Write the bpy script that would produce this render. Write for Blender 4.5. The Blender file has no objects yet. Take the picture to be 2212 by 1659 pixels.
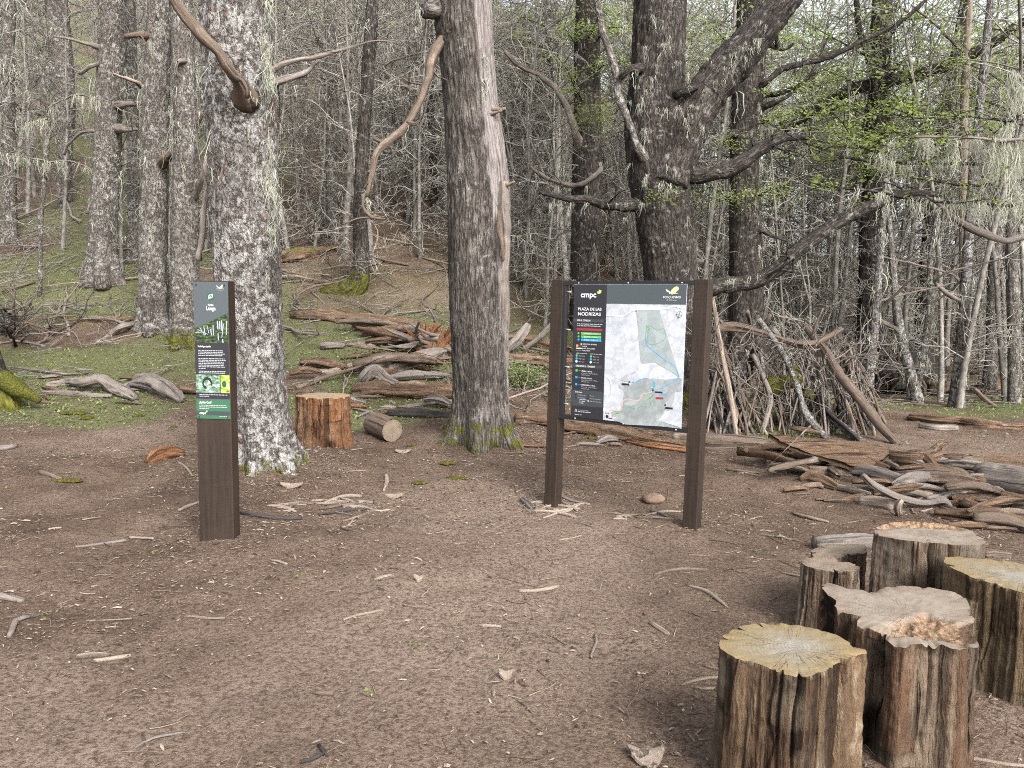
import bpy, math
import numpy as np
from mathutils import Vector, Matrix

# ------------------------------------------------------------------ camera, sky, sun, exposure
SC = bpy.context.scene
CAM_H, PITCH, ROLL = 1.55, math.radians(6.0), math.radians(1.0)
cam_d = bpy.data.cameras.new('camera'); cam = bpy.data.objects.new('camera', cam_d)
SC.collection.objects.link(cam); SC.camera = cam
cam_d.lens = 26; cam_d.sensor_width = 36; cam_d.clip_end = 600; cam_d.clip_start = .05
cam_d.dof.use_dof = False
ca, sa = math.cos(PITCH), math.sin(PITCH)
F = np.array([0, ca, -sa]); U0 = np.array([0, sa, ca]); R0 = np.array([1., 0, 0])
cr, sr = math.cos(ROLL), math.sin(ROLL)
R = R0 * cr - (-U0) * sr * 1.0; U = U0 * cr - R0 * sr       # camera rolled: picture content leans clockwise
R = R0 * cr + U0 * sr
cam.matrix_world = Matrix(((R[0], U[0], -F[0], 0), (R[1], U[1], -F[1], 0), (R[2], U[2], -F[2], CAM_H), (0, 0, 0, 1)))
FPX = 26 / 36 * 2212.0

SUN_EL, SUN_AZ = math.radians(38), math.radians(152)   # azimuth clockwise from +y (ahead): from the right, a little behind
world = bpy.data.worlds.new('World'); SC.world = world; world.use_nodes = True
wn = world.node_tree; wn.nodes.clear()
sky = wn.nodes.new('ShaderNodeTexSky'); sky.sky_type = 'NISHITA'; sky.sun_disc = False
sky.sun_elevation = SUN_EL; sky.sun_rotation = SUN_AZ; sky.dust_density = 4.0; sky.air_density = 1.0; sky.ozone_density = 1.0
hs = wn.nodes.new('ShaderNodeHueSaturation'); hs.inputs['Saturation'].default_value = 0.3
bg = wn.nodes.new('ShaderNodeBackground'); bg.inputs['Strength'].default_value = 0.15
wo = wn.nodes.new('ShaderNodeOutputWorld')
wn.links.new(sky.outputs[0], hs.inputs['Color']); wn.links.new(hs.outputs[0], bg.inputs[0]); wn.links.new(bg.outputs[0], wo.inputs[0])
sun_d = bpy.data.lights.new('sun', 'SUN'); sun = bpy.data.objects.new('sun', sun_d); SC.collection.objects.link(sun)
sun_d.energy = 1.5; sun_d.angle = math.radians(24); sun_d.color = (1, .985, .96)
sd = Vector((math.sin(SUN_AZ) * math.cos(SUN_EL), math.cos(SUN_AZ) * math.cos(SUN_EL), math.sin(SUN_EL)))
sun.rotation_euler = sd.to_track_quat('Z', 'Y').to_euler()
vs = SC.view_settings; vs.view_transform = 'Standard'; vs.look = 'None'; vs.gamma = 1; vs.exposure = 1.5; vs.use_curve_mapping = False
SC.render.engine = 'CYCLES'
SC.cycles.max_bounces = 4; SC.cycles.diffuse_bounces = 3; SC.cycles.glossy_bounces = 1; SC.cycles.transmission_bounces = 3; SC.cycles.transparent_max_bounces = 4
SC.cycles.use_denoising = False; SC.cycles.use_adaptive_sampling = True; SC.cycles.adaptive_threshold = .012; SC.cycles.pixel_filter_type = 'BLACKMAN_HARRIS'; SC.cycles.filter_width = 1.05; SC.cycles.caustics_reflective = False; SC.cycles.caustics_refractive = False

# ------------------------------------------------------------------ helpers: noise
rs = np.random.RandomState(7)
def hsh(ix, iy, iz, s):
    n = (ix.astype(np.int64) * 374761393 + iy.astype(np.int64) * 668265263 + iz.astype(np.int64) * 1440662683 + s * 974634541) & 0xffffffff
    n = ((n ^ (n >> 13)) * 1274126177) & 0xffffffff
    n = (n ^ (n >> 16)) & 0xffff
    return n / 32767.5 - 1
def vnoise(p, s=0):
    p = np.asarray(p, float); i = np.floor(p); f = p - i; f = f * f * (3 - 2 * f)
    ix, iy, iz = i[..., 0], i[..., 1], i[..., 2]; o = 0
    for a in (0, 1):
        for b in (0, 1):
            for c in (0, 1):
                w = (f[..., 0] if a else 1 - f[..., 0]) * (f[..., 1] if b else 1 - f[..., 1]) * (f[..., 2] if c else 1 - f[..., 2])
                o = o + w * hsh(ix + a, iy + b, iz + c, s)
    return o
def fbm(p, s=0, oc=4, g=.5):
    p = np.asarray(p, float); o = 0; a = 1
    for k in range(oc):
        o = o + a * vnoise(p, s + k); p = p * 2.03 + 11.3; a *= g
    return o
def sstep(a, b, x):
    t = np.clip((x - a) / (b - a), 0, 1); return t * t * (3 - 2 * t)

# ------------------------------------------------------------------ terrain and pixel helpers (pixels: the photograph at 2212 x 1659)
MOUNDS = []
def hz(x, y, fine=True):
    x = np.asarray(x, float); y = np.asarray(y, float)
    u = x / np.maximum(y, 4)
    wl = sstep(.42, -.1, u)
    t = np.clip(y - 7.2, 0, 7.8)
    rise = .032 * t * t + .5 * np.clip(np.minimum(y, 75) - 15, 0, None)
    rr = .012 * np.clip(y - 10, 0, None) + .1 * np.clip(np.minimum(y, 90) - 17, 0, None)
    z = wl * rise + (1 - wl) * rr
    for (mx, my, mr, mh) in MOUNDS:
        z = z + mh * np.exp(-((x - mx) ** 2 + (y - my) ** 2) / mr ** 2)
    p = np.stack([x, y, x * 0], -1)
    z = z + .035 * fbm(p * .9, 3, 3) * sstep(2, 6, y) + .12 * vnoise(p * .35, 9) * sstep(9, 16, y)
    if fine: z = z + .011 * fbm(p * 5, 5, 3)
    return z
def ray(px, py):
    d = F + R * (px - 1106) / FPX + U * (829.5 - py) / FPX
    return d
def hz0(x, y):
    u = x / max(y, 4); t = min(max((u - .42) / (-.52), 0), 1); wl = t * t * (3 - 2 * t); q = min(max(y - 7.2, 0), 7.8)
    z = wl * (.032 * q * q + .5 * max(min(y, 75) - 15, 0)) + (1 - wl) * (.012 * max(y - 10, 0) + .1 * max(min(y, 90) - 17, 0))
    for (mx, my, mr, mh) in MOUNDS: z += mh * math.exp(-min(60, ((x - mx) ** 2 + (y - my) ** 2) / mr ** 2))
    return z
def G(px, py):                       # ground point seen at a pixel
    d = [float(v) for v in ray(px, py)]; t0, t, c = 0.5, 0.5, 0.
    for rnd in range(3):
        t0, t = (.5, .5) if rnd == 0 else (t * .93, t * .93)
        while t < 150:
            if CAM_H + d[2] * t < hz0(d[0] * t, d[1] * t) + c: break
            t0 = t; t *= 1.02
        for _ in range(22):
            m = (t0 + t) / 2
            if CAM_H + d[2] * m < hz0(d[0] * m, d[1] * m) + c: t = m
            else: t0 = m
        c = float(hz(d[0] * t, d[1] * t, False)) - hz0(d[0] * t, d[1] * t)
    return np.array([d[0] * t, d[1] * t, CAM_H + d[2] * t])
def Pd(px, py, dy):                  # point of a pixel's ray at world distance y = dy
    d = ray(px, py); q = d * (dy / d[1]); return np.array([q[0], q[1], CAM_H + q[2]])
def Pz(px, py, z):                   # point of a pixel's ray at height z
    d = ray(px, py); q = d * ((z - CAM_H) / d[2]); return np.array([q[0], q[1], CAM_H + q[2]])
def Pp(px, py, o, n):                # point of a pixel's ray on a plane
    d = ray(px, py); c = np.array([0, 0, CAM_H]); t = np.dot(np.asarray(o) - c, n) / np.dot(d, n); return c + d * t
def wpx(w, dy): return w * dy / FPX  # pixel width at a distance -> metres
def at(x, y): return np.array([x, y, float(hz(x, y, False))])
Z4 = lambda x, y: (x / 3, 553 + y / 3)
Z5 = lambda x, y: (737.3 + x / 3, 553 + y / 3)
Z6 = lambda x, y: (1474.6 + x / 3, 553 + y / 3)
Z8 = lambda x, y: (1474.6 + x / 3, 1106 + y / 3)
Z1 = lambda x, y: (x / 3, y / 3)
Z2 = lambda x, y: (737.3 + x / 3, y / 3)
Z3 = lambda x, y: (1474.6 + x / 3, y / 3)
for (px, py, mr, mh) in ((575, 1010, .75, .13), (1045, 950, .8, .12), (472, 1155, .35, .03)):
    q = G(px, py); MOUNDS.append((q[0], q[1] + .1, mr, mh))

# ------------------------------------------------------------------ helpers: meshes
COL = SC.collection
class MB:
    def __init__(s): s.V = []; s.P = []; s.B = []; s.C = []; s.n = 0
    def add(s, v, faces, bc=None, col=None):
        v = np.asarray(v, float).reshape(-1, 3); m = len(v)
        s.V.append(v); s.B.append(v if bc is None else np.asarray(bc, float))
        s.C.append(np.zeros((m, 4)) if col is None else np.broadcast_to(np.asarray(col, float), (m, 4)))
        for f in faces:
            f = np.asarray(f, int)
            if len(f): s.P.append(f + s.n)
        s.n += m
    def mesh(s, name, mat, origin=(0, 0, 0), smooth=True):
        me = bpy.data.meshes.new(name)
        if s.n:
            v = np.concatenate(s.V) - np.asarray(origin); me.vertices.add(len(v)); me.vertices.foreach_set('co', v.ravel().astype(np.float32))
            nl = sum(p.size for p in s.P); npoly = sum(len(p) for p in s.P)
            me.loops.add(nl); me.polygons.add(npoly)
            me.loops.foreach_set('vertex_index', np.concatenate([p.ravel() for p in s.P]).astype(np.int32))
            tot = np.concatenate([np.full(len(p), p.shape[1], np.int32) for p in s.P])
            st = np.concatenate([[0], np.cumsum(tot)[:-1]]).astype(np.int32)
            me.polygons.foreach_set('loop_start', st)
            try: me.polygons.foreach_set('loop_total', tot)
            except Exception: pass
            me.polygons.foreach_set('use_smooth', np.full(npoly, smooth))
            a = me.attributes.new('bc', 'FLOAT_VECTOR', 'POINT'); a.data.foreach_set('vector', np.concatenate(s.B).ravel().astype(np.float32))
            c = me.attributes.new('col', 'FLOAT_COLOR', 'POINT'); c.data.foreach_set('color', np.concatenate(s.C).ravel().astype(np.float32))
            me.update(calc_edges=True); me.validate()
        me.materials.append(mat); return me
    def build(s, name, mat, parent=None, origin=(0, 0, 0), smooth=True):
        o = bpy.data.objects.new(name, s.mesh(name, mat, origin, smooth)); COL.objects.link(o)
        if parent is not None: o.parent = parent
        else: o.location = origin
        return o
def tag(o, label=None, cat=None, group=None, kind=None):
    if label: o['label'] = label
    if cat: o['category'] = cat
    if group: o['group'] = group
    if kind: o['kind'] = kind
    return o
def thing(name, label, cat, loc=(0, 0, 0), group=None, rotz=0):
    o = bpy.data.objects.new(name, None); COL.objects.link(o); o.location = loc; o.rotation_euler = (0, 0, rotz); o.empty_display_size = .1
    return tag(o, label, cat, group)
def spline(pts, step):
    """Catmull-Rom resample of points (any columns; first three are xyz)"""
    p = np.asarray(pts, float)
    if len(p) < 2: return p
    p = np.vstack([2 * p[0] - p[1], p, 2 * p[-1] - p[-2]]); out = []
    for i in range(1, len(p) - 2):
        a, b, c, d = p[i - 1], p[i], p[i + 1], p[i + 2]
        n = max(1, int(np.ceil(np.linalg.norm((c - b)[:3]) / step)))
        t = (np.arange(n) / n)[:, None]
        out.append(.5 * ((2 * b) + (c - a) * t + (2 * a - 5 * b + 4 * c - d) * t ** 2 + (3 * b - a - 3 * c + d) * t ** 3))
    out.append(p[-2][None]); return np.vstack(out)
def tube(mb, path, rad, sides=8, disp=None, seed=0, cap=True, col=None, ends=None):
    p = np.asarray(path, float); n = len(p); rad = np.maximum(np.broadcast_to(np.asarray(rad, float), (n,)), 1e-4)
    T = np.gradient(p, axis=0); T /= np.linalg.norm(T, axis=1)[:, None] + 1e-9
    a = np.array([1., 0, 0]) if abs(T[0][0]) < .8 else np.array([0, 1., 0])
    N = np.zeros_like(p); v = a - T[0] * a.dot(T[0]); v /= np.linalg.norm(v)
    for i in range(n):
        v = v - T[i] * v.dot(T[i]); v /= np.linalg.norm(v) + 1e-9; N[i] = v
    B = np.cross(T, N)
    s = np.concatenate([[0], np.cumsum(np.linalg.norm(np.diff(p, axis=0), axis=1))])
    th = np.arange(sides) * 2 * np.pi / sides
    ct, st = np.cos(th), np.sin(th)
    rm = max(rad.mean(), .01)
    off = np.array([(seed * 7.13) % 31, (seed * 3.77) % 29, (seed * 1.91) % 23])
    bc = np.stack([np.broadcast_to(rm * ct, (n, sides)), np.broadcast_to(rm * st, (n, sides)), np.broadcast_to(s[:, None], (n, sides))], -1)
    r = np.broadcast_to(rad[:, None], (n, sides)).copy()
    if disp is not None: r = r + disp(bc, np.broadcast_to(th, (n, sides)), r, np.broadcast_to(s[:, None], (n, sides)), s[-1])
    v = p[:, None] + r[..., None] * (ct[None, :, None] * N[:, None] + st[None, :, None] * B[:, None])
    i = np.arange(n - 1)[:, None] * sides; j = np.arange(sides)[None]; j2 = (j + 1) % sides
    q = np.stack([i + j, i + j2, i + sides + j2, i + sides + j], -1).reshape(-1, 4)
    c = None
    if callable(col): c = col(bc, np.broadcast_to(th, (n, sides)), s, v).reshape(-1, 4)
    elif col is not None: c = np.broadcast_to(np.asarray(col, float), (n * sides, 4))
    V = v.reshape(-1, 3); BC = (bc + off).reshape(-1, 3); fs = [q]
    if cap:
        m = len(V); V = np.vstack([V, p[0] - T[0] * rad[0] * .15, p[-1] + T[-1] * rad[-1] * .15]); BC = np.vstack([BC, off, off + [0, 0, s[-1]]])
        if c is not None: c = np.vstack([c, c[0], c[-1]])
        jj = np.arange(sides); k = (n - 1) * sides
        fs += [np.stack([np.full(sides, m), (jj + 1) % sides, jj], -1), np.stack([np.full(sides, m + 1), k + jj, k + (jj + 1) % sides], -1)]
    mb.add(V, fs, BC, c); return p, N, B, v
def strips(th, s, n, fl, seed):
    """split-wood facets: one value per long splinter, -1..1"""
    a = th / (2 * np.pi) * n + .5 * vnoise(np.stack([np.cos(th) * 3, np.sin(th) * 3, s * 2.2], -1), seed + 1); i = np.floor(a) % n
    j = np.floor(s * fl + 3 * hsh(i, i * 0, i * 0, seed + 2)); return hsh(i, j, i * 0 + 5, seed)
def walk(start, d, length, n, wob, up=0., rg=rs):
    """crooked path"""
    p = [np.asarray(start, float)]; d = np.asarray(d, float); d = d / np.linalg.norm(d)
    for i in range(n):
        d = d + rg.normal(0, wob, 3) + np.array([0, 0, up]); d /= np.linalg.norm(d); p.append(p[-1] + d * length / n)
    return np.array(p)
def beard(mb, pos, L, spread, n, w=.005, rg=rs):
    """tangled tuft of old man's beard; pos one point or an array"""
    pos = np.atleast_2d(pos); m = len(pos) * n; base = np.repeat(pos, n, 0) + rg.normal(0, spread, (m, 3)) * [1, 1, .5]
    l = L * rg.uniform(.12, 1.0, m) ** 1.7; az = rg.uniform(0, 2 * np.pi, m); wd = np.stack([np.cos(az), np.sin(az), az * 0], -1)
    K = 5; t = np.arange(K) / (K - 1.); sway = rg.normal(0, .3, (m, 2)) + rg.normal(0, .1, 2)
    z = -l[:, None] * (t + .1 * np.sin(t * 5 + az[:, None])); xy = sway[:, None] * (t * (1.15 - .5 * t))[None, :, None] * l[:, None, None] + rg.normal(0, .075, (m, K, 2)) * l[:, None, None] * (t > 0)[None, :, None]
    c = base[:, None] + np.concatenate([xy, z[..., None]], -1)
    hw = (w * (1 - .7 * t))[None, :, None] * wd[:, None] * rg.uniform(.4, 1.3, (m, 1, 1))
    v = np.stack([c - hw, c + hw], 2).reshape(-1, 3)
    i = (np.arange(m)[:, None] * K + np.arange(K - 1)[None]) * 2
    q = np.stack([i, i + 1, i + 3, i + 2], -1).reshape(-1, 4)
    mb.add(v, [q], col=np.repeat(np.stack([rg.uniform(0, 1, m)] * 3 + [np.ones(m)], -1), K * 2, 0))
def leaves(mb, pos, size, flat=.35, rg=rs):
    """one small folded leaf per position"""
    pos = np.atleast_2d(pos); m = len(pos); az = rg.uniform(0, 2 * np.pi, m)
    a = np.stack([np.cos(az), np.sin(az), rg.normal(0, flat, m)], -1); b = np.stack([-np.sin(az), np.cos(az), rg.normal(0, flat, m)], -1)
    s = (size * rg.uniform(.6, 1.3, m))[:, None]
    dz = np.array([0, 0, 1.]) * s * .12
    v = np.stack([pos - a * s * .55, pos + b * s * .34 + dz, pos + a * s * .55, pos - b * s * .34 + dz], 1).reshape(-1, 3)
    i = np.arange(m)[:, None] * 4; t = np.concatenate([i + [0, 1, 2], i + [0, 2, 3]], 0)
    mb.add(v, [t], col=np.repeat(np.stack([rg.uniform(0, 1, m)] * 3 + [np.ones(m)], -1), 4, 0))
def boxv(x0, x1, y0, y1, z0, z1):
    v = np.array([[x, y, z] for z in (z0, z1) for y in (y0, y1) for x in (x0, x1)], float)
    f = np.array([[0, 2, 3, 1], [4, 5, 7, 6], [0, 1, 5, 4], [2, 6, 7, 3], [0, 4, 6, 2], [1, 3, 7, 5]]); return v, f

# ------------------------------------------------------------------ helpers: materials
class NT:
    def __init__(s, name):
        s.m = bpy.data.materials.new(name); s.m.use_nodes = True; s.t = s.m.node_tree; s.t.nodes.clear()
        s.out = s.t.nodes.new('ShaderNodeOutputMaterial')
    def n(s, ty, ins=None, **pr):
        nd = s.t.nodes.new(ty)
        for k, v in pr.items(): setattr(nd, k, v)
        for k, v in (ins or {}).items(): s.set(nd.inputs[k], v)
        return nd
    def set(s, sock, v):
        if isinstance(v, bpy.types.NodeSocket): s.t.links.new(v, sock)
        elif isinstance(v, bpy.types.Node): s.t.links.new(v.outputs[0], sock)
        else:
            if isinstance(v, (tuple, list)) and len(v) == 3 and sock.type == 'RGBA': v = (*v, 1)
            sock.default_value = v
    def attr(s, name, out): a = s.n('ShaderNodeAttribute', attribute_name=name); return a.outputs[out]
    def mapv(s, v, sc): return s.n('ShaderNodeVectorMath', {0: v, 1: sc}, operation='MULTIPLY').outputs[0]
    def addv(s, a, b): return s.n('ShaderNodeVectorMath', {0: a, 1: b}, operation='ADD').outputs[0]
    def noise(s, v, sc, det=4, ro=.55, out=0): return s.n('ShaderNodeTexNoise', {'Vector': v, 'Scale': sc, 'Detail': det, 'Roughness': ro}).outputs[out]
    def vor(s, v, sc, feat='DISTANCE_TO_EDGE', out=0): return s.n('ShaderNodeTexVoronoi', {'Vector': v, 'Scale': sc}, feature=feat).outputs[out]
    def math(s, op, a, b=0., clamp=False):
        nd = s.n('ShaderNodeMath', {0: a, 1: b}, operation=op); nd.use_clamp = clamp; return nd.outputs[0]
    def ramp(s, f, stops, interp='LINEAR'):
        r = s.n('ShaderNodeValToRGB', {0: f}); e = r.color_ramp.elements; r.color_ramp.interpolation = interp
        while len(e) < len(stops): e.new(1)
        for x, (p, c) in zip(e, stops):
            x.position = p; x.color = (c, c, c, 1) if isinstance(c, (int, float)) else (*c, 1)
        return r.outputs[0]
    def mix(s, f, a, b, mode='MIX'):
        nd = s.n('ShaderNodeMix', data_type='RGBA', blend_type=mode); s.set(nd.inputs[0], f); s.set(nd.inputs[6], a); s.set(nd.inputs[7], b); return nd.outputs[2]
    def bump(s, h, st, dist=.01): return s.n('ShaderNodeBump', {'Height': h, 'Strength': st, 'Distance': dist}).outputs[0]
    def pbr(s, col, ro=.85, nrm=None, spec=.25, metal=0., **kw):
        p = s.n('ShaderNodeBsdfPrincipled', {'Base Color': col, 'Roughness': ro, 'Metallic': metal, 'Specular IOR Level': spec})
        if nrm is not None: s.set(p.inputs['Normal'], nrm)
        s.t.links.new(p.outputs[0], s.out.inputs[0]); return s.m

def bark(name, dark, mid, light, lich=.5, lcol=(.5, .5, .47), sc=1., strips=.3, wood=False, bumpd=.02, red=0., lsc=15.):
    """furrowed bark: long cracks from ridged noise, flaky patches, crust lichen; strips < 1 draws it out along the trunk"""
    t = NT(name); bc = t.attr('bc', 'Vector'); cm = t.n('ShaderNodeSeparateColor', {0: t.attr('col', 'Color')})
    oi = t.n('ShaderNodeObjectInfo'); bc = t.addv(bc, t.mapv(oi.outputs['Location'], (3.1, 2.3, 1.7)))
    st = t.mapv(bc, (1, 1, strips))
    na = t.noise(st, 30 * sc, 4, .6); nb = t.noise(st, 75 * sc, 4, .65)
    crack = t.math('ABSOLUTE', t.math('SUBTRACT', na, .5))
    n1 = t.noise(t.mapv(bc, (1, 1, .6)), 4 * sc, 5, .65)
    c = t.ramp(t.math('ADD', t.math('MULTIPLY', n1, .45), t.math('MULTIPLY', nb, .55)), [(.34, dark), (.5, mid), (.66, light)])
    if red: c = t.mix(t.ramp(t.noise(t.mapv(bc, (1, 1, .4)), 3.3, 4, .6), [(.58, 0), (.66, red)]), c, (.17, .085, .06))
    c = t.mix(t.ramp(crack, [(0, .85), (.025, .5), (.06, 0)]), c, dark)
    if lich > 0:
        lm = t.ramp(t.noise(bc, lsc * sc, 8, .74), [(.62 - .15 * lich, 0), (.67 - .15 * lich, 1)])
        lm = t.math('MULTIPLY', lm, t.ramp(t.noise(bc, 2.4, 4, .6), [(.36, .12), (.56, 1)])); lm = t.math('MULTIPLY', lm, t.ramp(crack, [(.0, .2), (.03, 1)]))
        c = t.mix(t.math('MULTIPLY', lm, .8), c, t.mix(nb, [x * .7 for x in lcol], [x * 1.15 for x in lcol]))
    if wood:
        sw = t.noise(t.mapv(bc, (1, 1, .045)), 60, 5, .65)
        wcol = t.ramp(sw, [(.3, (.035, .026, .023)), (.43, (.13, .108, .1)), (.57, (.235, .215, .21)), (.75, (.14, .105, .085))])
        c = t.mix(cm.outputs[0], c, wcol)
    mm = t.ramp(t.math('ADD', cm.outputs[1], t.math('MULTIPLY', t.math('SUBTRACT', t.noise(bc, 12, 5, .65), .5), 1.3)), [(.45, 0), (.6, 1)])
    c = t.mix(mm, c, t.ramp(nb, [(.35, (.035, .038, .008)), (.65, (.13, .125, .025))]))
    h = t.math('ADD', t.math('MULTIPLY', t.ramp(crack, [(0, 0), (.1, 1)]), .8), t.math('MULTIPLY', nb, 1.2))
    if wood: h = t.math('MULTIPLY', h, t.math('SUBTRACT', 1., t.math('MULTIPLY', cm.outputs[0], .7)))
    return t.pbr(c, .9, t.bump(h, .9, bumpd), .12)

def wood(name, stops, sc=1., stretch=.06, bumpd=.008, rot=0., objr=.25):
    """weathered or rotten wood, streaked along the length; stops = colours dark..light"""
    t = NT(name); bc = t.attr('bc', 'Vector'); oi = t.n('ShaderNodeObjectInfo')
    bc = t.addv(bc, t.mapv(oi.outputs['Location'], (2.3, 4.1, 1.3)))
    bw = t.addv(bc, t.mapv(t.noise(bc, 6, 2, out=1), (.03, .03, .03)))
    s1 = t.noise(t.mapv(bw, (1, 1, stretch)), 62 * sc, 6, .74); s2 = t.noise(t.mapv(bw, (1, 1, stretch * 3)), 130 * sc, 3, .6); b = t.noise(bc, 4 * sc, 4, .6)
    cm = t.n('ShaderNodeSeparateColor', {0: t.attr('col', 'Color')}); s1 = t.math('ADD', s1, t.math('MULTIPLY', cm.outputs[0], .13))
    k = len(stops); c = t.ramp(s1, [(.27 + .46 * i / (k - 1), x) for i, x in enumerate(stops)])
    c = t.mix(t.ramp(b, [(.42, 0), (.62, .6)]), c, t.ramp(s1, [(.3 + .4 * i / (k - 1), x) for i, x in enumerate(stops[::-1])]))
    cr = t.ramp(t.noise(t.mapv(bw, (1, 1, stretch * .6)), 22 * sc, 4, .5), [(.36, 1), (.42, 0)])
    c = t.mix(t.math('MULTIPLY', cr, .75), c, stops[0])
    hsv = t.n('ShaderNodeHueSaturation', {'Color': c, 'Value': t.math('ADD', 1 - objr / 2, t.math('MULTIPLY', oi.outputs['Random'], objr))})
    mm = t.ramp(t.math('ADD', cm.outputs[1], t.math('MULTIPLY', t.math('SUBTRACT', t.noise(bc, 10, 5, .65), .5), 1.2)), [(.45, 0), (.6, 1)])
    c = t.mix(mm, hsv.outputs[0], t.ramp(t.noise(bc, 90, 3), [(.3, (.05, .055, .01)), (.7, (.16, .16, .03))]))
    h = t.math('SUBTRACT', t.math('ADD', t.math('MULTIPLY', s1, 1.6), t.math('MULTIPLY', s2, .6)), cr)
    return t.pbr(c, .88, t.bump(h, .8, bumpd), .15)

def plain(name, col, ro=.6, spec=.3, metal=0.): return NT(name).pbr(col, ro, None, spec, metal)
def foliage(name, c0, c1, tr=.5, tcol=None):
    t = NT(name); v = t.n('ShaderNodeSeparateColor', {0: t.attr('col', 'Color')}).outputs[0]
    c = t.ramp(v, [(0, c0), (1, c1)])
    d = t.n('ShaderNodeBsdfDiffuse', {'Color': c}); tl = t.n('ShaderNodeBsdfTranslucent', {'Color': t.mix(1., c, tcol or (1.6, 1.6, 1.2), 'MULTIPLY')})
    mx = t.n('ShaderNodeMixShader', {0: tr, 1: d, 2: tl}); t.t.links.new(mx.outputs[0], t.out.inputs[0]); return t.m

M = {}
M['bark_birch'] = bark('bark_lichen_white', (0.03213, 0.02642, 0.02356), (0.1179, 0.1014, 0.09139), (0.2071, 0.1871, 0.1735), 1.0, (0.3927, 0.3856, 0.3713), .9, .42, red=.5, lsc=17.)
M['bark_shag'] = bark('bark_shaggy_grey', (0.02254, 0.01856, 0.01658), (0.09945, 0.08619, 0.07625), (0.2188, 0.197, 0.1777), .3, (0.2917, 0.2851, 0.2718), 1., .12, wood=True)
M['bark_dark'] = bark('bark_dark', (0.0124, 0.01023, 0.00899), (0.0527, 0.04402, 0.03906), (0.124, 0.1066, 0.0961), .5, (0.2356, 0.2294, 0.2108), .85, .2)
M['bark_grey'] = bark('bark_grey', (0.041, 0.03526, 0.03116), (0.1476, 0.1296, 0.1148), (0.2706, 0.246, 0.2214), .7, (0.41, 0.4018, 0.3772), .8, .35)
def simple_bark(name, a, b, c):
    t = NT(name); bc = t.attr('bc', 'Vector'); oi = t.n('ShaderNodeObjectInfo'); n = t.noise(t.mapv(bc, (1, 1, .4)), 22, 4, .7)
    return t.pbr(t.mix(1., t.ramp(n, [(.32, a), (.5, b), (.68, c)]), t.ramp(oi.outputs['Random'], [(0, .7), (1, 1.2)]), 'MULTIPLY'), .92, None, .1)
M['bark_thin'] = simple_bark('bark_sapling', (.085, .076, .067), (.19, .175, .157), (.31, .295, .265))
M['dead_pale'] = wood('deadwood_pale', [(0.048, 0.036, 0.0288), (0.176, 0.136, 0.108), (0.288, 0.236, 0.192), (0.4, 0.344, 0.288)])
M['dead_grey'] = wood('deadwood_grey', [(0.036, 0.0296, 0.0256), (0.12, 0.1, 0.0864), (0.208, 0.18, 0.16), (0.304, 0.272, 0.24)])
M['dead_brown'] = wood('deadwood_brown', [(0.0224, 0.016, 0.0128), (0.092, 0.0664, 0.0512), (0.168, 0.128, 0.1), (0.28, 0.232, 0.188)])
M['dead_dark'] = wood('deadwood_charred', [(.01, .009, .009), (.03, .026, .024), (.06, .052, .048), (.1, .088, .08)])
M['rotten'] = wood('rotten_wood', [(0.02, 0.012, 0.008), (0.104, 0.064, 0.0416), (0.2, 0.132, 0.088), (0.336, 0.264, 0.2)], 1., .07, .03)
M['rot_orange'] = wood('rotten_orange_wood', [(0.024, 0.0112, 0.0064), (0.128, 0.056, 0.0272), (0.24, 0.12, 0.06), (0.352, 0.232, 0.144)], 1., .05, .03)
M['twig'] = simple_bark('twig_bark', (.1, .091, .081), (.225, .209, .187), (.37, .35, .315))
M['lichen'] = foliage('old_mans_beard', (0.324, 0.333, 0.27), (0.558, 0.558, 0.468), .4, (1, 1, .94))
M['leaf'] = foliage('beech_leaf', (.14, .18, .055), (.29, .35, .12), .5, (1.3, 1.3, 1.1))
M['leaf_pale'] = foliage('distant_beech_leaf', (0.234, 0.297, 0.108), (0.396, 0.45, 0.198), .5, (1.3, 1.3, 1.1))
M['herb'] = foliage('ground_herb', (.08, .11, .035), (.25, .3, .11), .3)

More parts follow.
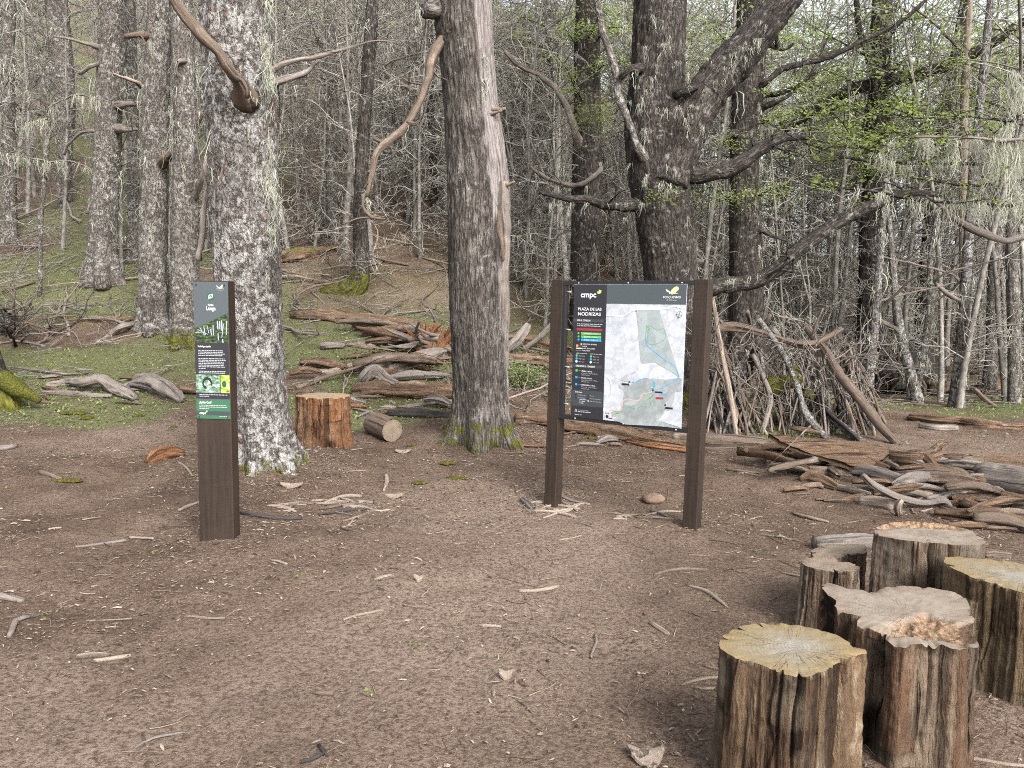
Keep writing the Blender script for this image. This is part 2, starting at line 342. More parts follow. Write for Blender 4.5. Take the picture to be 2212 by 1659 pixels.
# ================================================================== GROUND
def green_mask(x, y):
    u = x / np.maximum(y, 4)
    p = np.stack([x, y, x * 0], -1)
    n = fbm(p * .55, 21, 3) * .9
    g = sstep(8.2, 9.8, y + n * 1.3 + .4 * sstep(.1, .5, u) * -3 ) * (1 - .15 * sstep(14, 19, y + n))
    g = g * sstep(-.6, .25, n + .25) * (1 - .5 * sstep(-.36, -.26, u) * sstep(12.5, 14.5, y + n))
    return g
def pale_band(x, y):
    """paler band of soil from the foreground to the two signs"""
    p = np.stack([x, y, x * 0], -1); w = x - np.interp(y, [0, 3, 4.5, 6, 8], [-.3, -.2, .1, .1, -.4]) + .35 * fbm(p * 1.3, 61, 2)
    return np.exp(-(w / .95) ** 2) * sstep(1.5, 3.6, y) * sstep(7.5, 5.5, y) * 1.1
def build_ground():
    def axis(parts): return np.concatenate([np.linspace(a, b, n, endpoint=False) for a, b, n in parts])
    xs = axis([(-160, -40, 16), (-40, -14, 34), (-14, -6, 40), (-6, 6, 180), (6, 14, 40), (14, 40, 34), (40, 161, 16)])
    ys = axis([(-30, 0, 20), (0, 1.5, 12), (1.5, 9, 150), (9, 16, 80), (16, 40, 60), (40, 180, 30)])
    X, Y = np.meshgrid(xs, ys); Z = hz(X, Y)
    v = np.stack([X, Y, Z], -1).reshape(-1, 3); nx = len(xs); i = np.arange(len(ys) - 1)[:, None] * nx; j = np.arange(nx - 1)[None]
    q = np.stack([i + j, i + j + 1, i + nx + j + 1, i + nx + j], -1).reshape(-1, 4)
    c = np.zeros((len(v), 4)); c[:, 0] = green_mask(v[:, 0], v[:, 1]); c[:, 3] = 1
    c[:, 1] = np.clip(.75 * sstep(.1, .9, fbm(v * [.5, .5, 0] + 40, 31, 3)) + pale_band(v[:, 0], v[:, 1]), 0, 1)       # lighter earth in random patches and along the central band
    t = NT('forest_soil'); P = t.n('ShaderNodeNewGeometry').outputs['Position']; cm = t.n('ShaderNodeSeparateColor', {0: t.attr('col', 'Color')})
    n1 = t.noise(P, 1.7, 7, .68); n2 = t.noise(P, 38, 5, .7); n3 = t.noise(P, 160, 4, .7); chip = t.vor(t.mapv(P, (1, 1.6, 1)), 110, 'F1', 1)
    col = t.ramp(n1, [(.32, (.068, .045, .032)), (.5, (.135, .093, .068)), (.68, (.205, .15, .114))])
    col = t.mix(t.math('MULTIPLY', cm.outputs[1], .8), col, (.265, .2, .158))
    col = t.mix(t.ramp(n2, [(.38, .75), (.55, 0)]), col, (.06, .038, .028))
    cv = t.n('ShaderNodeSeparateColor', {0: chip}).outputs[0]
    col = t.mix(t.ramp(cv, [(.78, 0), (.9, .5)]), col, (.23, .18, .14)); col = t.mix(t.ramp(cv, [(.1, .55), (.2, 0)]), col, (.05, .033, .024))
    gm = t.ramp(t.math('ADD', t.math('MULTIPLY', cm.outputs[0], .8), t.math('MULTIPLY', t.math('SUBTRACT', n2, .5), 1.1)), [(.34, 0), (.6, .75)])
    gcol = t.ramp(n3, [(.3, (.06, .07, .03)), (.7, (.17, .185, .085))])
    col = t.mix(gm, col, gcol)
    h = t.math('ADD', t.math('ADD', t.math('MULTIPLY', n2, .8), t.math('MULTIPLY', n3, .4)), t.math('MULTIPLY', cv, .35))
    t.pbr(col, .95, t.bump(h, .9, .02), .1)
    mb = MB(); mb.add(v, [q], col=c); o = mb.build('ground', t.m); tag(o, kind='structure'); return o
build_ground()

def visible_area(n, y0, y1, rg, pad=1.0):
    """points spread evenly over the clearing in front of the camera"""
    y = np.sqrt(rg.uniform(y0 ** 2, y1 ** 2, n)); x = rg.uniform(-1, 1, n) * (y * .74 + pad); return x, y
def chips_mat(name, stops):
    t = NT(name); v = t.n('ShaderNodeSeparateColor', {0: t.attr('col', 'Color')}).outputs[0]
    k = len(stops); c = t.ramp(v, [(i / (k - 1), x) for i, x in enumerate(stops)])
    c = t.mix(t.ramp(t.noise(t.attr('bc', 'Vector'), 120, 3), [(.35, .4), (.6, 0)]), c, stops[0]); return t.pbr(c, .9, None, .15)
def build_litter():
    rg = np.random.RandomState(3)
    # wood chips and bark crumbs: bent slivers with a raised back
    N = 120000; x, y = visible_area(N, 1.6, 10.5, rg)
    bx, by = [], []                                   # litter drifts against whatever stands in the clearing
    for (px, py, rr_, k_) in ((472, 1160, .17, 500), (1194, 1090, .12, 350), (1494, 1141, .12, 350), (575, 1005, .5, 1600), (1045, 950, .5, 1600), (1710, 1690, .34, 900), (1990, 1640, .42, 900), (1790, 1340, .25, 500)):
        g = G(px, py); a_ = rg.uniform(0, 6.28, k_); r_ = rr_ + abs(rg.normal(0, .13, k_)); bx.append(g[0] + np.cos(a_) * r_); by.append(g[1] + np.sin(a_) * r_)
    x = np.concatenate([x, *bx]); y = np.concatenate([y, *by]); N = len(x)
    dens = fbm(np.stack([x, y, x * 0], -1) * 1.1, 77, 3); keep = rg.uniform(0, 1, N) < np.clip(.55 + dens * .95 - .25 * pale_band(x, y), .07, 1) * (1 - .5 * sstep(8.5, 10.5, y)); x, y = x[keep], y[keep]; N = len(x)
    L = np.clip(rg.lognormal(math.log(.0115), .55, N), .005, .06) * (1 + .03 * y); W = np.minimum(L * rg.uniform(.16, .5, N), .012); Hh = W * rg.uniform(.25, .7, N)
    az = rg.normal(0, 1.1, N); a = np.stack([np.cos(az), np.sin(az), rg.normal(0, .16, N)], -1); b = np.stack([-np.sin(az), np.cos(az), rg.normal(0, .25, N)], -1)
    c = np.stack([x, y, hz(x, y) + .007], -1); L, W, Hh = L[:, None] / 2, W[:, None] / 2, Hh[:, None]; up = np.array([0, 0, 1.])
    bend = rg.normal(0, .25, (N, 1))
    v = np.stack([c - a * L - b * W * .5, c - a * L * .9 + b * W * .7, c + b * W * (1 + bend) + up * Hh * .4, c - b * W + up * Hh * .6, c + up * Hh * 1.1 + b * W * .2, c + a * L + b * W * .4 + up * Hh * .3, c + a * L * .8 - b * W * .5], 1).reshape(-1, 3)
    i = np.arange(N)[:, None] * 7
    T = np.concatenate([i + k for k in ([0, 1, 4], [0, 4, 3], [1, 2, 4], [2, 5, 4], [5, 6, 4], [6, 3, 4])], 0)
    val = np.clip(rg.beta(1.6, 2.2, N) + .12 * dens[keep] if False else rg.beta(1.6, 2.2, N), 0, 1)
    cc = np.repeat(np.stack([val] * 3 + [val * 0 + 1], -1), 7, 0)
    mb = MB(); mb.add(v, [T], col=cc)
    m = chips_mat('bark_litter', [(.026, .018, .014), (.075, .054, .041), (.165, .122, .095), (.27, .213, .17), (.45, .385, .325)])
    tag(mb.build('bark_litter', m, smooth=False), 'small bark crumbs and wood chips covering the brown soil', 'litter', kind='stuff')
    # thin twigs
    mb = MB(); N = 2600; x, y = visible_area(N, 1.7, 11.5, rg)
    for k in range(N):
        l = min(.32, rg.lognormal(math.log(.085), .5)); d = np.array([math.cos(t := rg.normal(0, .9)), math.sin(t), 0]); p0 = np.array([x[k], y[k], 0]) - d * l / 2
        pts = walk(p0, d, l, 3, .16, rg=rg); r = rg.uniform(.0012, .0035); pts[:, 2] = hz(pts[:, 0], pts[:, 1]) + r * .8 + abs(rg.normal(0, .003))
        tube(mb, pts, np.linspace(r, r * .6, 4), 3, seed=k, cap=False, col=(rg.beta(1.8, 1.8),) * 3 + (1,))
    tag(mb.build('twig_litter', chips_mat('twig_litter', [(.04, .028, .022), (.13, .093, .069), (.25, .185, .14), (.42, .35, .28)])), 'thin dry twigs scattered thickly over the soil', 'twigs', kind='stuff')
    # low green herbs
    mb = MB(); N = 60000; y = np.sqrt(rg.uniform(7 ** 2, 17 ** 2, N)); x = rg.uniform(-1, 1, N) * (y * .74 + 1)
    g = green_mask(x, y); keep = rg.uniform(0, 1, N) < g * .8 + (y < 9) * .01; x, y = x[keep], y[keep]
    xf, yf = visible_area(90, 2.5, 8.5, rg); xf = np.repeat(xf, 9) + rg.normal(0, .02, 810); yf = np.repeat(yf, 9) + rg.normal(0, .02, 810)
    x = np.concatenate([x, xf]); y = np.concatenate([y, yf])
    leaves(mb, np.stack([x, y, hz(x, y) + rg.uniform(.004, .03, len(x))], -1), np.where(y < 8.3, .013, .03), .6, rg)
    tag(mb.build('ground_herbs', M['herb']), 'low green herbs carpeting the ground behind the clearing', 'ground cover', kind='stuff')
build_litter()

# ================================================================== TREES
def trunk_path(pts, dy, lean=0., step=.05, top=None, wide=1.):
    """pixel centre line (px, py, width px) at distance dy -> xyz + radius, resampled; lean adds distance per pixel upward"""
    y0 = pts[0][1]; out = []
    for (px, py, w) in pts:
        d = dy + lean * (y0 - py) / 500.; q = Pd(px, py, d); out.append([*q, wpx(w, d) / 2 * wide])
    if top: # continue above the picture
        a, b = np.array(out[-2]), np.array(out[-1]); d = (b - a)[:3]; d /= np.linalg.norm(d); d = d * .6 + np.array([0, 0, .4]); d /= np.linalg.norm(d)
        for h, k in ((top * .5, .75), (top, .3)): out.append([*(b[:3] + d * h), b[3] * k])
    return spline(out, step)
def bark_disp(amp, fx=20., fz=5., flare=.45, fl=.3, lobes=5, seed=0, strip=.5):
    ph = seed * 1.7
    def f(bc, th, r, s, S):
        p = bc * [fx, fx, fz] + seed * 5.1
        rid = 1 - np.abs(vnoise(p, seed)) * 2
        d = amp * (rid * .6 + fbm(bc * [fx * 2.1, fx * 2.1, fx], seed + 3, 2) * .5)
        d = d + r * .06 * fbm(np.stack([np.cos(th) * 1.5, np.sin(th) * 1.5, s * .7], -1) + seed, seed + 9, 2)
        e = np.exp(-s / fl)
        d = d + r * flare * e * (.6 + .5 * np.cos(lobes * th + ph + .6 * np.sin(2 * th + ph)) ) + r * .05 * np.cos(lobes * th + ph) * np.exp(-s / 2.)
        return d
    return f
def moss_col(z0, h, amt=.8, seed=0, wood=None):
    def f(bc, th, s, v):
        n, k = th.shape; c = np.zeros((n, k, 4)); c[..., 3] = 1
        z = v[..., 2] - z0; c[..., 1] = amt * sstep(h, h * .15, z + .12 * fbm(v * 5, seed, 2))
        if wood is not None: c[..., 0] = wood(v, th, s)
        return c
    return f
def beards_on(mb, P, rad, n, L, rg, zmin=-9, strands=14, side=None, w=.005, bias=None):
    """beards hung on the skin of a trunk given by path P (m,3) and radii"""
    for _ in range(n):
        i = rg.randint(len(P)) if bias is None else int(np.clip(rg.normal(*bias), 0, .999) * len(P))
        if P[i][2] < zmin: continue
        a = rg.uniform(0, 2 * np.pi) if side is None else rg.normal(side, .5)
        q = P[i] + np.array([math.cos(a), math.sin(a), 0]) * rad[i] * 1.03
        beard(mb, q, L * rg.uniform(.4, 1.3), .018, strands, w, rg)
def limb(mb, pts, dy, lean=0, seed=0, amp=.006, sides=12, step=.06, twigs=0, rg=rs, tipw=None):
    """a limb along pixels (px, py, width[, distance])"""
    out = []
    for q in pts:
        d = q[3] if len(q) > 3 else dy; p = Pd(q[0], q[1], d); out.append([*p, wpx(q[2], d) / 2])
    P = spline(out, step); ss = np.arange(len(P)) * step
    for ax in range(3): P[:, ax] += np.minimum(P[:, 3] * .5, .012) * fbm(np.stack([ss * 5, ss * 0 + ax * 7.3, ss * 0 + seed], -1), seed + ax, 3)
    P[:, 3] *= 1 + (.2 if P[:, 3].max() < .1 else .06) * fbm(np.stack([ss * 9, ss * 0, ss * 0 + seed], -1), seed + 5, 2)
    tube(mb, P[:, :3], np.maximum(P[:, 3], .003), max(sides, 10), (lambda bc, th, r, s, S: np.minimum(r, .07) * (.24 * fbm(bc * [25, 25, 7] + seed, seed, 3) + .09 * strips(th, s, 9, 3., seed))) if amp else None, seed, col=lambda bc, th, s, v: np.stack([strips(th, s[:, None] + 0 * th, 9, 3., seed), th * 0, th * 0, th * 0 + 1], -1))
    for _ in range(twigs):
        i = rg.randint(int(len(P) * .25), len(P)); d = rg.normal(0, 1, 3) + np.array([0, 0, .3]); l = rg.uniform(.15, .7); r = max(.003, P[i, 3] * .3)
        Q = walk(P[i, :3], d, l, 5, .25, .05, rg); tube(mb, Q, np.linspace(r, r * .3, 6), 4, seed=seed + _, cap=False)
        for k in range(2):
            q = Q[rg.randint(2, 6)]; W = walk(q, rg.normal(0, 1, 3), l * .45, 4, .25, .05, rg); tube(mb, W, np.linspace(r * .6, r * .25, 5), 3, seed=seed + k, cap=False)
    return P
def crown_above(root, org, P, rg, leafmat='leaf', n=7, spread=2.0, sz=.05, leafn=26, barkm='bark_thin'):
    """limbs and leaf sprays above the picture's upper edge"""
    br = MB(); lf = MB(); top = P[-1, :3]; k0 = int(len(P) * .72)
    for b in range(n):
        i = rg.randint(k0, len(P)); a = rg.uniform(0, 2 * np.pi); d = np.array([math.cos(a), math.sin(a), rg.uniform(.2, .8)])
        l = rg.uniform(.6, 1) * spread; Q = walk(P[i, :3], d, l, 7, .16, .03, rg); r = P[i, 3] * .4; tube(br, Q, np.linspace(r, .008, 8), 6, seed=b, cap=False)
        for k in range(8):
            q = Q[rg.randint(2, 8)]; e = rg.normal(0, 1, 3) * [1, 1, .35]; W = walk(q, e, rg.uniform(.3, .8), 4, .2, .02, rg); tube(br, W, np.linspace(.01, .003, 5), 3, seed=k, cap=False)
            pp = W[rg.randint(1, 5, leafn)] + rg.normal(0, .13, (leafn, 3)) * [1, 1, .3]; leaves(lf, pp, sz, .35, rg)
    br.build('crown_branches', M[barkm], root, org)['kind'] = 'stuff'; lf.build('crown', M[leafmat], root, org)['kind'] = 'stuff'

def big_tree(name, label, pts, mat, sides=96, lean=0., amp=.012, fx=20., fz=5., flare=.45, fl=.3, lobes=5, seed=1, moss=None, woodf=None, top=4.5, dist=None, step=.03, crown=True, post=None, sink=.12, beards=None, wide=1., cat='tree', group=None, leafmat='leaf'):
    g = G(pts[0][0], pts[0][1]); dy = g[1] if dist is None else dist
    P = trunk_path(pts, dy, lean, step, top, wide); P = np.vstack([[*(P[0, :3] - [0, 0, sink]), P[0, 3]], P])
    org = np.array([P[0, 0], P[0, 1], P[0, 2] + sink]); root = thing(name, label, cat, org, group)
    mb = MB(); col = moss_col(org[2], *(moss or (.01, 0)), seed=seed, wood=woodf)
    _, N_, B_, V_ = tube(mb, P[:, :3], P[:, 3], sides, bark_disp(amp, fx, fz, flare, fl, lobes, seed), seed, True, col)
    mb.build('trunk', M[mat], root, org)
    rg = np.random.RandomState(seed + 50)
    if crown: crown_above(root, org, P, rg, leafmat)
    if beards:
        lm = MB(); n, L = beards[:2]; beards_on(lm, P[int(len(P) * .12):, :3], P[int(len(P) * .12):, 3], n, L, rg, strands=beards[2] if len(beards) > 2 else 14, w=beards[3] if len(beards) > 3 else .005)
        lm.build('hanging_lichen', M['lichen'], root, org)['kind'] = 'stuff'
    TREES[label] = (root, org, P, dy); return root, org, P, dy, rg
TREES = {}

# --- the near tree with white lichen bark behind the narrow sign post
t1, o1, P1, d1, rg1 = big_tree('lenga_tree', 'thick tree with white lichen-patched bark behind the narrow sign post', [(577, 1000, 118), (566, 930, 108), (552, 800, 118), (538, 640, 132), (530, 480, 138), (524, 300, 135), (515, 140, 140), (510, 0, 142)], 'bark_birch', 170, amp=.011, fx=22, fz=14, seed=2, moss=(.3, .47), step=.022, flare=.75, fl=.24, lobes=6)
mb = MB()
limb(mb, [(530, 215, 62, d1 - .22), (520, 188, 34, d1 - .38), (504, 160, 25, d1 - .5), (470, 115, 22, d1 - .6), (430, 70, 23, d1 - .7), (395, 25, 22, d1 - .78), (372, 0, 19, d1 - .82), (345, -45, 18, d1 - .9)], d1, seed=4)
limb(mb, [(508, 168, 12, d1 - .5), (527, 176, 13, d1 - .62), (534, 192, 10, d1 - .64), (531, 212, 7, d1 - .62)], d1, seed=47)
mb.build('broken_limb', M['dead_brown'], t1, o1)
mb = MB(); limb(mb, [(575, 158, 16, d1), (620, 135, 11, d1), (690, 122, 8, d1 + .1), (745, 105, 6, d1 + .2), (800, 90, 5, d1 + .3), (850, 90, 3, d1 + .4)], d1, seed=5, twigs=4, rg=rg1); mb.build('dead_branch', M['dead_grey'], t1, o1)
mb = MB(); limb(mb, [(575, 185, 18, d1), (600, 178, 15, d1), (650, 160, 12, d1 + .1), (690, 130, 5, d1 + .2)], d1, seed=6, twigs=3, rg=rg1); mb.build('dead_branch', M['dead_grey'], t1, o1)
mb = MB(); limb(mb, [(430, 560, 14, d1 + .1), (445, 420, 9, d1 + .1), (440, 380, 6, d1 + .1), (425, 300, 4, d1 + .1), (418, 205, 3, d1 + .1)], d1, seed=8, twigs=2, rg=rg1); mb.build('dead_branch', M['dead_grey'], t1, o1)
lm = MB()
for k in range(44):          # long veils down the right side of the trunk
    py = rg1.uniform(-10, 560); px = np.interp(py, [0, 150, 300, 500, 640], [575, 580, 588, 590, 592]) + rg1.normal(0, 5); beard(lm, Pd(px - 4, py, d1 - .16 + rg1.normal(0, .05)), rg1.uniform(.12, .42), .02, 13, .0036, rg1)
for k in range(34):
    py = rg1.uniform(20, 760); px = np.interp(py, [0, 400, 700], [452, 462, 476]) + abs(rg1.normal(0, 8)); beard(lm, Pd(px, py, d1 - .2), rg1.uniform(.15, .4), .016, 10, .0036, rg1)
for k in range(46):
    py = rg1.uniform(0, 900); px = rg1.uniform(470, 590); beard(lm, Pd(px, py, d1 - .38), rg1.uniform(.06, .18), .012, 7, .003, rg1)
lm.build('hanging_lichen', M['lichen'], t1, o1)['kind'] = 'stuff'

# --- the split tree in the middle
def t2wood(v, th, s):
    d = v - np.array([0, 0, CAM_H]); w = d @ F; px = 1106 + FPX * (d @ R) / w; py = 829.5 - FPX * (d @ U) / w
    edge = np.interp(py, [0, 150, 250, 400, 480, 600, 760, 870, 930], [1024, 1040, 1046, 1056, 1066, 1076, 1086, 1096, 1130])
    m = sstep(-2, 2, px - edge + 7 * fbm(v * [9, 9, 3], 4, 3)); fade = sstep(940, 840, py)
    front = (v[..., 1] < o2y + .12); return m * fade * front
o2y = G(1045, 945)[1]
t2, o2, P2, d2, rg2 = big_tree('lenga_tree', 'tall split tree with bare silvery wood down its right side', [(1043, 945, 118), (1040, 860, 112), (1038, 700, 124), (1035, 560, 128), (1034, 400, 126), (1018, 230, 112), (1008, 100, 112), (1000, 0, 116)], 'bark_shag', 170, amp=.013, fx=24, fz=3.2, seed=5, moss=(.5, .52), woodf=t2wood, step=.022, flare=.75, fl=.26, lobes=5)
mb = MB()   # broken shelf of dead wood and splinters at the scar
limb(mb, [(1074, 396, 46, d2 - .12), (1076, 440, 50, d2 - .14), (1079, 520, 46, d2 - .15), (1082, 600, 38, d2 - .15), (1086, 700, 28, d2 - .13), (1092, 800, 16, d2 - .1)], d2, seed=21, sides=28, amp=0, step=.03)
mb.build('bare_wood_slab', M['dead_grey'], t2, o2)
mb = MB()
for k in range(16):
    px = rg2.uniform(1052, 1096); q = Pd(px, 408 + rg2.uniform(0, 8), d2 - .16 + rg2.normal(0, .05)); W = walk(q, np.array([rg2.normal(0, .25), rg2.normal(0, .2), 1]), rg2.uniform(.04, .16), 3, .1, 0, rg2); tube(mb, W, np.linspace(.012, .002, 4), 4, seed=k)
for (a, b) in (((1046, 230), (1092, 235)), ((1040, 245), (1085, 238)), ((1078, 400), (1112, 392))):
    Q = spline([[*Pd(*a, d2 - .1), .03], [*Pd((a[0] + b[0]) / 2, (a[1] + b[1]) / 2 + 4, d2 - .2), .022], [*Pd(*b, d2 - .25), .012]], .04); tube(mb, Q[:, :3], Q[:, 3], 8, lambda bc, th, r, s, S: r * .4 * fbm(bc * 40, 3, 2), 3)
mb.build('splinters', M['dead_pale'], t2, o2)['kind'] = 'stuff'
mb = MB(); limb(mb, [(1082, 455, 10, d2 - .345), (1080, 490, 15, d2 - .35), (1083, 530, 12, d2 - .35), (1086, 565, 4, d2 - .345)], d2, seed=3, sides=10); mb.build('rot_hole', M['dead_brown'], t2, o2)
mb = MB()
limb(mb, [(985, 70, 40, d2 - .05), (955, 92, 30, d2 - .1), (938, 118, 24, d2 - .2), (922, 175, 18, d2 - .3), (905, 225, 16, d2 - .4), (880, 268, 15, d2 - .5), (845, 300, 14, d2 - .6), (812, 335, 15, d2 - .7), (802, 390, 12, d2 - .75), (792, 425, 9, d2 - .8)], d2, seed=9, twigs=3, rg=rg2)
limb(mb, [(784, 420, 8, d2 - .8), (785, 450, 7, d2 - .8), (805, 470, 7, d2 - .8), (832, 473, 3, d2 - .8)], d2, seed=10); limb(mb, [(800, 470, 4, d2 - .8), (770, 472, 5, d2 - .8), (740, 485, 3, d2 - .8)], d2, seed=11)
limb(mb, [(880, 268, 12, d2 - .5), (897, 270, 9, d2 - .5), (905, 262, 5, d2 - .5)], d2, seed=51); limb(mb, [(845, 300, 9, d2 - .6), (822, 306, 7, d2 - .65), (808, 298, 4, d2 - .7)], d2, seed=52, twigs=2, rg=rg2)
mb.build('hanging_limb', M['dead_brown'], t2, o2)
mb = MB(); limb(mb, [(960, 12, 34, d2), (935, 22, 36, d2 - .2), (915, 20, 26, d2 - .3)], d2, seed=12, amp=.02); mb.build('limb_stub', M['bark_shag'], t2, o2)
lm = MB()
for (px, py, L) in ((880, 272, .2), (872, 275, .16), (868, 282, .24), (800, 400, .12), (790, 428, .2), (795, 432, .14), (905, 20, .25), (1042, 190, .3), (1048, 120, .2), (1050, 170, .16)): beard(lm, Pd(px, py, d2 - .5 if px < 950 else d2 - .25), L, .015, 16, .004, rg2)
lm.build('hanging_lichen', M['lichen'], t2, o2)['kind'] = 'stuff'

# --- the dark forked tree behind the map board
t3, o3, P3, d3, rg3 = big_tree('lenga_tree', 'massive dark forked tree standing behind the map board', [(1452, 862, 128), (1450, 760, 118), (1448, 600, 112), (1436, 480, 118), (1424, 380, 126), (1415, 280, 122), (1420, 140, 108), (1425, 0, 108)], 'bark_dark', 140, amp=.02, fx=17, fz=4.5, seed=7, moss=(.5, .6), step=.03)
mb = MB()
limb(mb, [(1440, 400, 90), (1470, 320, 84), (1505, 235, 84), (1560, 158, 82), (1620, 95, 76), (1672, 30, 66), (1720, -40, 55), (1760, -140, 45), (1780, -260, 30)], d3 - .2, seed=13, sides=40, amp=.02, step=.04, twigs=5, rg=rg3)
mb.build('fork_limb', M['bark_dark'], t3, o3)
for li, pts in enumerate((
    [(1470, 372, 40), (1520, 378, 34), (1570, 366, 32), (1610, 345, 30), (1650, 316, 24), (1700, 298, 14), (1765, 298, 7)],
    [(1480, 650, 34), (1545, 620, 36), (1610, 610, 34), (1660, 596, 32), (1720, 546, 30), (1790, 494, 30), (1850, 458, 28), (1892, 440, 22), (1960, 420, 16), (2030, 418, 10)],
    [(1410, 440, 26), (1350, 445, 22), (1310, 442, 21), (1270, 432, 19), (1225, 428, 15), (1165, 415, 8)],
    [(1425, 372, 30), (1388, 335, 19), (1365, 280, 15), (1337, 215, 16), (1332, 160, 17), (1318, 110, 16), (1300, 60, 13), (1290, 0, 12), (1280, -60, 9)],
    [(1440, 218, 22), (1470, 200, 18), (1505, 185, 11)],
    [(1400, 150, 22), (1360, 150, 18), (1340, 170, 12)])):
    mb = MB(); limb(mb, [(a, b, w * (1.25 if j_ == 0 else 1), d3 - (.05 if j_ == 0 else .25 + .05 * li)) for j_, (a, b, w) in enumerate(pts)], d3, seed=14 + li, sides=16, amp=.01, twigs=5 if li < 4 else 0, rg=rg3)
    mb.build('limb', M['bark_dark' if li != 3 else 'bark_grey'], t3, o3)
lm = MB(); lf = MB()
for (px, py, L) in [(1420 + rg3.normal(0, 45), rg3.uniform(0, 480), rg3.uniform(.1, .4)) for _ in range(42)] + [(rg3.uniform(1480, 1660), None, rg3.uniform(.08, .25)) for _ in range(30)] + [(rg3.uniform(1180, 1400), 440, rg3.uniform(.05, .4) ** 1.3) for _ in range(11)] + [(x, np.interp(x, [1545, 1660, 1870], [612, 590, 452]), .15) for x in rg3.uniform(1545, 1870, 8)]:
    if py is None: py = np.interp(px, [1480, 1560, 1672], [260, 150, 40]) + rg3.normal(0, 12)
    beard(lm, Pd(px, py, d3 - .5), L, .02, 12, .004, rg3)
lm.build('hanging_lichen', M['lichen'], t3, o3)['kind'] = 'stuff'
for (cx, cy, sx, sy, n) in ((1430, 428, 60, 26, 190), (1510, 415, 70, 34, 120), (1660, 420, 110, 44, 260), (1780, 330, 130, 60, 0)):
    for _ in range(n): leaves(lf, Pd(cx + rg3.normal(0, sx * .5), cy + rg3.normal(0, sy * .5), d3 - .5 + rg3.normal(0, .25)), .035, .4, rg3)
lf.build('leaf_sprays', M['leaf'], t3, o3)['kind'] = 'stuff'

# --- trees on the left slope and behind: name, label, pixels, bark
def side_limbs(root, org, dy, lst, rg, mat='dead_grey'):
    for li, pts in enumerate(lst):
        mb = MB(); limb(mb, [(p[0], p[1], p[2] * (1.4 if j_ == 0 else 1), p[3] if len(p) > 3 else dy - (.05 if j_ == 0 else .3)) for j_, p in enumerate(pts)], dy, seed=30 + li, sides=10, twigs=3, rg=rg); mb.build('dead_branch', M[mat], root, org)
r, o, P, d, rg = big_tree('lenga_tree', 'grey tree with wide base, leftmost of the three on the left slope', [(226, 612, 58), (222, 560, 54), (226, 430, 52), (233, 300, 52), (238, 160, 50), (245, 60, 52), (240, 0, 50)], 'bark_grey', 90, amp=.012, seed=11, step=.04, flare=.6, fl=.5, beards=(70, .45, 12, .008), top=5)
side_limbs(r, o, d, [[(225, 138, 8), (200, 142, 9), (180, 155, 9), (170, 158, 5)], [(228, 105, 10), (190, 95, 8), (150, 85, 6), (120, 80, 4)], [(246, 230, 14), (275, 225, 12), (305, 222, 11)], [(250, 275, 14), (275, 280, 12), (300, 278, 7)], [(215, 283, 7), (175, 287, 6), (150, 310, 6), (138, 335, 6)]], rg)
r, o, P, d, rg = big_tree('lenga_tree', 'mottled grey tree with an upturned broken limb, middle of the left slope', [(335, 712, 60), (332, 640, 56), (332, 500, 55), (335, 360, 52), (338, 200, 50), (345, 60, 50), (348, 0, 48)], 'bark_grey', 90, amp=.013, seed=12, step=.04, flare=.5, fl=.4, beards=(90, .4, 12, .007), top=5)
side_limbs(r, o, d, [[(345, 357, 18), (362, 338, 20), (392, 312, 18), (415, 285, 15), (428, 255, 15), (434, 240, 13)], [(330, 76, 14), (300, 75, 13), (270, 78, 11)]], rg, 'dead_brown')
side_limbs(r, o, d, [[(305, 185, 8), (280, 172, 8), (245, 160, 5)]], rg, 'dead_pale')
r, o, P, d, rg = big_tree('lenga_tree', 'brown-grey tree with mossy foot just left of the narrow sign post', [(402, 742, 62), (400, 680, 56), (398, 540, 55), (400, 400, 52), (400, 240, 46), (396, 100, 42), (392, 0, 40)], 'bark_grey', 90, amp=.013, seed=13, step=.04, flare=.5, fl=.4, moss=(.5, .62), beards=(90, .45, 12, .007), top=5)
side_limbs(r, o, d, [[(415, 430, 10), (437, 385, 13), (450, 340, 14)], [(405, 130, 10), (385, 135, 8), (380, 165, 8)]], rg)
r, o, P, d, rg = big_tree('lenga_tree', 'rough trunk rising behind the left post of the map board', [(1262, 770, 66), (1262, 600, 60), (1266, 480, 60), (1268, 360, 62), (1268, 200, 56), (1268, 80, 54), (1270, 0, 50)], 'bark_dark', 70, amp=.014, seed=14, step=.05, dist=14., moss=(.6, .6), beards=(60, .45, 12, .007), top=5)
side_limbs(r, o, d, [[(1255, 330, 22), (1245, 290, 16), (1228, 240, 14), (1200, 190, 13), (1160, 160, 11), (1120, 140, 10), (1090, 110, 8)], [(1270, 395, 14), (1300, 365, 13), (1290, 375, 11), (1250, 400, 10), (1190, 390, 9), (1145, 360, 7)]], rg)
lf = MB(); leaves(lf, np.array([Pd(1285 + rg.normal(0, 32), 250 + rg.normal(0, 20), d - .6 + rg.normal(0, .3)) for _ in range(650)]), .04, .5, rg); lf.build('leaf_sprays', M['leaf'], r, o)['kind'] = 'stuff'
r, o, P, d, rg = big_tree('lenga_tree', 'upright brown trunk between the forked tree and the stick shelter', [(1612, 800, 74), (1612, 620, 68), (1610, 470, 62), (1608, 340, 58), (1615, 200, 62), (1622, 100, 60), (1625, 0, 58)], 'bark_dark', 80, amp=.014, seed=15, step=.045, dist=13.4, beards=(80, .4, 12, .007), top=5)
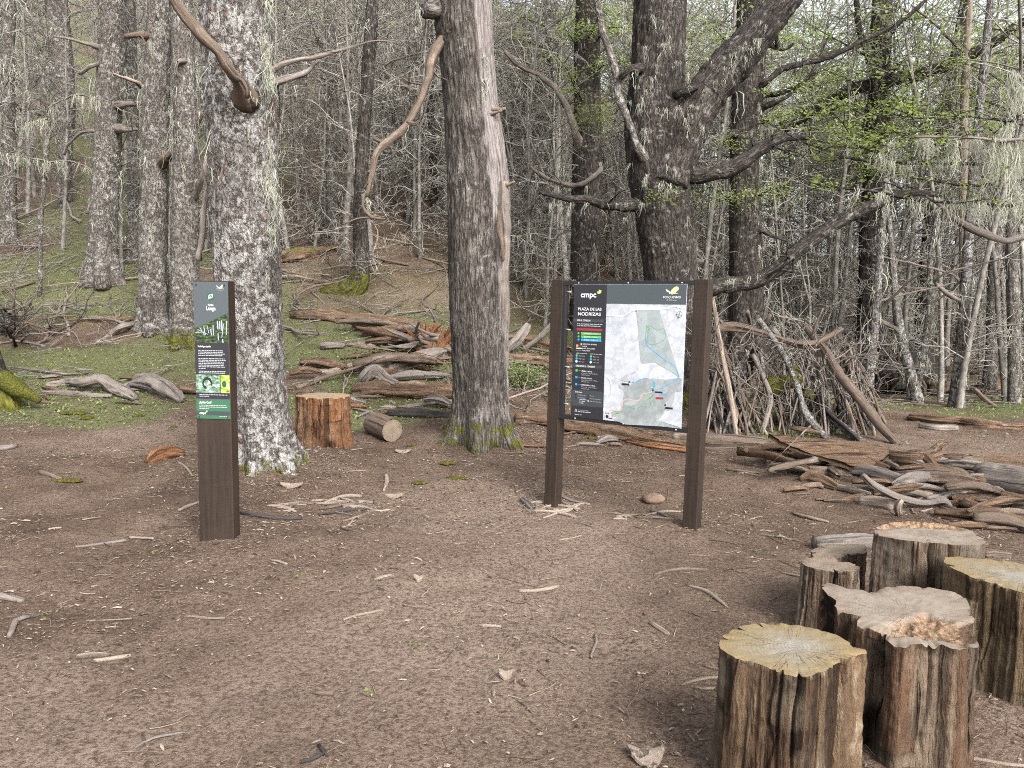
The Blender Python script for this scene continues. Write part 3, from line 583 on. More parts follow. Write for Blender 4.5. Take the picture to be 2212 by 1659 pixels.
side_limbs(r, o, d, [[(1622, 195, 16), (1655, 178, 14), (1690, 150, 13), (1740, 136, 12), (1800, 118, 11), (1870, 85, 9), (1940, 50, 8), (2000, 0, 7)], [(1655, 205, 9), (1700, 198, 9), (1740, 175, 8), (1765, 140, 7)], [(1600, 285, 14), (1580, 290, 12), (1563, 310, 10)], [(1640, 235, 10), (1690, 215, 9), (1735, 185, 8)], [(1612, 485, 8), (1660, 505, 9), (1700, 520, 6)]], rg, 'bark_dark')
r, o, P, d, rg = big_tree('lenga_tree', 'dark straight trunk in the thicket right of the stick shelter', [(1878, 760, 52), (1880, 620, 48), (1886, 480, 52), (1895, 300, 44), (1902, 120, 40), (1905, 0, 36)], 'bark_dark', 60, amp=.014, seed=16, step=.06, dist=15., beards=(60, .5, 12, .008), top=4, leafmat='leaf_pale')
side_limbs(r, o, d, [[(1690, 275, 20, 15.5), (1770, 230, 22, 15.3), (1850, 190, 24, 15), (1960, 168, 26, 14.6), (2050, 140, 24, 14.2), (2140, 95, 20, 13.8), (2215, 45, 16, 13.5), (2300, 0, 12, 13.2)], [(1898, 240, 16), (1880, 140, 14), (1855, 60, 12), (1850, 0, 10)]], rg, 'bark_dark')
r, o, P, d, rg = big_tree('lenga_tree', 'dark leaning trunk near the top left corner on the slope', [(137, 445, 24), (140, 320, 28), (138, 210, 40), (130, 100, 42), (122, 0, 40)], 'bark_grey', 50, amp=.02, seed=17, step=.08, top=5, flare=.5, beards=(50, .6, 12, .012))
r, o, P, d, rg = big_tree('lenga_tree', 'slim grey trunk between the two leftmost slope trees', [(290, 565, 24), (288, 400, 22), (285, 200, 22), (280, 0, 20)], 'bark_grey', 40, seed=18, step=.08, top=4, beards=(40, .6, 12, .01))
r, o, P, d, rg = big_tree('lenga_tree', 'slim dark trunk at the left picture edge on the slope', [(22, 520, 26), (20, 300, 24), (16, 120, 26), (22, 0, 22)], 'bark_grey', 40, seed=19, step=.08, top=4, beards=(60, .6, 12, .012))
r, o, P, d, rg = big_tree('lenga_tree', 'crooked trunk with mossy swollen bend, between the two near trees', [(705, 632, 30), (740, 632, 46), (772, 615, 46), (780, 560, 34), (778, 450, 28), (785, 300, 26), (795, 150, 26), (805, 0, 24)], 'bark_dark', 50, amp=.012, seed=20, step=.05, dist=14.5, top=4, moss=(1.1, .6), flare=.1, beards=(40, .4, 10, .008))
for k, (lab, pts, dd, mt) in enumerate((
    ('straight slim trunk just right of the white lichen tree', [(722, 560, 26), (718, 380, 24), (716, 180, 22), (712, 0, 22)], 17, 'bark_grey'),
    ('tall thin trunk left of the split tree', [(905, 590, 20), (900, 400, 18), (893, 200, 17), (890, 0, 16)], 18, 'bark_grey'),
    ('dark slender trunk rising close left of the split tree', [(935, 600, 18), (938, 420, 16), (930, 220, 16), (925, 0, 15)], 19, 'bark_dark'),
    ('slim trunk right of the split tree reaching the leaves', [(1182, 700, 24), (1190, 400, 22), (1205, 200, 22), (1195, 0, 20)], 18, 'bark_grey'),
    ('paired thin trunk beside the rough trunk behind the map board', [(1236, 700, 22), (1222, 420, 20), (1212, 240, 22), (1180, 0, 18)], 17, 'bark_grey'),
    ('pale leaning birch-like stem rising from the upturned root plate', [(1982, 862, 22), (1965, 800, 20), (1945, 720, 18), (1932, 620, 15), (1925, 540, 12), (1915, 420, 9)], 12.6, 'bark_birch'),
    ('pale forked stem right of the leaning birch-like stem', [(1972, 872, 16), (1995, 760, 14), (2008, 660, 12), (2010, 560, 10), (2030, 430, 8)], 12.8, 'bark_birch'),
    ('grey upright stem with flaking bark at the thicket edge', [(2066, 882, 32), (2072, 800, 24), (2085, 660, 22), (2092, 520, 20), (2110, 300, 16), (2130, 100, 14)], 12.4, 'bark_birch'),
    ('grey slender stem standing behind the shelter right end', [(1872, 900, 20), (1880, 800, 18), (1892, 680, 17), (1900, 560, 14), (1915, 380, 12)], 11.6, 'bark_birch'),
    ('bare stripped snag pole rising among the leaves at upper right', [(2080, 700, 16), (2082, 300, 15), (2088, 120, 14), (2095, 0, 11)], 14, 'dead_pale'),
    ('dark slim trunk in the right part of the thicket', [(1988, 800, 30), (1995, 640, 28), (2010, 470, 24), (2040, 250, 20), (2075, 50, 16)], 15.5, 'bark_dark'),
    ('grey trunk at the right edge of the thicket', [(2192, 880, 26), (2190, 700, 24), (2185, 500, 20), (2200, 250, 18)], 12.8, 'bark_grey'),
    ('thin curved trunk leaning right in the upper right corner', [(2140, 780, 22), (2148, 560, 22), (2160, 420, 24), (2180, 280, 22), (2212, 160, 20), (2260, 40, 16)], 14.5, 'bark_grey'))):
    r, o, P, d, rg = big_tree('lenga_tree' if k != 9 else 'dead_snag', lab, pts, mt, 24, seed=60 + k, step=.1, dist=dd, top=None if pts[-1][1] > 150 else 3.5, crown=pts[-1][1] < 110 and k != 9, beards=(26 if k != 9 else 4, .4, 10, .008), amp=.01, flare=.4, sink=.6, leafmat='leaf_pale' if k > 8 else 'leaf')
    side_limbs(r, o, d, [[(pts[2][0], pts[2][1], pts[2][2] * .4, d), (pts[2][0] + rg.choice([-1, 1]) * 60, pts[2][1] - 60, 5, d - .4), (pts[2][0] + rg.choice([-1, 1]) * 120, pts[2][1] - 110, 3, d - .8)]], rg)
# layered sprays of young leaves on side branches of the middle-distance trees
def sprays(label, spots, seed):
    root, org, P, dy = TREES[label]; rg = np.random.RandomState(seed); br, lf = MB(), MB()
    for (px, py, sx, n) in spots:
        d = dy - rg.uniform(.2, 1.2); c = Pd(px, py, d); i = int(np.argmin(np.abs(P[:, 2] - (c[2] - .25)))); Q = spline([[*P[i, :3], .022], [*((P[i, :3] + c) / 2 + [0, 0, rg.normal(.05, .1)]), .014], [*c, .006]], .1); tube(br, Q[:, :3], Q[:, 3], 6, None, seed, False)
        for k in range(9):
            W = walk(Q[rg.randint(len(Q) // 2, len(Q)), :3], rg.normal(0, 1, 3) * [1, 1, .2], wpx(sx, d) * rg.uniform(.4, 1), 5, .18, .01, rg); tube(br, W, np.linspace(.006, .0025, 6), 4, None, k, False)
            m = n // 9; leaves(lf, W[rg.randint(1, 6, m)] + rg.normal(0, 1, (m, 3)) * [.11, .11, .025], .045, .3, rg)
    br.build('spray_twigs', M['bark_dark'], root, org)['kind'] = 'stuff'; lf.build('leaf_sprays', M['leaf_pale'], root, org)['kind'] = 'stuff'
sprays('slim trunk right of the split tree reaching the leaves', [(1100, 70, 70, 400), (1150, 110, 60, 350), (1120, 150, 60, 300), (1180, 40, 60, 350), (1090, 20, 50, 300), (1150, 190, 50, 200)], 1)
sprays('rough trunk rising behind the left post of the map board', [(1320, 60, 60, 350), (1220, 60, 60, 300), (1330, 140, 50, 260), (1225, 150, 60, 280), (1300, 20, 60, 300)], 2)
sprays('upright brown trunk between the forked tree and the stick shelter', [(1540, 60, 50, 200), (1690, 90, 60, 260), (1570, 290, 60, 220), (1690, 250, 70, 350), (1730, 180, 70, 350), (1560, 420, 60, 220), (1680, 400, 60, 220)], 3)
sprays('dark straight trunk in the thicket right of the stick shelter', [(1780, 150, 80, 450), (1830, 230, 90, 500), (1900, 290, 90, 500), (1790, 290, 80, 450), (1980, 220, 90, 450), (1960, 120, 80, 350), (1850, 370, 80, 350), (2020, 320, 80, 400), (1760, 60, 60, 260), (1990, 40, 70, 260)], 4)
sprays('thin curved trunk leaning right in the upper right corner', [(2080, 200, 80, 400), (2120, 270, 80, 400), (2180, 340, 70, 350), (2060, 130, 70, 300), (2170, 130, 60, 250), (2130, 60, 60, 240)], 5)
# ================================================================== THE THICKET
def sapling_variant(k):
    rg = np.random.RandomState(100 + k); H = rg.uniform(7.5, 10.5) if k >= 7 else rg.uniform(5.2, 6.6); r0 = rg.uniform(.028, .07)
    P = walk((0, 0, -.3), (rg.normal(0, .05), rg.normal(0, .05), 1), H, 13, .035, .03, rg)
    if k % 5 == 4: P[:, 0] += (np.maximum(P[:, 2], 0) / H) ** 1.5 * rg.choice([-1, 1]) * 1.6
    rad = np.linspace(1, .16, 14) * r0; rad[0] *= 1.3
    tr, br, lf, li = MB(), MB(), MB(), MB()
    tube(tr, P, rad, 7, lambda bc, th, r, s, S: r * .12 * fbm(bc * 12, k, 2), k, False)
    if k % 3 == 0:   # a fork
        i = rg.randint(3, 6); Q = walk(P[i], (rg.normal(0, .35), rg.normal(0, .35), 1), H * .6, 9, .05, .03, rg); tube(tr, Q, np.linspace(rad[i] * .75, .006, 10), 6, None, k + 1, False)
    else: Q = None
    for b in range(66 if k >= 7 else 46):
        path = P if Q is None or rg.rand() < .7 else Q; i = rg.randint(1, len(path) - 1); q = path[i] + (path[i + 1] - path[i]) * rg.rand(); z = q[2]
        a = rg.uniform(0, 2 * np.pi); hi = z > 3.6 + rg.normal(0, .5); l = rg.uniform(.35, 1.1) if not hi else rg.uniform(.6, 1.9)
        W = walk(q, (math.cos(a), math.sin(a), rg.uniform(-.25, .7) if not hi else rg.uniform(.1, .8)), l, 5, .17, .02, rg); r = rg.uniform(.008, .015)
        tube(br, W, np.linspace(r, .005, 6), 3, None, b, False)
        for _ in range(5 if not hi else 4):
            w = W[rg.randint(1, 6)]; X = walk(w, rg.normal(0, 1, 3) + (W[-1] - W[0]) / l, rg.uniform(.15, .5), 3, .25, 0, rg); tube(br, X, np.linspace(.007, .004, 4), 3, None, b, False)
            if z > 4.6 and hi and rg.rand() < .5:
                m = rg.randint(5, 12); leaves(lf, X[rg.randint(0, 4, m)] + rg.normal(0, .12, (m, 3)) * [1, 1, .25], .065, .3, rg)
            if rg.rand() < .16: beard(li, X[rg.randint(0, 4)], rg.uniform(.08, .25), .03, 5, .006, rg)
        if rg.rand() < .2: beard(li, W[rg.randint(1, 6)], rg.uniform(.1, .35), .04, 6, .007, rg)
    for _ in range(12): i = rg.randint(1, 11); beard(li, P[i] + rg.normal(0, .03, 3), rg.uniform(.1, .3), .03, 5, .006, rg)
    return tr, br, lf, li
NV = 12; VAR = [sapling_variant(k) for k in range(NV)]
def thicket():
    rg = np.random.RandomState(5); meshes = []
    for k, (a, b, c, d) in enumerate(VAR):
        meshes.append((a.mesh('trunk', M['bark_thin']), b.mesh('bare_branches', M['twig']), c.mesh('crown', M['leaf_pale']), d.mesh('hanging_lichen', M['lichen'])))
    spots = []; tries = 0
    while len(spots) < 290 and tries < 20000:
        tries += 1; px = rg.uniform(-160, 2380); dy = 11.5 + 17 * rg.rand() ** .9
        u = (px - 1106) / FPX; x = u * dy
        if px < 470:
            if dy < 15 or rg.rand() < .55: continue
        elif px < 1150 and dy < 14.5: continue
        elif 1150 <= px < 1480 and dy < 13.5: continue
        elif 1480 <= px and dy < 12.2 + (px < 1950) * 1.2: continue
        mind = .28 + .012 * dy
        if any((x - a) ** 2 + (dy - b) ** 2 < mind ** 2 for a, b in spots): continue
        spots.append((x, dy))
    for i, (x, y) in enumerate(spots):
        u = x / y; k = rg.randint(0, 7) if u < .08 else rg.randint(7, NV) if rg.rand() < .75 else rg.randint(0, 7); sc = rg.uniform(.85, 1.2)
        px = 1106 + FPX * u; zone = 'left of the lichen tree' if px < 470 else 'between lichen tree and split tree' if px < 985 else 'between split tree and map board' if px < 1200 else 'above the map board' if px < 1540 else 'above the stick shelter' if px < 1900 else 'at the right end'
        form = 'strongly leaning slender stem' if k % 5 == 4 else 'forked slender stem' if k % 3 == 0 else 'straight slender stem'
        lab = (form + (', thicket front row, ' if y < 17 else ', thicket middle rows, ' if y < 22 else ', deep in the thicket, ') + zone, 'slender stems ' + zone)
        root = thing('slender_tree', lab[0], 'tree', at(x, y), lab[1], rg.uniform(0, 6.28)); root.scale = (sc, sc, sc * rg.uniform(.9, 1.1)); root.rotation_euler[0] = rg.normal(0, .05); root.rotation_euler[1] = rg.normal(0, .05)
        bare = u < .12 and rg.rand() < .7
        for nm, me in zip(('trunk', 'bare_branches', 'crown', 'hanging_lichen'), meshes[k]):
            if nm == 'crown' and bare: continue
            o = bpy.data.objects.new(nm, me); COL.objects.link(o); o.parent = root
            if nm != 'trunk': o['kind'] = 'stuff'
    # the far wood: one uncountable mass, instanced by geometry nodes
    src = bpy.data.collections.new('distant_wood_stems')
    for k, var in enumerate(VAR):
        mbj = MB(); cnt = []
        for vi, mb in enumerate(var):
            if vi == 2 and k % 3: cnt.append(0); continue
            off = mbj.n; mbj.V += mb.V; mbj.B += mb.B; mbj.C += mb.C; mbj.P += [f + off for f in mb.P]; mbj.n += mb.n; cnt.append(sum(len(f) for f in mb.P))
        me = mbj.mesh('distant_stem', M['bark_thin'])
        for mt in ('twig', 'leaf_pale', 'lichen'): me.materials.append(M[mt])
        me.polygons.foreach_set('material_index', np.repeat(np.arange(4), cnt).astype(np.int32)); src.objects.link(bpy.data.objects.new('distant_stem_%02d' % k, me))
    pts = []; vi = []
    for i in range(330):
        y = rg.uniform(17, 46); x = rg.uniform(-.82, .82) * y
        if x / y < -.38 and y < 24: continue
        if x / y > .3 and y > 24 and rg.rand() < .6: continue
        pts.append([x, y, float(hz0(x, y)) - .1]); vi.append(rg.randint(0, 7) if x / y < .1 else rg.randint(7, NV))
    me = bpy.data.meshes.new('distant_wood'); me.from_pydata(pts, [], []); at_ = me.attributes.new('vi', 'INT', 'POINT'); at_.data.foreach_set('value', np.array(vi, np.int32)); o = bpy.data.objects.new('distant_wood', me); COL.objects.link(o); tag(o, 'mass of far grey stems and pale leaves filling the background', 'woodland', kind='stuff')
    ng = bpy.data.node_groups.new('distant_wood', 'GeometryNodeTree'); ng.interface.new_socket('Geometry', in_out='INPUT', socket_type='NodeSocketGeometry'); ng.interface.new_socket('Geometry', in_out='OUTPUT', socket_type='NodeSocketGeometry')
    gi, go, ci, ip, rv, rs_ = [ng.nodes.new(t_) for t_ in ('NodeGroupInput', 'NodeGroupOutput', 'GeometryNodeCollectionInfo', 'GeometryNodeInstanceOnPoints', 'FunctionNodeRandomValue', 'FunctionNodeRandomValue')]
    ci.inputs['Collection'].default_value = src; ci.inputs['Separate Children'].default_value = True; ip.inputs['Pick Instance'].default_value = True
    rv.data_type = 'FLOAT_VECTOR'; rv.inputs[0].default_value = (-.06, -.06, 0); rv.inputs[1].default_value = (.06, .06, 6.28); rs_.data_type = 'FLOAT'; rs_.inputs[2].default_value = .85; rs_.inputs[3].default_value = 1.25
    na_ = ng.nodes.new('GeometryNodeInputNamedAttribute'); na_.data_type = 'INT'; na_.inputs['Name'].default_value = 'vi'; ng.links.new(na_.outputs['Attribute'], ip.inputs['Instance Index'])
    for a_, b_ in ((gi.outputs[0], ip.inputs['Points']), (ci.outputs[0], ip.inputs['Instance']), (rv.outputs[0], ip.inputs['Rotation']), (rs_.outputs[1], ip.inputs['Scale']), (ip.outputs[0], go.inputs[0])): ng.links.new(a_, b_)
    o.modifiers.new('stems', 'NODES').node_group = ng
thicket()

# ================================================================== STUMPS
def cut_mat(name, cols, ringc=.5, rough=.8):
    """sawn end grain: rings, rays and a few drying cracks; cols = heart, mid, rim"""
    t = NT(name); bc = t.attr('bc', 'Vector'); cm = t.n('ShaderNodeSeparateColor', {0: t.attr('col', 'Color')})
    sp = t.n('ShaderNodeSeparateXYZ', {0: bc}); flat = t.n('ShaderNodeCombineXYZ', {0: sp.outputs[0], 1: sp.outputs[1]}).outputs[0]
    rad = t.n('ShaderNodeVectorMath', {0: flat}, operation='LENGTH').outputs['Value']
    wob = t.math('MULTIPLY', t.math('SUBTRACT', t.noise(flat, 5, 4), .5), .11)
    rr = t.math('ADD', rad, wob); ring = t.math('SINE', t.math('MULTIPLY', rr, 520.))
    ang = t.math('ARCTAN2', sp.outputs[1], sp.outputs[0])
    blot = t.noise(flat, 9, 5, .6); fine = t.noise(flat, 220, 3, .7)
    c = t.ramp(t.math('ADD', t.math('MULTIPLY', cm.outputs[2], .8), t.math('MULTIPLY', t.math('SUBTRACT', blot, .5), .9)), [(.1, cols[0]), (.45, cols[1]), (.85, cols[2])])
    c = t.mix(t.math('MULTIPLY', t.math('ADD', t.math('MULTIPLY', ring, .5), .5), .38), c, [x * .55 for x in cols[1]])
    c = t.mix(t.ramp(fine, [(.35, .3), (.6, 0)]), c, [x * .5 for x in cols[1]])
    av = t.n('ShaderNodeCombineXYZ', {0: t.math('MULTIPLY', t.math('COSINE', ang), 2.6), 1: t.math('MULTIPLY', t.math('SINE', ang), 2.6), 2: t.math('MULTIPLY', rad, 2.2)}).outputs[0]
    cr = t.math('MULTIPLY', t.ramp(t.math('ABSOLUTE', t.math('SUBTRACT', t.noise(av, 1.6, 3, .5), .5)), [(0, 1), (.006, .7), (.016, 0)]), t.math('MULTIPLY', t.ramp(rad, [(.0, .3), (.04, 1), (.14, .6), (.24, 0)]), t.ramp(t.noise(flat, 6, 3), [(.45, 0), (.55, 1)])))
    c = t.mix(t.math('MULTIPLY', cr, .8), c, (.05, .035, .025))
    crumb = t.ramp(t.noise(bc, 55, 5, .7), [(.3, (.06, .033, .02)), (.5, (.19, .12, .073)), (.72, (.34, .25, .165))])
    c = t.mix(cm.outputs[0], c, crumb)
    h = t.math('ADD', t.math('SUBTRACT', t.math('MULTIPLY', fine, .5), t.math('MULTIPLY', cr, 1.5)), t.math('MULTIPLY', cm.outputs[0], t.math('MULTIPLY', t.noise(bc, 70, 4, .7), 4)))
    return t.pbr(c, rough, t.bump(h, .55, .004), .2)
M['cut_gold'] = cut_mat('sawn_wood_gold', [(.25, .23, .195), (.215, .178, .118), (.22, .155, .07)])
M['cut_grey'] = cut_mat('sawn_wood_grey', [(.19, .15, .118), (.25, .21, .17), (.18, .135, .1)])
M['cut_brown'] = cut_mat('sawn_wood_brown', [(.17, .13, .095), (.22, .175, .133), (.16, .12, .088)])
M['cut_orange'] = cut_mat('sawn_wood_orange', [(0.288, 0.2, 0.128), (0.304, 0.216, 0.144), (0.24, 0.16, 0.096)])
M['side_dark'] = wood('stump_side_dark', [(0.0144, 0.0088, 0.0056), (0.068, 0.04, 0.024), (0.16, 0.108, 0.0664), (0.336, 0.272, 0.2)], .75, .045, .03, objr=.1)
M['side_gold'] = wood('stump_side_gold', [(0.02, 0.0128, 0.008), (0.088, 0.06, 0.036), (0.176, 0.124, 0.072), (0.288, 0.224, 0.144)], .75, .045, .03, objr=.1)
M['side_rust'] = wood('stump_side_rust', [(0.012, 0.0072, 0.0048), (0.0624, 0.0336, 0.0208), (0.148, 0.088, 0.0536), (0.296, 0.224, 0.16)], .75, .045, .03, objr=.1)
M['side_grey'] = wood('stump_side_grey', [(0.0224, 0.0144, 0.0096), (0.096, 0.064, 0.0432), (0.176, 0.1264, 0.0896), (0.296, 0.24, 0.188)], .75, .045, .03, objr=.1)
M['side_fresh'] = wood('stump_side_fresh', [(0.024, 0.0112, 0.0064), (0.128, 0.056, 0.0264), (0.224, 0.112, 0.056), (0.32, 0.2, 0.12)], .9, .035, .03, objr=.05)

def stump(name, label, outline, ctr, h, side, cut, Zf, flute=.016, flare=.1, seed=0, rim=.008, rotten=None, nth=200, taper=0., notch=None):
    nth = int(nth * 1.5)
    """outline: pixels of the cut face's edge, on the plane z = h above the ground"""
    g = G(*Zf(*ctr)) if h is None else None
    c0 = Pz(*Zf(*ctr), h); gz = float(hz(c0[0], c0[1], False)); c0 = Pz(*Zf(*ctr), h + gz); c = np.array([c0[0], c0[1], gz])
    pts = np.array([Pz(*Zf(*q), h + gz) for q in outline])[:, :2] - c[:2]
    a = np.arctan2(pts[:, 1], pts[:, 0]); r = np.hypot(pts[:, 0], pts[:, 1]); o = np.argsort(a); a, r = a[o], r[o]
    th = np.linspace(-np.pi, np.pi, nth, endpoint=False); R_ = np.interp(th, np.concatenate([a - 2 * np.pi, a, a + 2 * np.pi]), np.tile(r, 3))
    rm = R_.mean(); cs, sn = np.cos(th), np.sin(th); rg = np.random.RandomState(seed)
    R_ = R_ * (1 + .012 * fbm(np.stack([cs * 9, sn * 9, th * 0], -1), seed, 3))
    nz = 44; s = np.linspace(0, 1, nz) ** .9; zz = s * h
    TH, SS = np.meshgrid(th, s); C, S = np.cos(TH), np.sin(TH); zb = (zz[:, None] + TH * 0)
    base = np.stack([C * rm, S * rm, zb], -1)
    rid = fbm(base * [17, 17, 1.3] + seed, seed + 1, 3) + .5 * fbm(base * [55, 55, 2.2], seed + 11, 2); deep = np.minimum(0, fbm(base * [9, 9, .8] + seed * 2, seed + 5, 2) + .35); stp = strips(TH, zb, 11, .8, seed + 20) * .6 + strips(TH, zb + 7, 17, 1.3, seed + 23) * .5; stp2 = strips(TH, zb + 3, 83, 3., seed + 21)
    Rr = R_[None] * (1 + flare * (1 - SS) ** 2.5 + taper * (1 - SS)) + flute * np.minimum(1, (1 - SS) * 9 + .22) * (.4 * rid + 1.1 * deep + .22 * stp + .12 * stp2) + .003 * fbm(base * 45, seed + 8, 2)
    for _ in range(9):                                  # drying cracks running down from the rim
        a_ = rg.uniform(-np.pi, np.pi); dl = (TH - a_ - .06 * vnoise(np.stack([zb * 9, zb * 0 + _, zb * 0], -1), seed + 40) + np.pi) % (2 * np.pi) - np.pi
        Rr = Rr - rg.uniform(.012, .035) * np.exp(-(dl * rm / rg.uniform(.004, .009)) ** 2) * sstep(rg.uniform(-.3, .6), 1., SS + .25)
    rimz = rim * .5 * np.minimum(0, fbm(np.stack([cs * 6, sn * 6, th * 0], -1), seed + 3, 3) * 1.2 - .1)
    Zs = zb + (SS ** 6) * rimz[None] - (SS < .01) * .06
    v = np.stack([C * Rr, S * Rr, Zs], -1); i = np.arange(nz - 1)[:, None] * nth; j = np.arange(nth)[None]; j2 = (j + 1) % nth
    q = np.stack([i + j, i + j2, i + nth + j2, i + nth + j], -1).reshape(-1, 4)
    root = thing(name, label, 'stump', c)
    mb = MB(); sc_ = np.zeros((nz, nth, 4)); sc_[..., 0] = 1.7 * stp + .4 * stp2 - .45 + 1.5 * fbm(base * [5, 5, .7] + seed, seed + 31, 2) + 1.6 * sstep(.955, 1, SS) * (fbm(base * 20, seed, 2) > -.1); mb.add(v.reshape(-1, 3), [q], base.reshape(-1, 3) + seed, sc_.reshape(-1, 4)); mb.build('side', M[side], root)
    nr = 40; t = np.linspace(0, 1, nr)[:, None]; x = t * v[-1, :, 0][None]; y = t * v[-1, :, 1][None]; z = h + (t ** 8) * (v[-1, :, 2] - h)[None] + .0015 * fbm(np.stack([x, y, x * 0], -1) * 40, seed, 2)
    col = np.zeros((nr, nth, 4)); col[..., 2] = t + 0 * x; col[..., 3] = 1
    if rotten is not None:
        m = rotten(x, y); col[..., 0] = m; z = z - m * (.022 + .012 * fbm(np.stack([x, y, x * 0], -1) * 38, seed + 4, 3)) * (1 - t ** 10)
    vv = np.stack([x, y, z], -1); i = np.arange(nr - 1)[:, None] * nth
    q = np.stack([i + j, i + j2, i + nth + j2, i + nth + j], -1).reshape(-1, 4)
    mb = MB(); mb.add(vv.reshape(-1, 3), [q], vv.reshape(-1, 3), col.reshape(-1, 4)); mb.build('cut_face', M[cut], root)
    return root, c
stump('tree_stump', 'front stump with smooth golden sawn top and dark streaked sides', [(240, 880), (240, 820), (300, 770), (470, 725), (650, 720), (900, 760), (1050, 830), (1110, 875), (1190, 890), (1195, 910), (1100, 920), (980, 980), (870, 1035), (800, 1070), (650, 1050), (540, 1000), (440, 965), (330, 940), (250, 890)], (720, 880), .47, 'side_dark', 'cut_gold', Z8, .02, .06, 1, .012)
rot2 = lambda x, y: sstep(.1, .04, np.hypot((x - .06) / 1.25, (y + .11) / .9) - .06 + .05 * fbm(np.stack([x, y, x * 0], -1) * 14, 3, 3))
s2, c2 = stump('tree_stump', 'jagged lobed stump with grey cracked top and crumbling orange hollow', [(890, 470), (930, 445), (1060, 480), (1200, 515), (1280, 490), (1400, 478), (1600, 490), (1800, 530), (1835, 555), (1850, 640), (1870, 740), (1850, 790), (1915, 840), (1910, 880), (1750, 890), (1680, 860), (1520, 855), (1440, 875), (1330, 830), (1290, 770), (1130, 720), (1160, 680), (1010, 640), (990, 570), (900, 490)], (1450, 670), .44, 'side_rust', 'cut_grey', Z8, .026, .05, 2, .03, rot2, 260)
stump('tree_stump', 'large stump with yellowish top cut off by the right picture edge', [(1695, 330), (1700, 295), (1780, 285), (1950, 310), (2212, 335), (2500, 390), (2620, 470), (2500, 550), (2300, 545), (2050, 470), (1830, 400), (1760, 370)], (2200, 430), .46, 'side_gold', 'cut_gold', Z8, .018, .04, 3, .01)
stump('tree_stump', 'wide pale-topped stump with rotten orange back edge, rearmost of the group', [(1245, 140), (1290, 90), (1400, 65), (1600, 70), (1890, 120), (1900, 150), (1950, 165), (1960, 205), (1850, 215), (1650, 200), (1480, 185), (1340, 165)], (1600, 140), .5, 'side_grey', 'cut_grey', Z8, .015, .03, 4, .006, lambda x, y: sstep(.06, .12, y + .03 * fbm(np.stack([x, y, x * 0], -1) * 12, 3, 2)))
stump('tree_stump', 'small brown stump with notched flat top behind the jagged stump', [(770, 310), (850, 293), (980, 290), (1005, 318), (1100, 330), (1155, 370), (1050, 385), (900, 375), (790, 345)], (950, 338), .33, 'side_grey', 'cut_brown', Z8, .012, .12, 5, .004)
stump('tree_stump', 'smallest stump with cracked grey top against the wide pale-topped stump', [(832, 265), (900, 230), (1050, 212), (1180, 208), (1190, 235), (1060, 268), (900, 290), (850, 290)], (1010, 248), .31, 'side_grey', 'cut_brown', Z8, .012, .05, 6, .004)
stump('tree_stump', 'freshly split orange stump standing right of the white lichen tree', [(1910, 905), (1960, 896), (2100, 890), (2212, 888), (2260, 895), (2265, 905), (2200, 918), (2060, 922), (1960, 915)], (2090, 905), .53, 'side_fresh', 'cut_orange', Z4, .03, .14, 7, .03)

# ================================================================== LOGS
def log_piece(name, label, cat, pts, mat, wpx_=None, seed=0, rough=.22, lift=.35, sides=30, taper=(1, 1), group=None, flat=1., ragged=.5, moss=0., cutm=None, step=.03, parent=None, raise_=0., dist=None):
    """fallen wood along pixels (px, py, width px[, height above ground]); lies on the ground"""
    out = []; gy = [G(q[0], q[1])[1] for q in pts if len(q) < 4]
    for q in pts:
        g = G(q[0], q[1]); r = wpx(q[2], g[1]) / 2; hgt = q[3] if len(q) > 3 else 0.
        if hgt: # clear of the ground: at the distance of its grounded ends, else at that height
            g = Pd(q[0], q[1], np.mean(gy)) if gy else Pz(q[0], q[1], float(hz(g[0], g[1], False)) + hgt); r = wpx(q[2], g[1]) / 2; out.append([*g, r])
        else: out.append([g[0], g[1] + r * .5, float(hz(g[0], g[1] + r * .5, False)) + r * (2 * lift - .1) , r])
    P = spline(out, step); mb = MB(); org = P[len(P) // 2, :3].copy()
    def disp(bc, th, r, s, S):
        e = np.minimum(s, S - s); rag = ragged * np.maximum(0, fbm(np.stack([np.cos(th) * 3, np.sin(th) * 3, th * 0 + seed], -1), seed + 2, 3) + .25)
        d = r * rough * (fbm(bc * [14, 14, 2.2] + seed, seed, 3) + .7 * fbm(bc * [55, 55, 2.5], seed + 4, 2) + .4 * np.minimum(0, vnoise(bc * [30, 30, 1.2], seed + 6) + .3) * 2)
        d = d + r * min(rough, .3) * .75 * strips(th, s, 13, 2.2, seed)
        return d - r * np.clip(rag, 0, .9) * np.exp(-e / .14) - (r * .5 * (1 - flat) * np.abs(np.sin(th)))
    col = lambda bc, th, s, v: np.stack([strips(th, s[:, None] + 0 * th, 13, 2.2, seed), th * 0, th * 0, th * 0 + 1], -1)
    if moss: col = lambda bc, th, s, v: np.stack([strips(th, s[:, None] + 0 * th, 13, 2.2, seed), moss * sstep(-.2, .6, (v[..., 2] - P[:, None, 2]) / (P[:, None, 3] + 1e-6)) + 0 * th, th * 0, th * 0 + 1], -1)
    tube(mb, P[:, :3], P[:, 3], sides, disp, seed, True, col)
    if parent is not None: return mb.build(name, M[mat], parent, parent.location)
    o = mb.build(name, M[mat], None, org); tag(o, label, cat, group); return o
LG = lambda Zf, *p: [(*Zf(q[0], q[1]), q[2] / 3 * 1.18, *q[3:]) for q in p]
k = 0
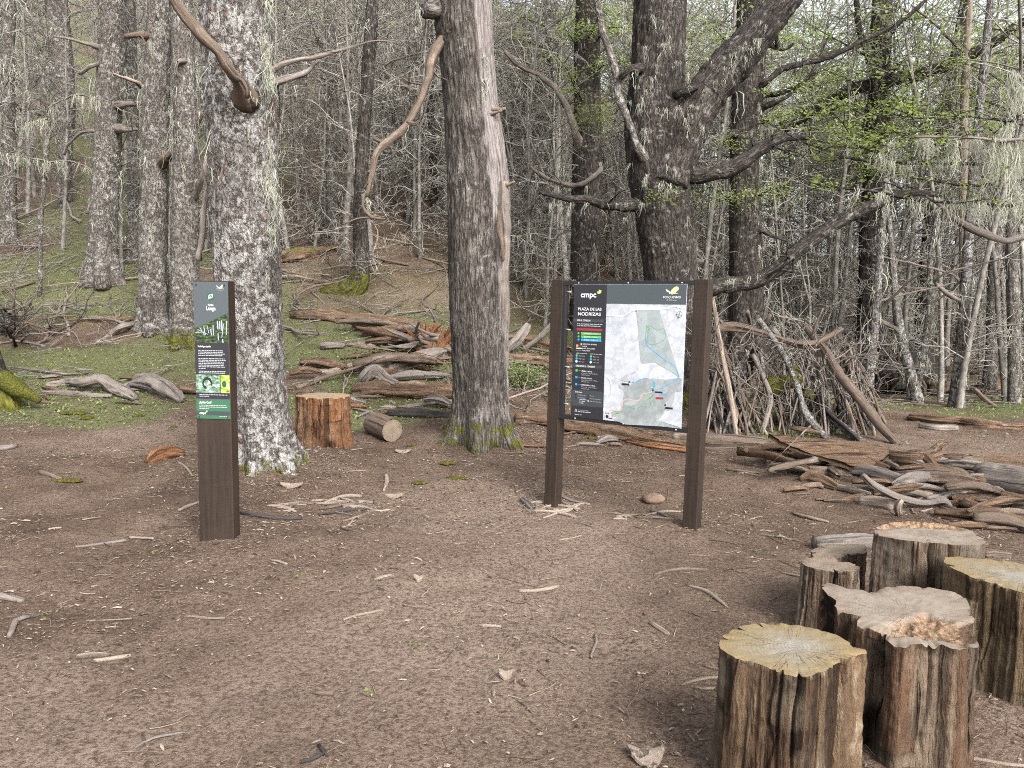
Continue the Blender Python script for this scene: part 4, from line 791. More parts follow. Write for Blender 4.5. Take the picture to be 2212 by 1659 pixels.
for (label, pts, mat, kw) in (
    # right: the rotten pile
    ('smooth brown log with splintered end behind the right sign post', LG(Z6, (-60, 1235, 100), (120, 1250, 104), (300, 1255, 100), (500, 1262, 92), (540, 1255, 60)), 'dead_brown', dict(rough=.16)),
    ('thick hollow log tucked under the broad rotten slab', LG(Z6, (560, 1330, 100), (680, 1350, 130), (880, 1400, 110)), 'rotten', dict()),
    ('gnarled dark root end sticking out right of the rotten slab', LG(Z6, (1330, 1290, 60, .16), (1470, 1300, 60, .17), (1600, 1290, 66, .18), (1660, 1250, 60, .2), (1725, 1222, 24, .24)), 'rotten', dict(rough=.4)),
    ('straight brown debarked log lying below the rotten slab', LG(Z6, (705, 1400, 58), (850, 1415, 60), (1000, 1425, 58), (1130, 1432, 50)), 'dead_brown', dict(rough=.1, ragged=.15)),
    ('broken rotten chunk in front of the debarked log', LG(Z6, (765, 1470, 40), (830, 1475, 80), (920, 1500, 84), (1005, 1525, 50)), 'rotten', dict(rough=.3)),
    ('long thin rotten plank running right from the slab', LG(Z6, (1310, 1390, 40), (1500, 1420, 54), (1700, 1460, 60), (1950, 1500, 54)), 'rotten', dict(flat=.4, rough=.3)),
    ('big grey weathered log entering from the right picture edge', LG(Z6, (1935, 1500, 130), (1990, 1508, 170), (2120, 1530, 180), (2300, 1560, 185), (2500, 1590, 180)), 'dead_grey', dict(rough=.08, ragged=.2)),
    ('crooked bare branch hooked over the pile of sticks', LG(Z6, (1165, 1420, 34, .14), (1230, 1480, 42, .12), (1320, 1530, 44, .1), (1420, 1570, 40, .08), (1560, 1600, 34, .06), (1690, 1585, 34, .06), (1740, 1640, 28)), 'dead_grey', dict(rough=.12)),
    ('pale bare stick lying across the pile of sticks', LG(Z6, (1285, 1450, 26, .12), (1440, 1480, 34, .12), (1580, 1490, 34, .12), (1690, 1515, 30, .1)), 'dead_grey', dict(rough=.1)),
    ('greyish cut pole end within the pile of sticks', LG(Z6, (1340, 1520, 34, .06), (1480, 1530, 40, .06), (1610, 1560, 44, .05)), 'dead_pale', dict(rough=.08, ragged=.1)),
    ('short stub log with sawn end facing the stumps', LG(Z6, (1150, 1615, 58), (1260, 1625, 66), (1372, 1645, 62)), 'dead_pale', dict(rough=.08, ragged=0)),
    ('whitish forked stick dangling from the pile front', LG(Z6, (1420, 1580, 30, .07), (1395, 1620, 44, .05), (1410, 1690, 40)), 'dead_pale', dict(rough=.1)),
    ('dark rotten log behind the pile near the grey weathered log', LG(Z6, (1700, 1520, 60), (1850, 1570, 90), (2050, 1600, 90), (2250, 1640, 80)), 'rotten', dict(rough=.35)),
    ('decayed split log beside the wide pale-topped stump', LG(Z6, (1640, 1690, 50), (1800, 1720, 84), (2000, 1760, 110), (2250, 1800, 110)), 'rotten', dict(rough=.35)),
    ('small dark limb between the decayed split log and the large stump', LG(Z8, (1960, 290, 40), (2040, 285, 46), (2130, 290, 30)), 'dead_brown', dict()),
    ('round log lying behind the two small stumps, sawn end showing', LG(Z8, (860, 240, 80), (960, 240, 96), (1100, 235, 100), (1280, 240, 100)), 'dead_grey', dict(rough=.06, ragged=0)),
    # middle
    ('crumbling orange-brown log lying left of the split tree', LG(Z5, (70, 905, 60), (200, 915, 96), (400, 925, 100), (600, 925, 92), (760, 925, 80)), 'rotten', dict(rough=.32)),
    ('charred black log on the ground left of the split tree', LG(Z5, (300, 1035, 40), (450, 1045, 52), (600, 1050, 50), (730, 1045, 44)), 'dead_dark', dict(rough=.15)),
    ('curled sheet of grey bark on the charred black log', LG(Z5, (240, 1000, 16), (420, 990, 30), (600, 965, 34), (730, 950, 20)), 'dead_grey', dict(flat=.35)),
    ('arched gnarled root piece behind the orange-brown log', LG(Z5, (150, 850, 50), (170, 790, 70, .3), (220, 740, 70, .38), (300, 800, 60, .22), (400, 860, 44)), 'dead_grey', dict(rough=.4)),
    ('thick grey weathered log leading to the broken stump', LG(Z5, (290, 770, 80), (420, 740, 92), (540, 700, 86), (640, 660, 60), (730, 640, 40)), 'dead_grey', dict(rough=.28)),
    ('debarked pole with orange broken tip pointing at the split tree', LG(Z5, (-230, 770, 26), (-60, 765, 36), (100, 725, 42), (230, 690, 40), (325, 660, 38)), 'dead_pale', dict(rough=.1)),
    ('long dark fallen trunk on the slope behind the grey log', LG(Z5, (-330, 410, 50), (-100, 420, 60), (150, 450, 66), (350, 470, 66), (520, 490, 50)), 'rotten', dict(rough=.25)),
    ('mossy rotten log below the long dark fallen trunk', LG(Z5, (150, 515, 60), (300, 535, 76), (420, 545, 80), (520, 545, 60)), 'rotten', dict(moss=.45, rough=.3)),
    ('thin fallen pole on the green slope left of the broken stump', LG(Z5, (-60, 570, 20), (60, 590, 30), (200, 610, 26)), 'dead_brown', dict()),
    ('upper decaying log right of the split tree', LG(Z5, (1060, 560, 50), (1200, 580, 64), (1330, 600, 60), (1480, 620, 50)), 'rotten', dict(rough=.3)),
    ('lower decaying log right of the split tree', LG(Z5, (1070, 690, 60), (1200, 700, 70), (1340, 715, 70), (1500, 720, 60)), 'rotten', dict(rough=.3)),
    ('grey pole propped on the upper decaying log', LG(Z5, (1180, 620, 30), (1270, 540, 30, .3), (1370, 440, 28, .6)), 'dead_grey', dict()),
    ('leaning broken trunk piece propped behind the decaying logs', LG(Z5, (1080, 640, 60), (1140, 560, 56, .3), (1190, 490, 50, .5), (1215, 440, 30, .7)), 'dead_grey', dict(rough=.3)),
    ('long rotten log running under the map board', LG(Z5, (1125, 1075, 50), (1250, 1090, 70), (1450, 1130, 84), (1700, 1175, 80), (1950, 1215, 76), (2250, 1260, 60)), 'rotten', dict(rough=.34)),
    ('splintered orange plank beneath the map board lower edge', LG(Z5, (1850, 1215, 30), (2000, 1250, 46), (2212, 1275, 50), (2300, 1275, 30)), 'rot_orange', dict(flat=.5, rough=.3)),
    ('flat bark piece on the ground under the map board', LG(Z5, (1650, 1225, 30), (1720, 1215, 70), (1790, 1205, 30)), 'dead_grey', dict(flat=.4)),
    # left
    ('long pale driftwood pole lying left of the narrow sign post', LG(Z4, (270, 895, 24), (420, 905, 34), (580, 920, 34), (720, 920, 26)), 'dead_grey', dict(rough=.08)),
    ('arched weathered root log on the left', LG(Z4, (290, 850, 30), (430, 840, 50), (550, 815, 56, .12), (650, 800, 56, .16), (730, 850, 60, .08), (800, 910, 60), (865, 945, 50)), 'dead_grey', dict(rough=.3)),
    ('broad silvery driftwood slab left of the narrow sign post', LG(Z4, (850, 860, 90), (950, 880, 120), (1060, 920, 120), (1165, 965, 60)), 'dead_grey', dict(flat=.7, rough=.25)),
    ('dark log reaching behind the narrow sign post from the slab', LG(Z4, (1090, 870, 50), (1200, 895, 60), (1330, 905, 50)), 'rotten', dict()),
    ('mossy brown log on the green slope left of the slope trees', LG(Z4, (410, 440, 24), (520, 440, 38), (650, 430, 36), (760, 425, 30), (905, 425, 24)), 'rotten', dict(moss=.4)),
    ('bent broken branch at the foot of the mottled grey tree', LG(Z4, (630, 575, 30), (700, 530, 36, .05), (740, 490, 36, .1), (800, 455, 34, .1), (895, 450, 28)), 'dead_grey', dict(rough=.12)),
    ('long thin fallen pole across the green slope on the left', LG(Z4, (70, 735, 18), (250, 755, 22), (440, 775, 22), (580, 765, 16)), 'dead_grey', dict(rough=.08)),
    ('large fallen trunk high on the slope at the left edge', LG(Z1, (-200, 680, 110), (0, 690, 110), (150, 725, 110), (290, 760, 60)), 'dead_brown', dict(rough=.12)),
    ('decayed grey stump log below the large fallen trunk', LG(Z1, (10, 950, 60), (60, 880, 110), (140, 830, 70)), 'dead_grey', dict(rough=.35)),
    ('mossy dark log on the slope right of the white lichen tree', LG(Z4, (1790, 50, 70), (1900, 40, 80), (2050, 10, 60), (2170, -25, 44)), 'rotten', dict(moss=.5, rough=.2)),
    ('orange rotten wood lump by the foot of the narrow sign post', LG(Z4, (955, 1345, 40), (1010, 1325, 74), (1100, 1310, 76), (1190, 1300, 40)), 'rot_orange', dict(rough=.4)),
    ('fallen pole along the slope foot behind the arched root', LG(Z4, (460, 870, 18), (600, 865, 20), (720, 860, 14)), 'dead_grey', dict()),
    # far right
    ('grey rotten log low on the ground at far right', LG(Z6, (1480, 1060, 40), (1650, 1085, 50), (1800, 1100, 56), (2000, 1120, 60), (2250, 1130, 50)), 'rotten', dict(rough=.3, flat=.7)),
    ('bleached short log in front of the grey rotten log', LG(Z6, (1540, 1115, 30), (1650, 1130, 40), (1780, 1130, 40)), 'dead_grey', dict()),
    ('decayed log among the stems at the right edge', LG(Z6, (1930, 880, 60), (2020, 880, 90), (2130, 890, 80)), 'rotten', dict(moss=.3, rough=.35)),
    ('reddish leaning branch beside the decayed log at right', LG(Z6, (1890, 860, 22, .5), (1950, 920, 24, .25), (2030, 985, 20)), 'dead_brown', dict())):
    k += 1; log_piece('fallen_log', label, 'log', pts, mat, seed=k * 3 + 1, **kw)
# broad rotten slab resting on the pile
def slab():
    out = [(545, 1150), (700, 1175), (950, 1190), (1200, 1212), (1385, 1262), (1300, 1320), (1215, 1378), (1110, 1365), (900, 1290), (700, 1232)]
    g = G(*Z6(900, 1430)); c = Pd(*Z6(930, 1255), g[1] + .2); n = np.array([0.02, -.42, .9]); n /= np.linalg.norm(n)
    V = np.array([Pp(*Z6(*q), c, n) for q in out]); ctr = V.mean(0); nth, nr = 120, 26
    ex = np.array([1, 0, 0.]) - n * n[0]; ex /= np.linalg.norm(ex); ey = np.cross(n, ex); L = np.stack([(V - ctr) @ ex, (V - ctr) @ ey], -1)
    a = np.arctan2(L[:, 1], L[:, 0]); r = np.hypot(*L.T); o = np.argsort(a); a, r = a[o], r[o]; th = np.linspace(-np.pi, np.pi, nth, endpoint=False)
    # walk round the outline polygon
    P = L[o]; seg = np.linalg.norm(np.roll(P, -1, 0) - P, axis=1); cum = np.concatenate([[0], np.cumsum(seg)]); tt = np.linspace(0, cum[-1], nth, endpoint=False); Pc = np.vstack([P, P[:1]])
    E = np.stack([np.interp(tt, cum, Pc[:, 0]), np.interp(tt, cum, Pc[:, 1])], -1); E = E * (1 + .05 * fbm(np.stack([E[:, 0] * 12, E[:, 1] * 12, E[:, 0] * 0], -1), 4, 3))[:, None]
    t = np.linspace(0, 1, nr)[:, None, None]; XY = t * E[None]; bcx = np.stack([XY[..., 1], XY[..., 1] * 0, XY[..., 0]], -1)
    zt = .02 * fbm(bcx * [16, 1, 2.5], 8, 4) + .05 * (1 - t[..., 0] ** 2) * .6; zb = -.045 + .012 * fbm(bcx * 20, 9, 2) - .02 * (1 - t[..., 0] ** 2)
    mb = MB(); i = np.arange(nr - 1)[:, None] * nth; j = np.arange(nth)[None]; j2 = (j + 1) % nth; q = np.stack([i + j, i + j2, i + nth + j2, i + nth + j], -1).reshape(-1, 4)
    for z, flip in ((zt, False), (zb, True)):
        v = ctr + XY[..., :1] * ex + XY[..., 1:] * ey + z[..., None] * n; mb.add(v.reshape(-1, 3), [q[:, ::-1] if flip else q], bcx.reshape(-1, 3) + (5 if flip else 0))
    a0 = (nr - 1) * nth; jj = np.arange(nth); s2_ = nr * nth; mb.P.append(np.stack([a0 + jj, s2_ + a0 + jj, s2_ + a0 + (jj + 1) % nth, a0 + (jj + 1) % nth], -1))
    tag(mb.build('rotten_plank', M['rotten'], None, ctr), 'broad rotten slab of tan wood lying on the log pile', 'wood slab')
slab()
log_piece('bark_chunk', 'dark bark strip lying behind the rotten slab', 'bark', LG(Z6, (680, 1110, 22, .22), (780, 1125, 34, .22), (890, 1150, 22, .2)), 'rotten', seed=71, flat=.4)
def rubble(label, cat, boxes, seed, group):
    rg = np.random.RandomState(seed); k = 0
    for (Zf, x0, x1, y0, y1, n, wmin, wmax, mats) in boxes:
        for i in range(n):
            x, y = rg.uniform(x0, x1), rg.uniform(y0, y1); w = rg.uniform(wmin, wmax) * .75; l = w * rg.uniform(2.5, 9); a = rg.normal(.2, .35); dx, dy = math.cos(a) * l / 2, math.sin(a) * l / 5; h = rg.uniform(0, .1) if wmax < 90 else rg.uniform(0, .5)
            k += 1; mt_ = rg.choice(mats); fx_ = (x - x0) / (x1 - x0); lb_ = {'rotten': 'tan rotten', 'rot_orange': 'orange rotten', 'dead_grey': 'grey', 'dead_brown': 'brown', 'dead_pale': 'pale'}[mt_] + (' splinter ' if w < (wmin + wmax) * .375 else ' chunk ') + label + (', left part' if fx_ < .33 else ', middle part' if fx_ < .67 else ', right part') + (', upper side' if y < (y0 + y1) / 2 else ', lower side'); log_piece('broken_wood', lb_, cat, [(*Zf(x - dx, y - dy), w / 3 * .82), (*Zf(x - dx * .3, y - dy * .3), w / 3), (*Zf(x + dx * .4, y + dy * .4), w / 3 * .95), (*Zf(x + dx, y + dy), w / 3 * .7)], mt_, seed=seed + k, rough=.36, ragged=1.3, group=group, flat=rg.uniform(.55, 1), lift=.4 + h * 3, sides=14, step=.04)
rubble('heaped in the right log pile', 'broken wood', [(Z6, 560, 1250, 1330, 1430, 12, 60, 100, ['rotten', 'dead_brown', 'rotten']), (Z6, 1150, 2150, 1400, 1600, 30, 60, 120, ['rotten', 'dead_brown', 'rotten', 'dead_grey']), (Z6, 1700, 2250, 1600, 1800, 10, 70, 120, ['rotten', 'dead_brown'])], 1300, 'large broken wood of the right log pile')
rubble('in the right log pile', 'broken wood', [(Z6, 560, 1900, 1300, 1640, 46, 20, 60, ['rotten', 'dead_brown', 'rotten', 'dead_grey', 'dead_pale']), (Z6, 1650, 2200, 1500, 1740, 22, 24, 70, ['rotten', 'dead_brown', 'dead_grey'])], 900, 'broken wood of the right log pile')
rubble('under the map board', 'broken wood', [(Z5, 1150, 2250, 1120, 1260, 22, 14, 40, ['rotten', 'rot_orange', 'dead_grey', 'dead_brown'])], 1000, 'broken wood under the map board')
rubble('left of the split tree', 'broken wood', [(Z5, -250, 720, 500, 1000, 20, 50, 110, ['rotten', 'dead_brown', 'dead_grey', 'rotten']), (Z5, 60, 720, 560, 1040, 40, 14, 46, ['rotten', 'rot_orange', 'dead_grey', 'dead_pale', 'dead_brown'])], 1100, 'broken wood left of the split tree')
rubble('among the left logs', 'broken wood', [(Z4, 290, 1250, 780, 970, 26, 12, 36, ['dead_grey', 'rotten', 'dead_brown'])], 1200, 'broken wood on the left')
# short sawn log by the orange stump
def sawn_log(label, a, b, r, seed, mat='dead_brown', cut='cut_brown', name='sawn_log'):
    a, b = np.asarray(a, float), np.asarray(b, float); root = thing(name, label, 'log', (a + b) / 2); mb = MB(); n = 14; t = np.linspace(0, 1, n)[:, None]
    tube(mb, a + (b - a) * t, r * (1 + .05 * np.sin(t[:, 0] * 3)), 40, lambda bc, th, rr, s, S: rr * .05 * fbm(bc * [14, 14, 3], seed, 3), seed, False); mb.build('bark', M[mat], root, root.location)
    d = (b - a) / np.linalg.norm(b - a); ex = np.cross(d, [0, 0, 1.]); ex /= np.linalg.norm(ex); ey = np.cross(ex, d)
    for e, sg in ((a, -1), (b, 1)):
        th = np.linspace(0, 2 * np.pi, 40, endpoint=False); rr = np.linspace(0, 1, 9)[:, None]; x, y = rr * np.cos(th) * r * .985, rr * np.sin(th) * r * .985
        v = e + x[..., None] * ex + y[..., None] * ey + d * sg * .004; i = np.arange(8)[:, None] * 40; j = np.arange(40)[None]; j2 = (j + 1) % 40
        q = np.stack([i + j, i + j2, i + 40 + j2, i + 40 + j], -1).reshape(-1, 4); c = np.zeros((9, 40, 4)); c[..., 2] = rr
        mb = MB(); mb.add(v.reshape(-1, 3), [q if sg < 0 else q[:, ::-1]], np.stack([x, y, x * 0], -1).reshape(-1, 3), c.reshape(-1, 4)); mb.build('cut_end', M[cut], root, root.location)
    return root
g1, g2 = G(805, 938), G(848, 952); sawn_log('short golden sawn log lying beside the orange stump', g1 + [0, 0.05, .125], g2 + [0, -.03, .12], .128, 3)

# ================================================================== broken orange stump, root plate, moss, rock, shrub, dead bush
def lump(name, label, cat, px, py, sx, sy, sz, mat, seed, rough=.3, sink=.25, fx=8., parent=None, z=None, moss=0.):
    g = G(px, py) if z is None else z; th = np.linspace(0, 2 * np.pi, 40, endpoint=False); ph = np.linspace(-np.pi / 2, np.pi / 2, 22)
    T_, H_ = np.meshgrid(th, ph); d = np.stack([np.cos(H_) * np.cos(T_), np.cos(H_) * np.sin(T_), np.sin(H_)], -1); s = np.array([sx, sy, sz])
    v = d * s * (1 + rough * fbm(d * s * fx + seed, seed, 4))[..., None]; c = g + np.array([0, 0, sz * (1 - 2 * sink)])
    i = np.arange(21)[:, None] * 40; j = np.arange(40)[None]; j2 = (j + 1) % 40; q = np.stack([i + j, i + j2, i + 40 + j2, i + 40 + j], -1).reshape(-1, 4)
    mb = MB(); cc = np.zeros((880, 4)); cc[:, 1] = moss; mb.add(v.reshape(-1, 3) + c, [q], v.reshape(-1, 3) + seed, cc)
    if parent is not None: return mb.build(name, M[mat], parent, parent.location)
    o = mb.build(name, M[mat], None, g); return tag(o, label, cat)
def moss_mat():
    t = NT('moss'); P = t.n('ShaderNodeNewGeometry').outputs['Position']; n = t.noise(P, 45, 5, .7)
    return t.pbr(t.ramp(n, [(.3, (.025, .028, .006)), (.5, (.085, .085, .018)), (.75, (.2, .185, .045))]), .95, t.bump(t.noise(P, 150, 4, .7), 1., .02), .1)
M['moss'] = moss_mat()
M['rock'] = NT('rock'); t_ = M['rock']; p_ = t_.attr('bc', 'Vector'); M['rock'] = t_.pbr(t_.ramp(t_.noise(p_, 12, 6, .65), [(.3, (.1, .068, .048)), (.6, (.17, .118, .085)), (.8, (.25, .2, .155))]), .9, t_.bump(t_.noise(p_, 60, 4), .5, .01), .2)
lump('rock', 'rounded orange-tan rock on the soil between the map board posts', 'rock', 1410, 1082, .12, .085, .042, 'rock', 5, .3)
for i, (px, py, sx, sy, sz) in enumerate(((165, 895, .16, .07, .025), (190, 905, .1, .05, .02), (300, 900, .07, .04, .02), (150, 1040, .12, .04, .015), (375, 925, .04, .03, .02), (965, 1000 + 3, .08, .04, .02), (1275, 948, .07, .04, .02), (985, 1035, .09, .05, .018), (905, 1045, .07, .04, .015), (1045, 950, .13, .1, .07), (892, 965, .06, .03, .015), (2050, 905, .1, .05, .03))):
    lab = ('flat moss cushion by the mossy tree foot at left', 'small moss cushion right of the flat one at left', 'moss tuft in front of the arched weathered root log', 'thin yellowish moss patch left of the rotten wood lump', 'tiny moss tuft left of the narrow sign post', 'moss tuft on the soil in front of the split tree', 'moss tuft by the log under the map board', 'moss cushion below the split tree foot', 'small moss patch left below the split tree', 'bright moss cushion growing on the foot of the split tree', 'pale moss tuft near the short sawn log', 'moss cushion on the open ground at far right')[i]
    lump('moss_cushion', lab, 'moss', px, py, sx, sy, sz, 'moss', 40 + i, .35, fx=22.)
# the root foot of a tree at the left edge
r, o, P, d, rg = big_tree('lenga_tree', 'moss-covered tree foot at the left picture edge beside fallen logs', [(-22, 872, 118), (-34, 800, 72), (-52, 700, 64), (-80, 500, 62), (-120, 200, 60)], 'bark_dark', 90, amp=.016, seed=27, step=.04, moss=(.55, .85), flare=.65, fl=.3, top=4)
mb = MB(); limb(mb, [(5, 815, 40, d - .15), (45, 846, 30, d - .25), (86, 866, 12, d - .3)], d, seed=5, sides=18, amp=.02)
ob = mb.build('mossy_root', M['moss'], r, o)

# crumbling stump with root on the slope, left of the split tree
q = G(*Z5(610, 600)); root = thing('broken_stump', 'crumbling orange stump with torn roots just left of the split tree', 'stump', q); rg = np.random.RandomState(8); mb = MB()
for i in range(26):
    a = rg.uniform(0, 6.28); b = q + np.array([math.cos(a) * rg.uniform(.05, .42), math.sin(a) * .25, -.05]); W = walk(b, (rg.normal(0, .3), rg.normal(0, .2), 1), rg.uniform(.25, .62), 6, .15, 0, rg); tube(mb, W, np.linspace(rg.uniform(.05, .11), .02, 7), 10, lambda bc, th, r, s, S: r * .4 * fbm(bc * [20, 20, 4] + i, i, 3), i)
mb.build('torn_wood', M['rot_orange'], root, q)['kind'] = 'stuff'
mb = MB()
for i in range(9):
    W = walk(q + [rg.normal(0, .2), rg.normal(0, .1), .1], (rg.normal(-.6, .8), -.5 - rg.rand(), rg.normal(.05, .15)), rg.uniform(.5, 1.1), 7, .22, -.02, rg); W[:, 2] = np.maximum(W[:, 2], hz(W[:, 0], W[:, 1], False) + .02); tube(mb, W, np.linspace(.05, .012, 8), 8, lambda bc, th, r, s, S: r * .25 * fbm(bc * 25, i, 2), i)
mb.build('torn_roots', M['dead_grey'], root, q)['kind'] = 'stuff'
mb = MB(); n = 900; a = np.stack([rg.normal(-.35, .45, n), rg.normal(-.35, .3, n)], -1) + q[:2]; leaves(mb, np.stack([a[:, 0], a[:, 1], hz(a[:, 0], a[:, 1], False) + .015], -1), .06, .3, rg); mb.build('crumbled_wood', M['rot_orange'], root, q)['kind'] = 'stuff'
# upturned root plate in the right thicket
q = G(*Z6(1480, 905)); root = thing('root_plate', 'dark upturned root plate of a fallen tree in the right thicket', 'root plate', q); mb = MB()
for i in range(60):
    b = q + [rg.normal(0, .35), rg.uniform(0, .5), rg.uniform(0, .6)]; W = walk(b, rg.normal(0, 1, 3) + [0, -.3, .2], rg.uniform(.3, .9), 6, .3, -.02, rg); tube(mb, W, np.linspace(.035, .006, 7), 6, None, i)
mb.build('roots', M['dead_brown'], root, q)['kind'] = 'stuff'
lump('earth_clump', None, None, 0, 0, .75, .35, .5, 'dead_dark', 9, .35, .2, 4., root, q + [0, .35, .15], .3); lump('earth_clump', None, None, 0, 0, .45, .3, .3, 'dead_brown', 11, .4, .2, 5., root, q + [.75, .25, .05], .4)
# evergreen shrub right of the split tree
q = G(*Z5(1200, 860)); root = thing('small_shrub', 'small green shrub right of the split tree', 'shrub', q); br, lf = MB(), MB()
for i in range(26):
    W = walk(q, (rg.normal(0, .7), rg.normal(0, .6), .8), rg.uniform(.25, .5), 5, .15, .03, rg); tube(br, W, np.linspace(.006, .002, 6), 4, None, i, False)
    leaves(lf, W[rg.randint(2, 6, 60)] + rg.normal(0, .045, (60, 3)), .03, .6, rg)
br.build('stems', M['twig'], root, q)['kind'] = 'stuff'; lf.build('foliage', M['herb'], root, q)['kind'] = 'stuff'
# tangled dead bush at the left edge
q = G(45, 722); root = thing('dead_bush', 'tangle of dark dead branches at the left picture edge', 'dead branches', q); rg = np.random.RandomState(12)
for i in range(22):
    b = q + np.array([rg.normal(-.15, .45), rg.normal(0, .35), 0]); b[2] = hz(b[0], b[1], False) - .03; mb = MB()
    W = walk(b, (rg.normal(0, .8), rg.normal(0, .5), rg.uniform(.25, 1.)), rg.uniform(.7, 1.7), 9, .3, .02, rg); r = rg.uniform(.012, .04); tube(mb, W, np.linspace(r, .006, 10), 6, lambda bc, th, rr, s, S: rr * .3 * fbm(bc * 30, i, 2), i)
    for _ in range(7):
        X = walk(W[rg.randint(2, 10)], rg.normal(0, 1, 3) + [0, 0, .2], rg.uniform(.2, .8), 6, .3, .02, rg); tube(mb, X, np.linspace(r * .4, .003, 7), 4, None, i, False)
    mb.build('branch', M['dead_dark' if i % 3 == 0 else 'dead_brown' if i % 3 == 1 else 'dead_grey'], root, q)

# ================================================================== STICK SHELTER
q0 = G(*Z6(700, 1150)); shelter = thing('stick_shelter', 'lean-to shelter of stacked dead poles behind the rotten log pile', 'shelter', q0); rg = np.random.RandomState(21); DS = G(*Z6(700, 1130))[1] + .45
def pole(name, pts, mat, seed, top=DS, sides=9, rough=.18, w=None):
    """pts zoom pixels (x, y, width); the last lies on the ground, the first at the ridge distance"""
    out = []; g = G(*Z6(pts[-1][0], pts[-1][1])); y0, y1 = pts[0][1], pts[-1][1]
    for p in pts:
        t = (p[1] - y0) / max(1, y1 - y0); d = top + (min(g[1], top + .6) - top) * t; out.append([*Pd(*Z6(p[0], p[1]), d), wpx(p[2] / 3, d) / 2])
    P = spline(out, .08); mb = MB(); tube(mb, P[:, :3], P[:, 3], sides, lambda bc, th, r, s, S: r * rough * fbm(bc * [30, 30, 8], seed, 2), seed); return mb.build(name, M[mat], shelter, shelter.location), P
POLES = [([(195, 270, 20), (220, 420, 26), (250, 600, 32), (300, 850, 34), (325, 1000, 32), (350, 1185, 28)], 'dead_pale'), ([(190, 370, 22), (330, 500, 26), (440, 620, 28), (520, 790, 26), (560, 920, 24)], 'dead_grey'),
    ([(480, 395, 36), (600, 560, 40), (700, 730, 36), (760, 900, 36), (800, 1040, 36), (930, 1190, 32)], 'bark_birch'), ([(570, 380, 24), (420, 600, 24), (310, 740, 22)], 'dead_brown'),
    ([(455, 640, 30), (520, 780, 30), (570, 920, 34), (545, 1040, 34), (510, 1150, 34)], 'dead_grey'), ([(490, 600, 20), (600, 730, 22), (690, 865, 16)], 'dead_pale'),
    ([(590, 480, 44), (640, 570, 40), (690, 660, 28), (725, 730, 14)], 'dead_grey'), ([(800, 465, 44), (930, 620, 54), (1010, 760, 64), (1150, 930, 66), (1270, 1090, 60), (1390, 1220, 50)], 'dead_brown'),
    ([(740, 830, 30), (790, 1000, 40), (860, 1090, 40), (945, 1190, 34)], 'bark_birch'), ([(830, 960, 46), (920, 1030, 52), (1040, 1110, 52), (1165, 1200, 40)], 'bark_grey'),
    ([(860, 880, 26), (930, 1000, 28), (1050, 1110, 26), (1150, 1205, 20)], 'dead_dark'), ([(430, 680, 20), (560, 850, 22), (650, 940, 22), (690, 1090, 20)], 'dead_grey'),
    ([(910, 340, 12), (862, 450, 16), (812, 640, 18), (800, 800, 16), (760, 890, 18)], 'dead_grey'), ([(1165, 570, 10), (1080, 680, 16), (1000, 745, 18), (880, 900, 14)], 'dead_grey'), ([(1015, 800, 18), (1060, 960, 24), (1100, 1090, 26), (1115, 1190, 24)], 'dead_brown'),
    ([(155, 980, 26), (200, 1070, 28), (240, 1150, 26)], 'dead_pale'), ([(300, 820, 30), (300, 920, 34), (345, 1030, 30), (340, 1100, 24), (352, 1175, 20)], 'dead_pale'), ([(360, 1030, 16), (400, 1100, 20), (430, 1165, 18)], 'dead_pale'),
    ([(225, 480, 20), (280, 640, 24), (310, 740, 22), (345, 900, 22), (400, 1080, 22)], 'dead_brown'), ([(1030, 640, 40), (1090, 760, 44), (1130, 870, 34)], 'dead_brown'), ([(490, 550, 46), (450, 680, 52), (420, 810, 36)], 'dead_dark'), ([(610, 900, 50), (620, 960, 54), (640, 1010, 30)], 'dead_dark'),
    ([(420, 360, 24), (435, 430, 26), (440, 520, 24)], 'dead_brown'), ([(610, 390, 8), (720, 410, 10), (800, 440, 10), (830, 520, 8)], 'dead_grey'), ([(900, 640, 10), (940, 760, 12), (1000, 860, 12), (1040, 990, 10)], 'dead_grey'), ([(830, 1100, 12), (900, 1050, 14), (1060, 1040, 10)], 'dead_pale')]
for i, (pts, mt) in enumerate(POLES): pole('pole', pts, mt, 200 + i, DS + (i % 4) * .12)
for i in range(150):
    x = rg.uniform(140, 1180); y0 = rg.uniform(600, 950); sgn = rg.choice([-1, 1], p=[.35, .65]); x1 = x + sgn * rg.uniform(20, 200); w = rg.uniform(7, 20) if i > 25 else rg.uniform(12, 28)
    pole('pole', [(x, y0, w * .8), ((x + x1) / 2 + rg.normal(0, 15), (y0 + 1130) / 2, w), (x1, rg.uniform(1080, 1170), w)], rg.choice(['dead_grey', 'dead_brown', 'dead_dark', 'dead_pale', 'bark_grey']), 300 + i, DS + rg.uniform(0, .5), 7)
ridge = [(195, 470, 50), (300, 455, 66), (420, 478, 66), (560, 515, 56), (680, 555, 50), (760, 572, 58), (860, 568, 68), (940, 530, 60), (1035, 470, 40)]
out = [[*Pd(*Z6(a, b), DS + .1), wpx(w / 3, DS) / 2] for a, b, w in ridge]; Pq = spline(out, .05); mb = MB(); tube(mb, Pq[:, :3], Pq[:, 3], 18, lambda bc, th, r, s, S: r * .3 * fbm(bc * [20, 20, 4], 5, 3) + r * .16 * strips(th, s, 9, 2., 3) - r * .2 - r * .5 * np.exp(-(S - s) / .08) * np.maximum(0, np.cos(3 * th)), 7); mb.build('ridge_log', M['dead_brown'], shelter, shelter.location)
for i, (x, y, r) in enumerate(((600, 830, 62), (715, 795, 52), (810, 905, 34), (700, 720, 30))):
    lump('moss_clump', None, None, 0, 0, r / 3 * DS / FPX, .07, r / 3 * DS / FPX, 'moss', 60 + i, .35, .5, 9., shelter, Pd(*Z6(x, y), DS - .12))
tw = MB()
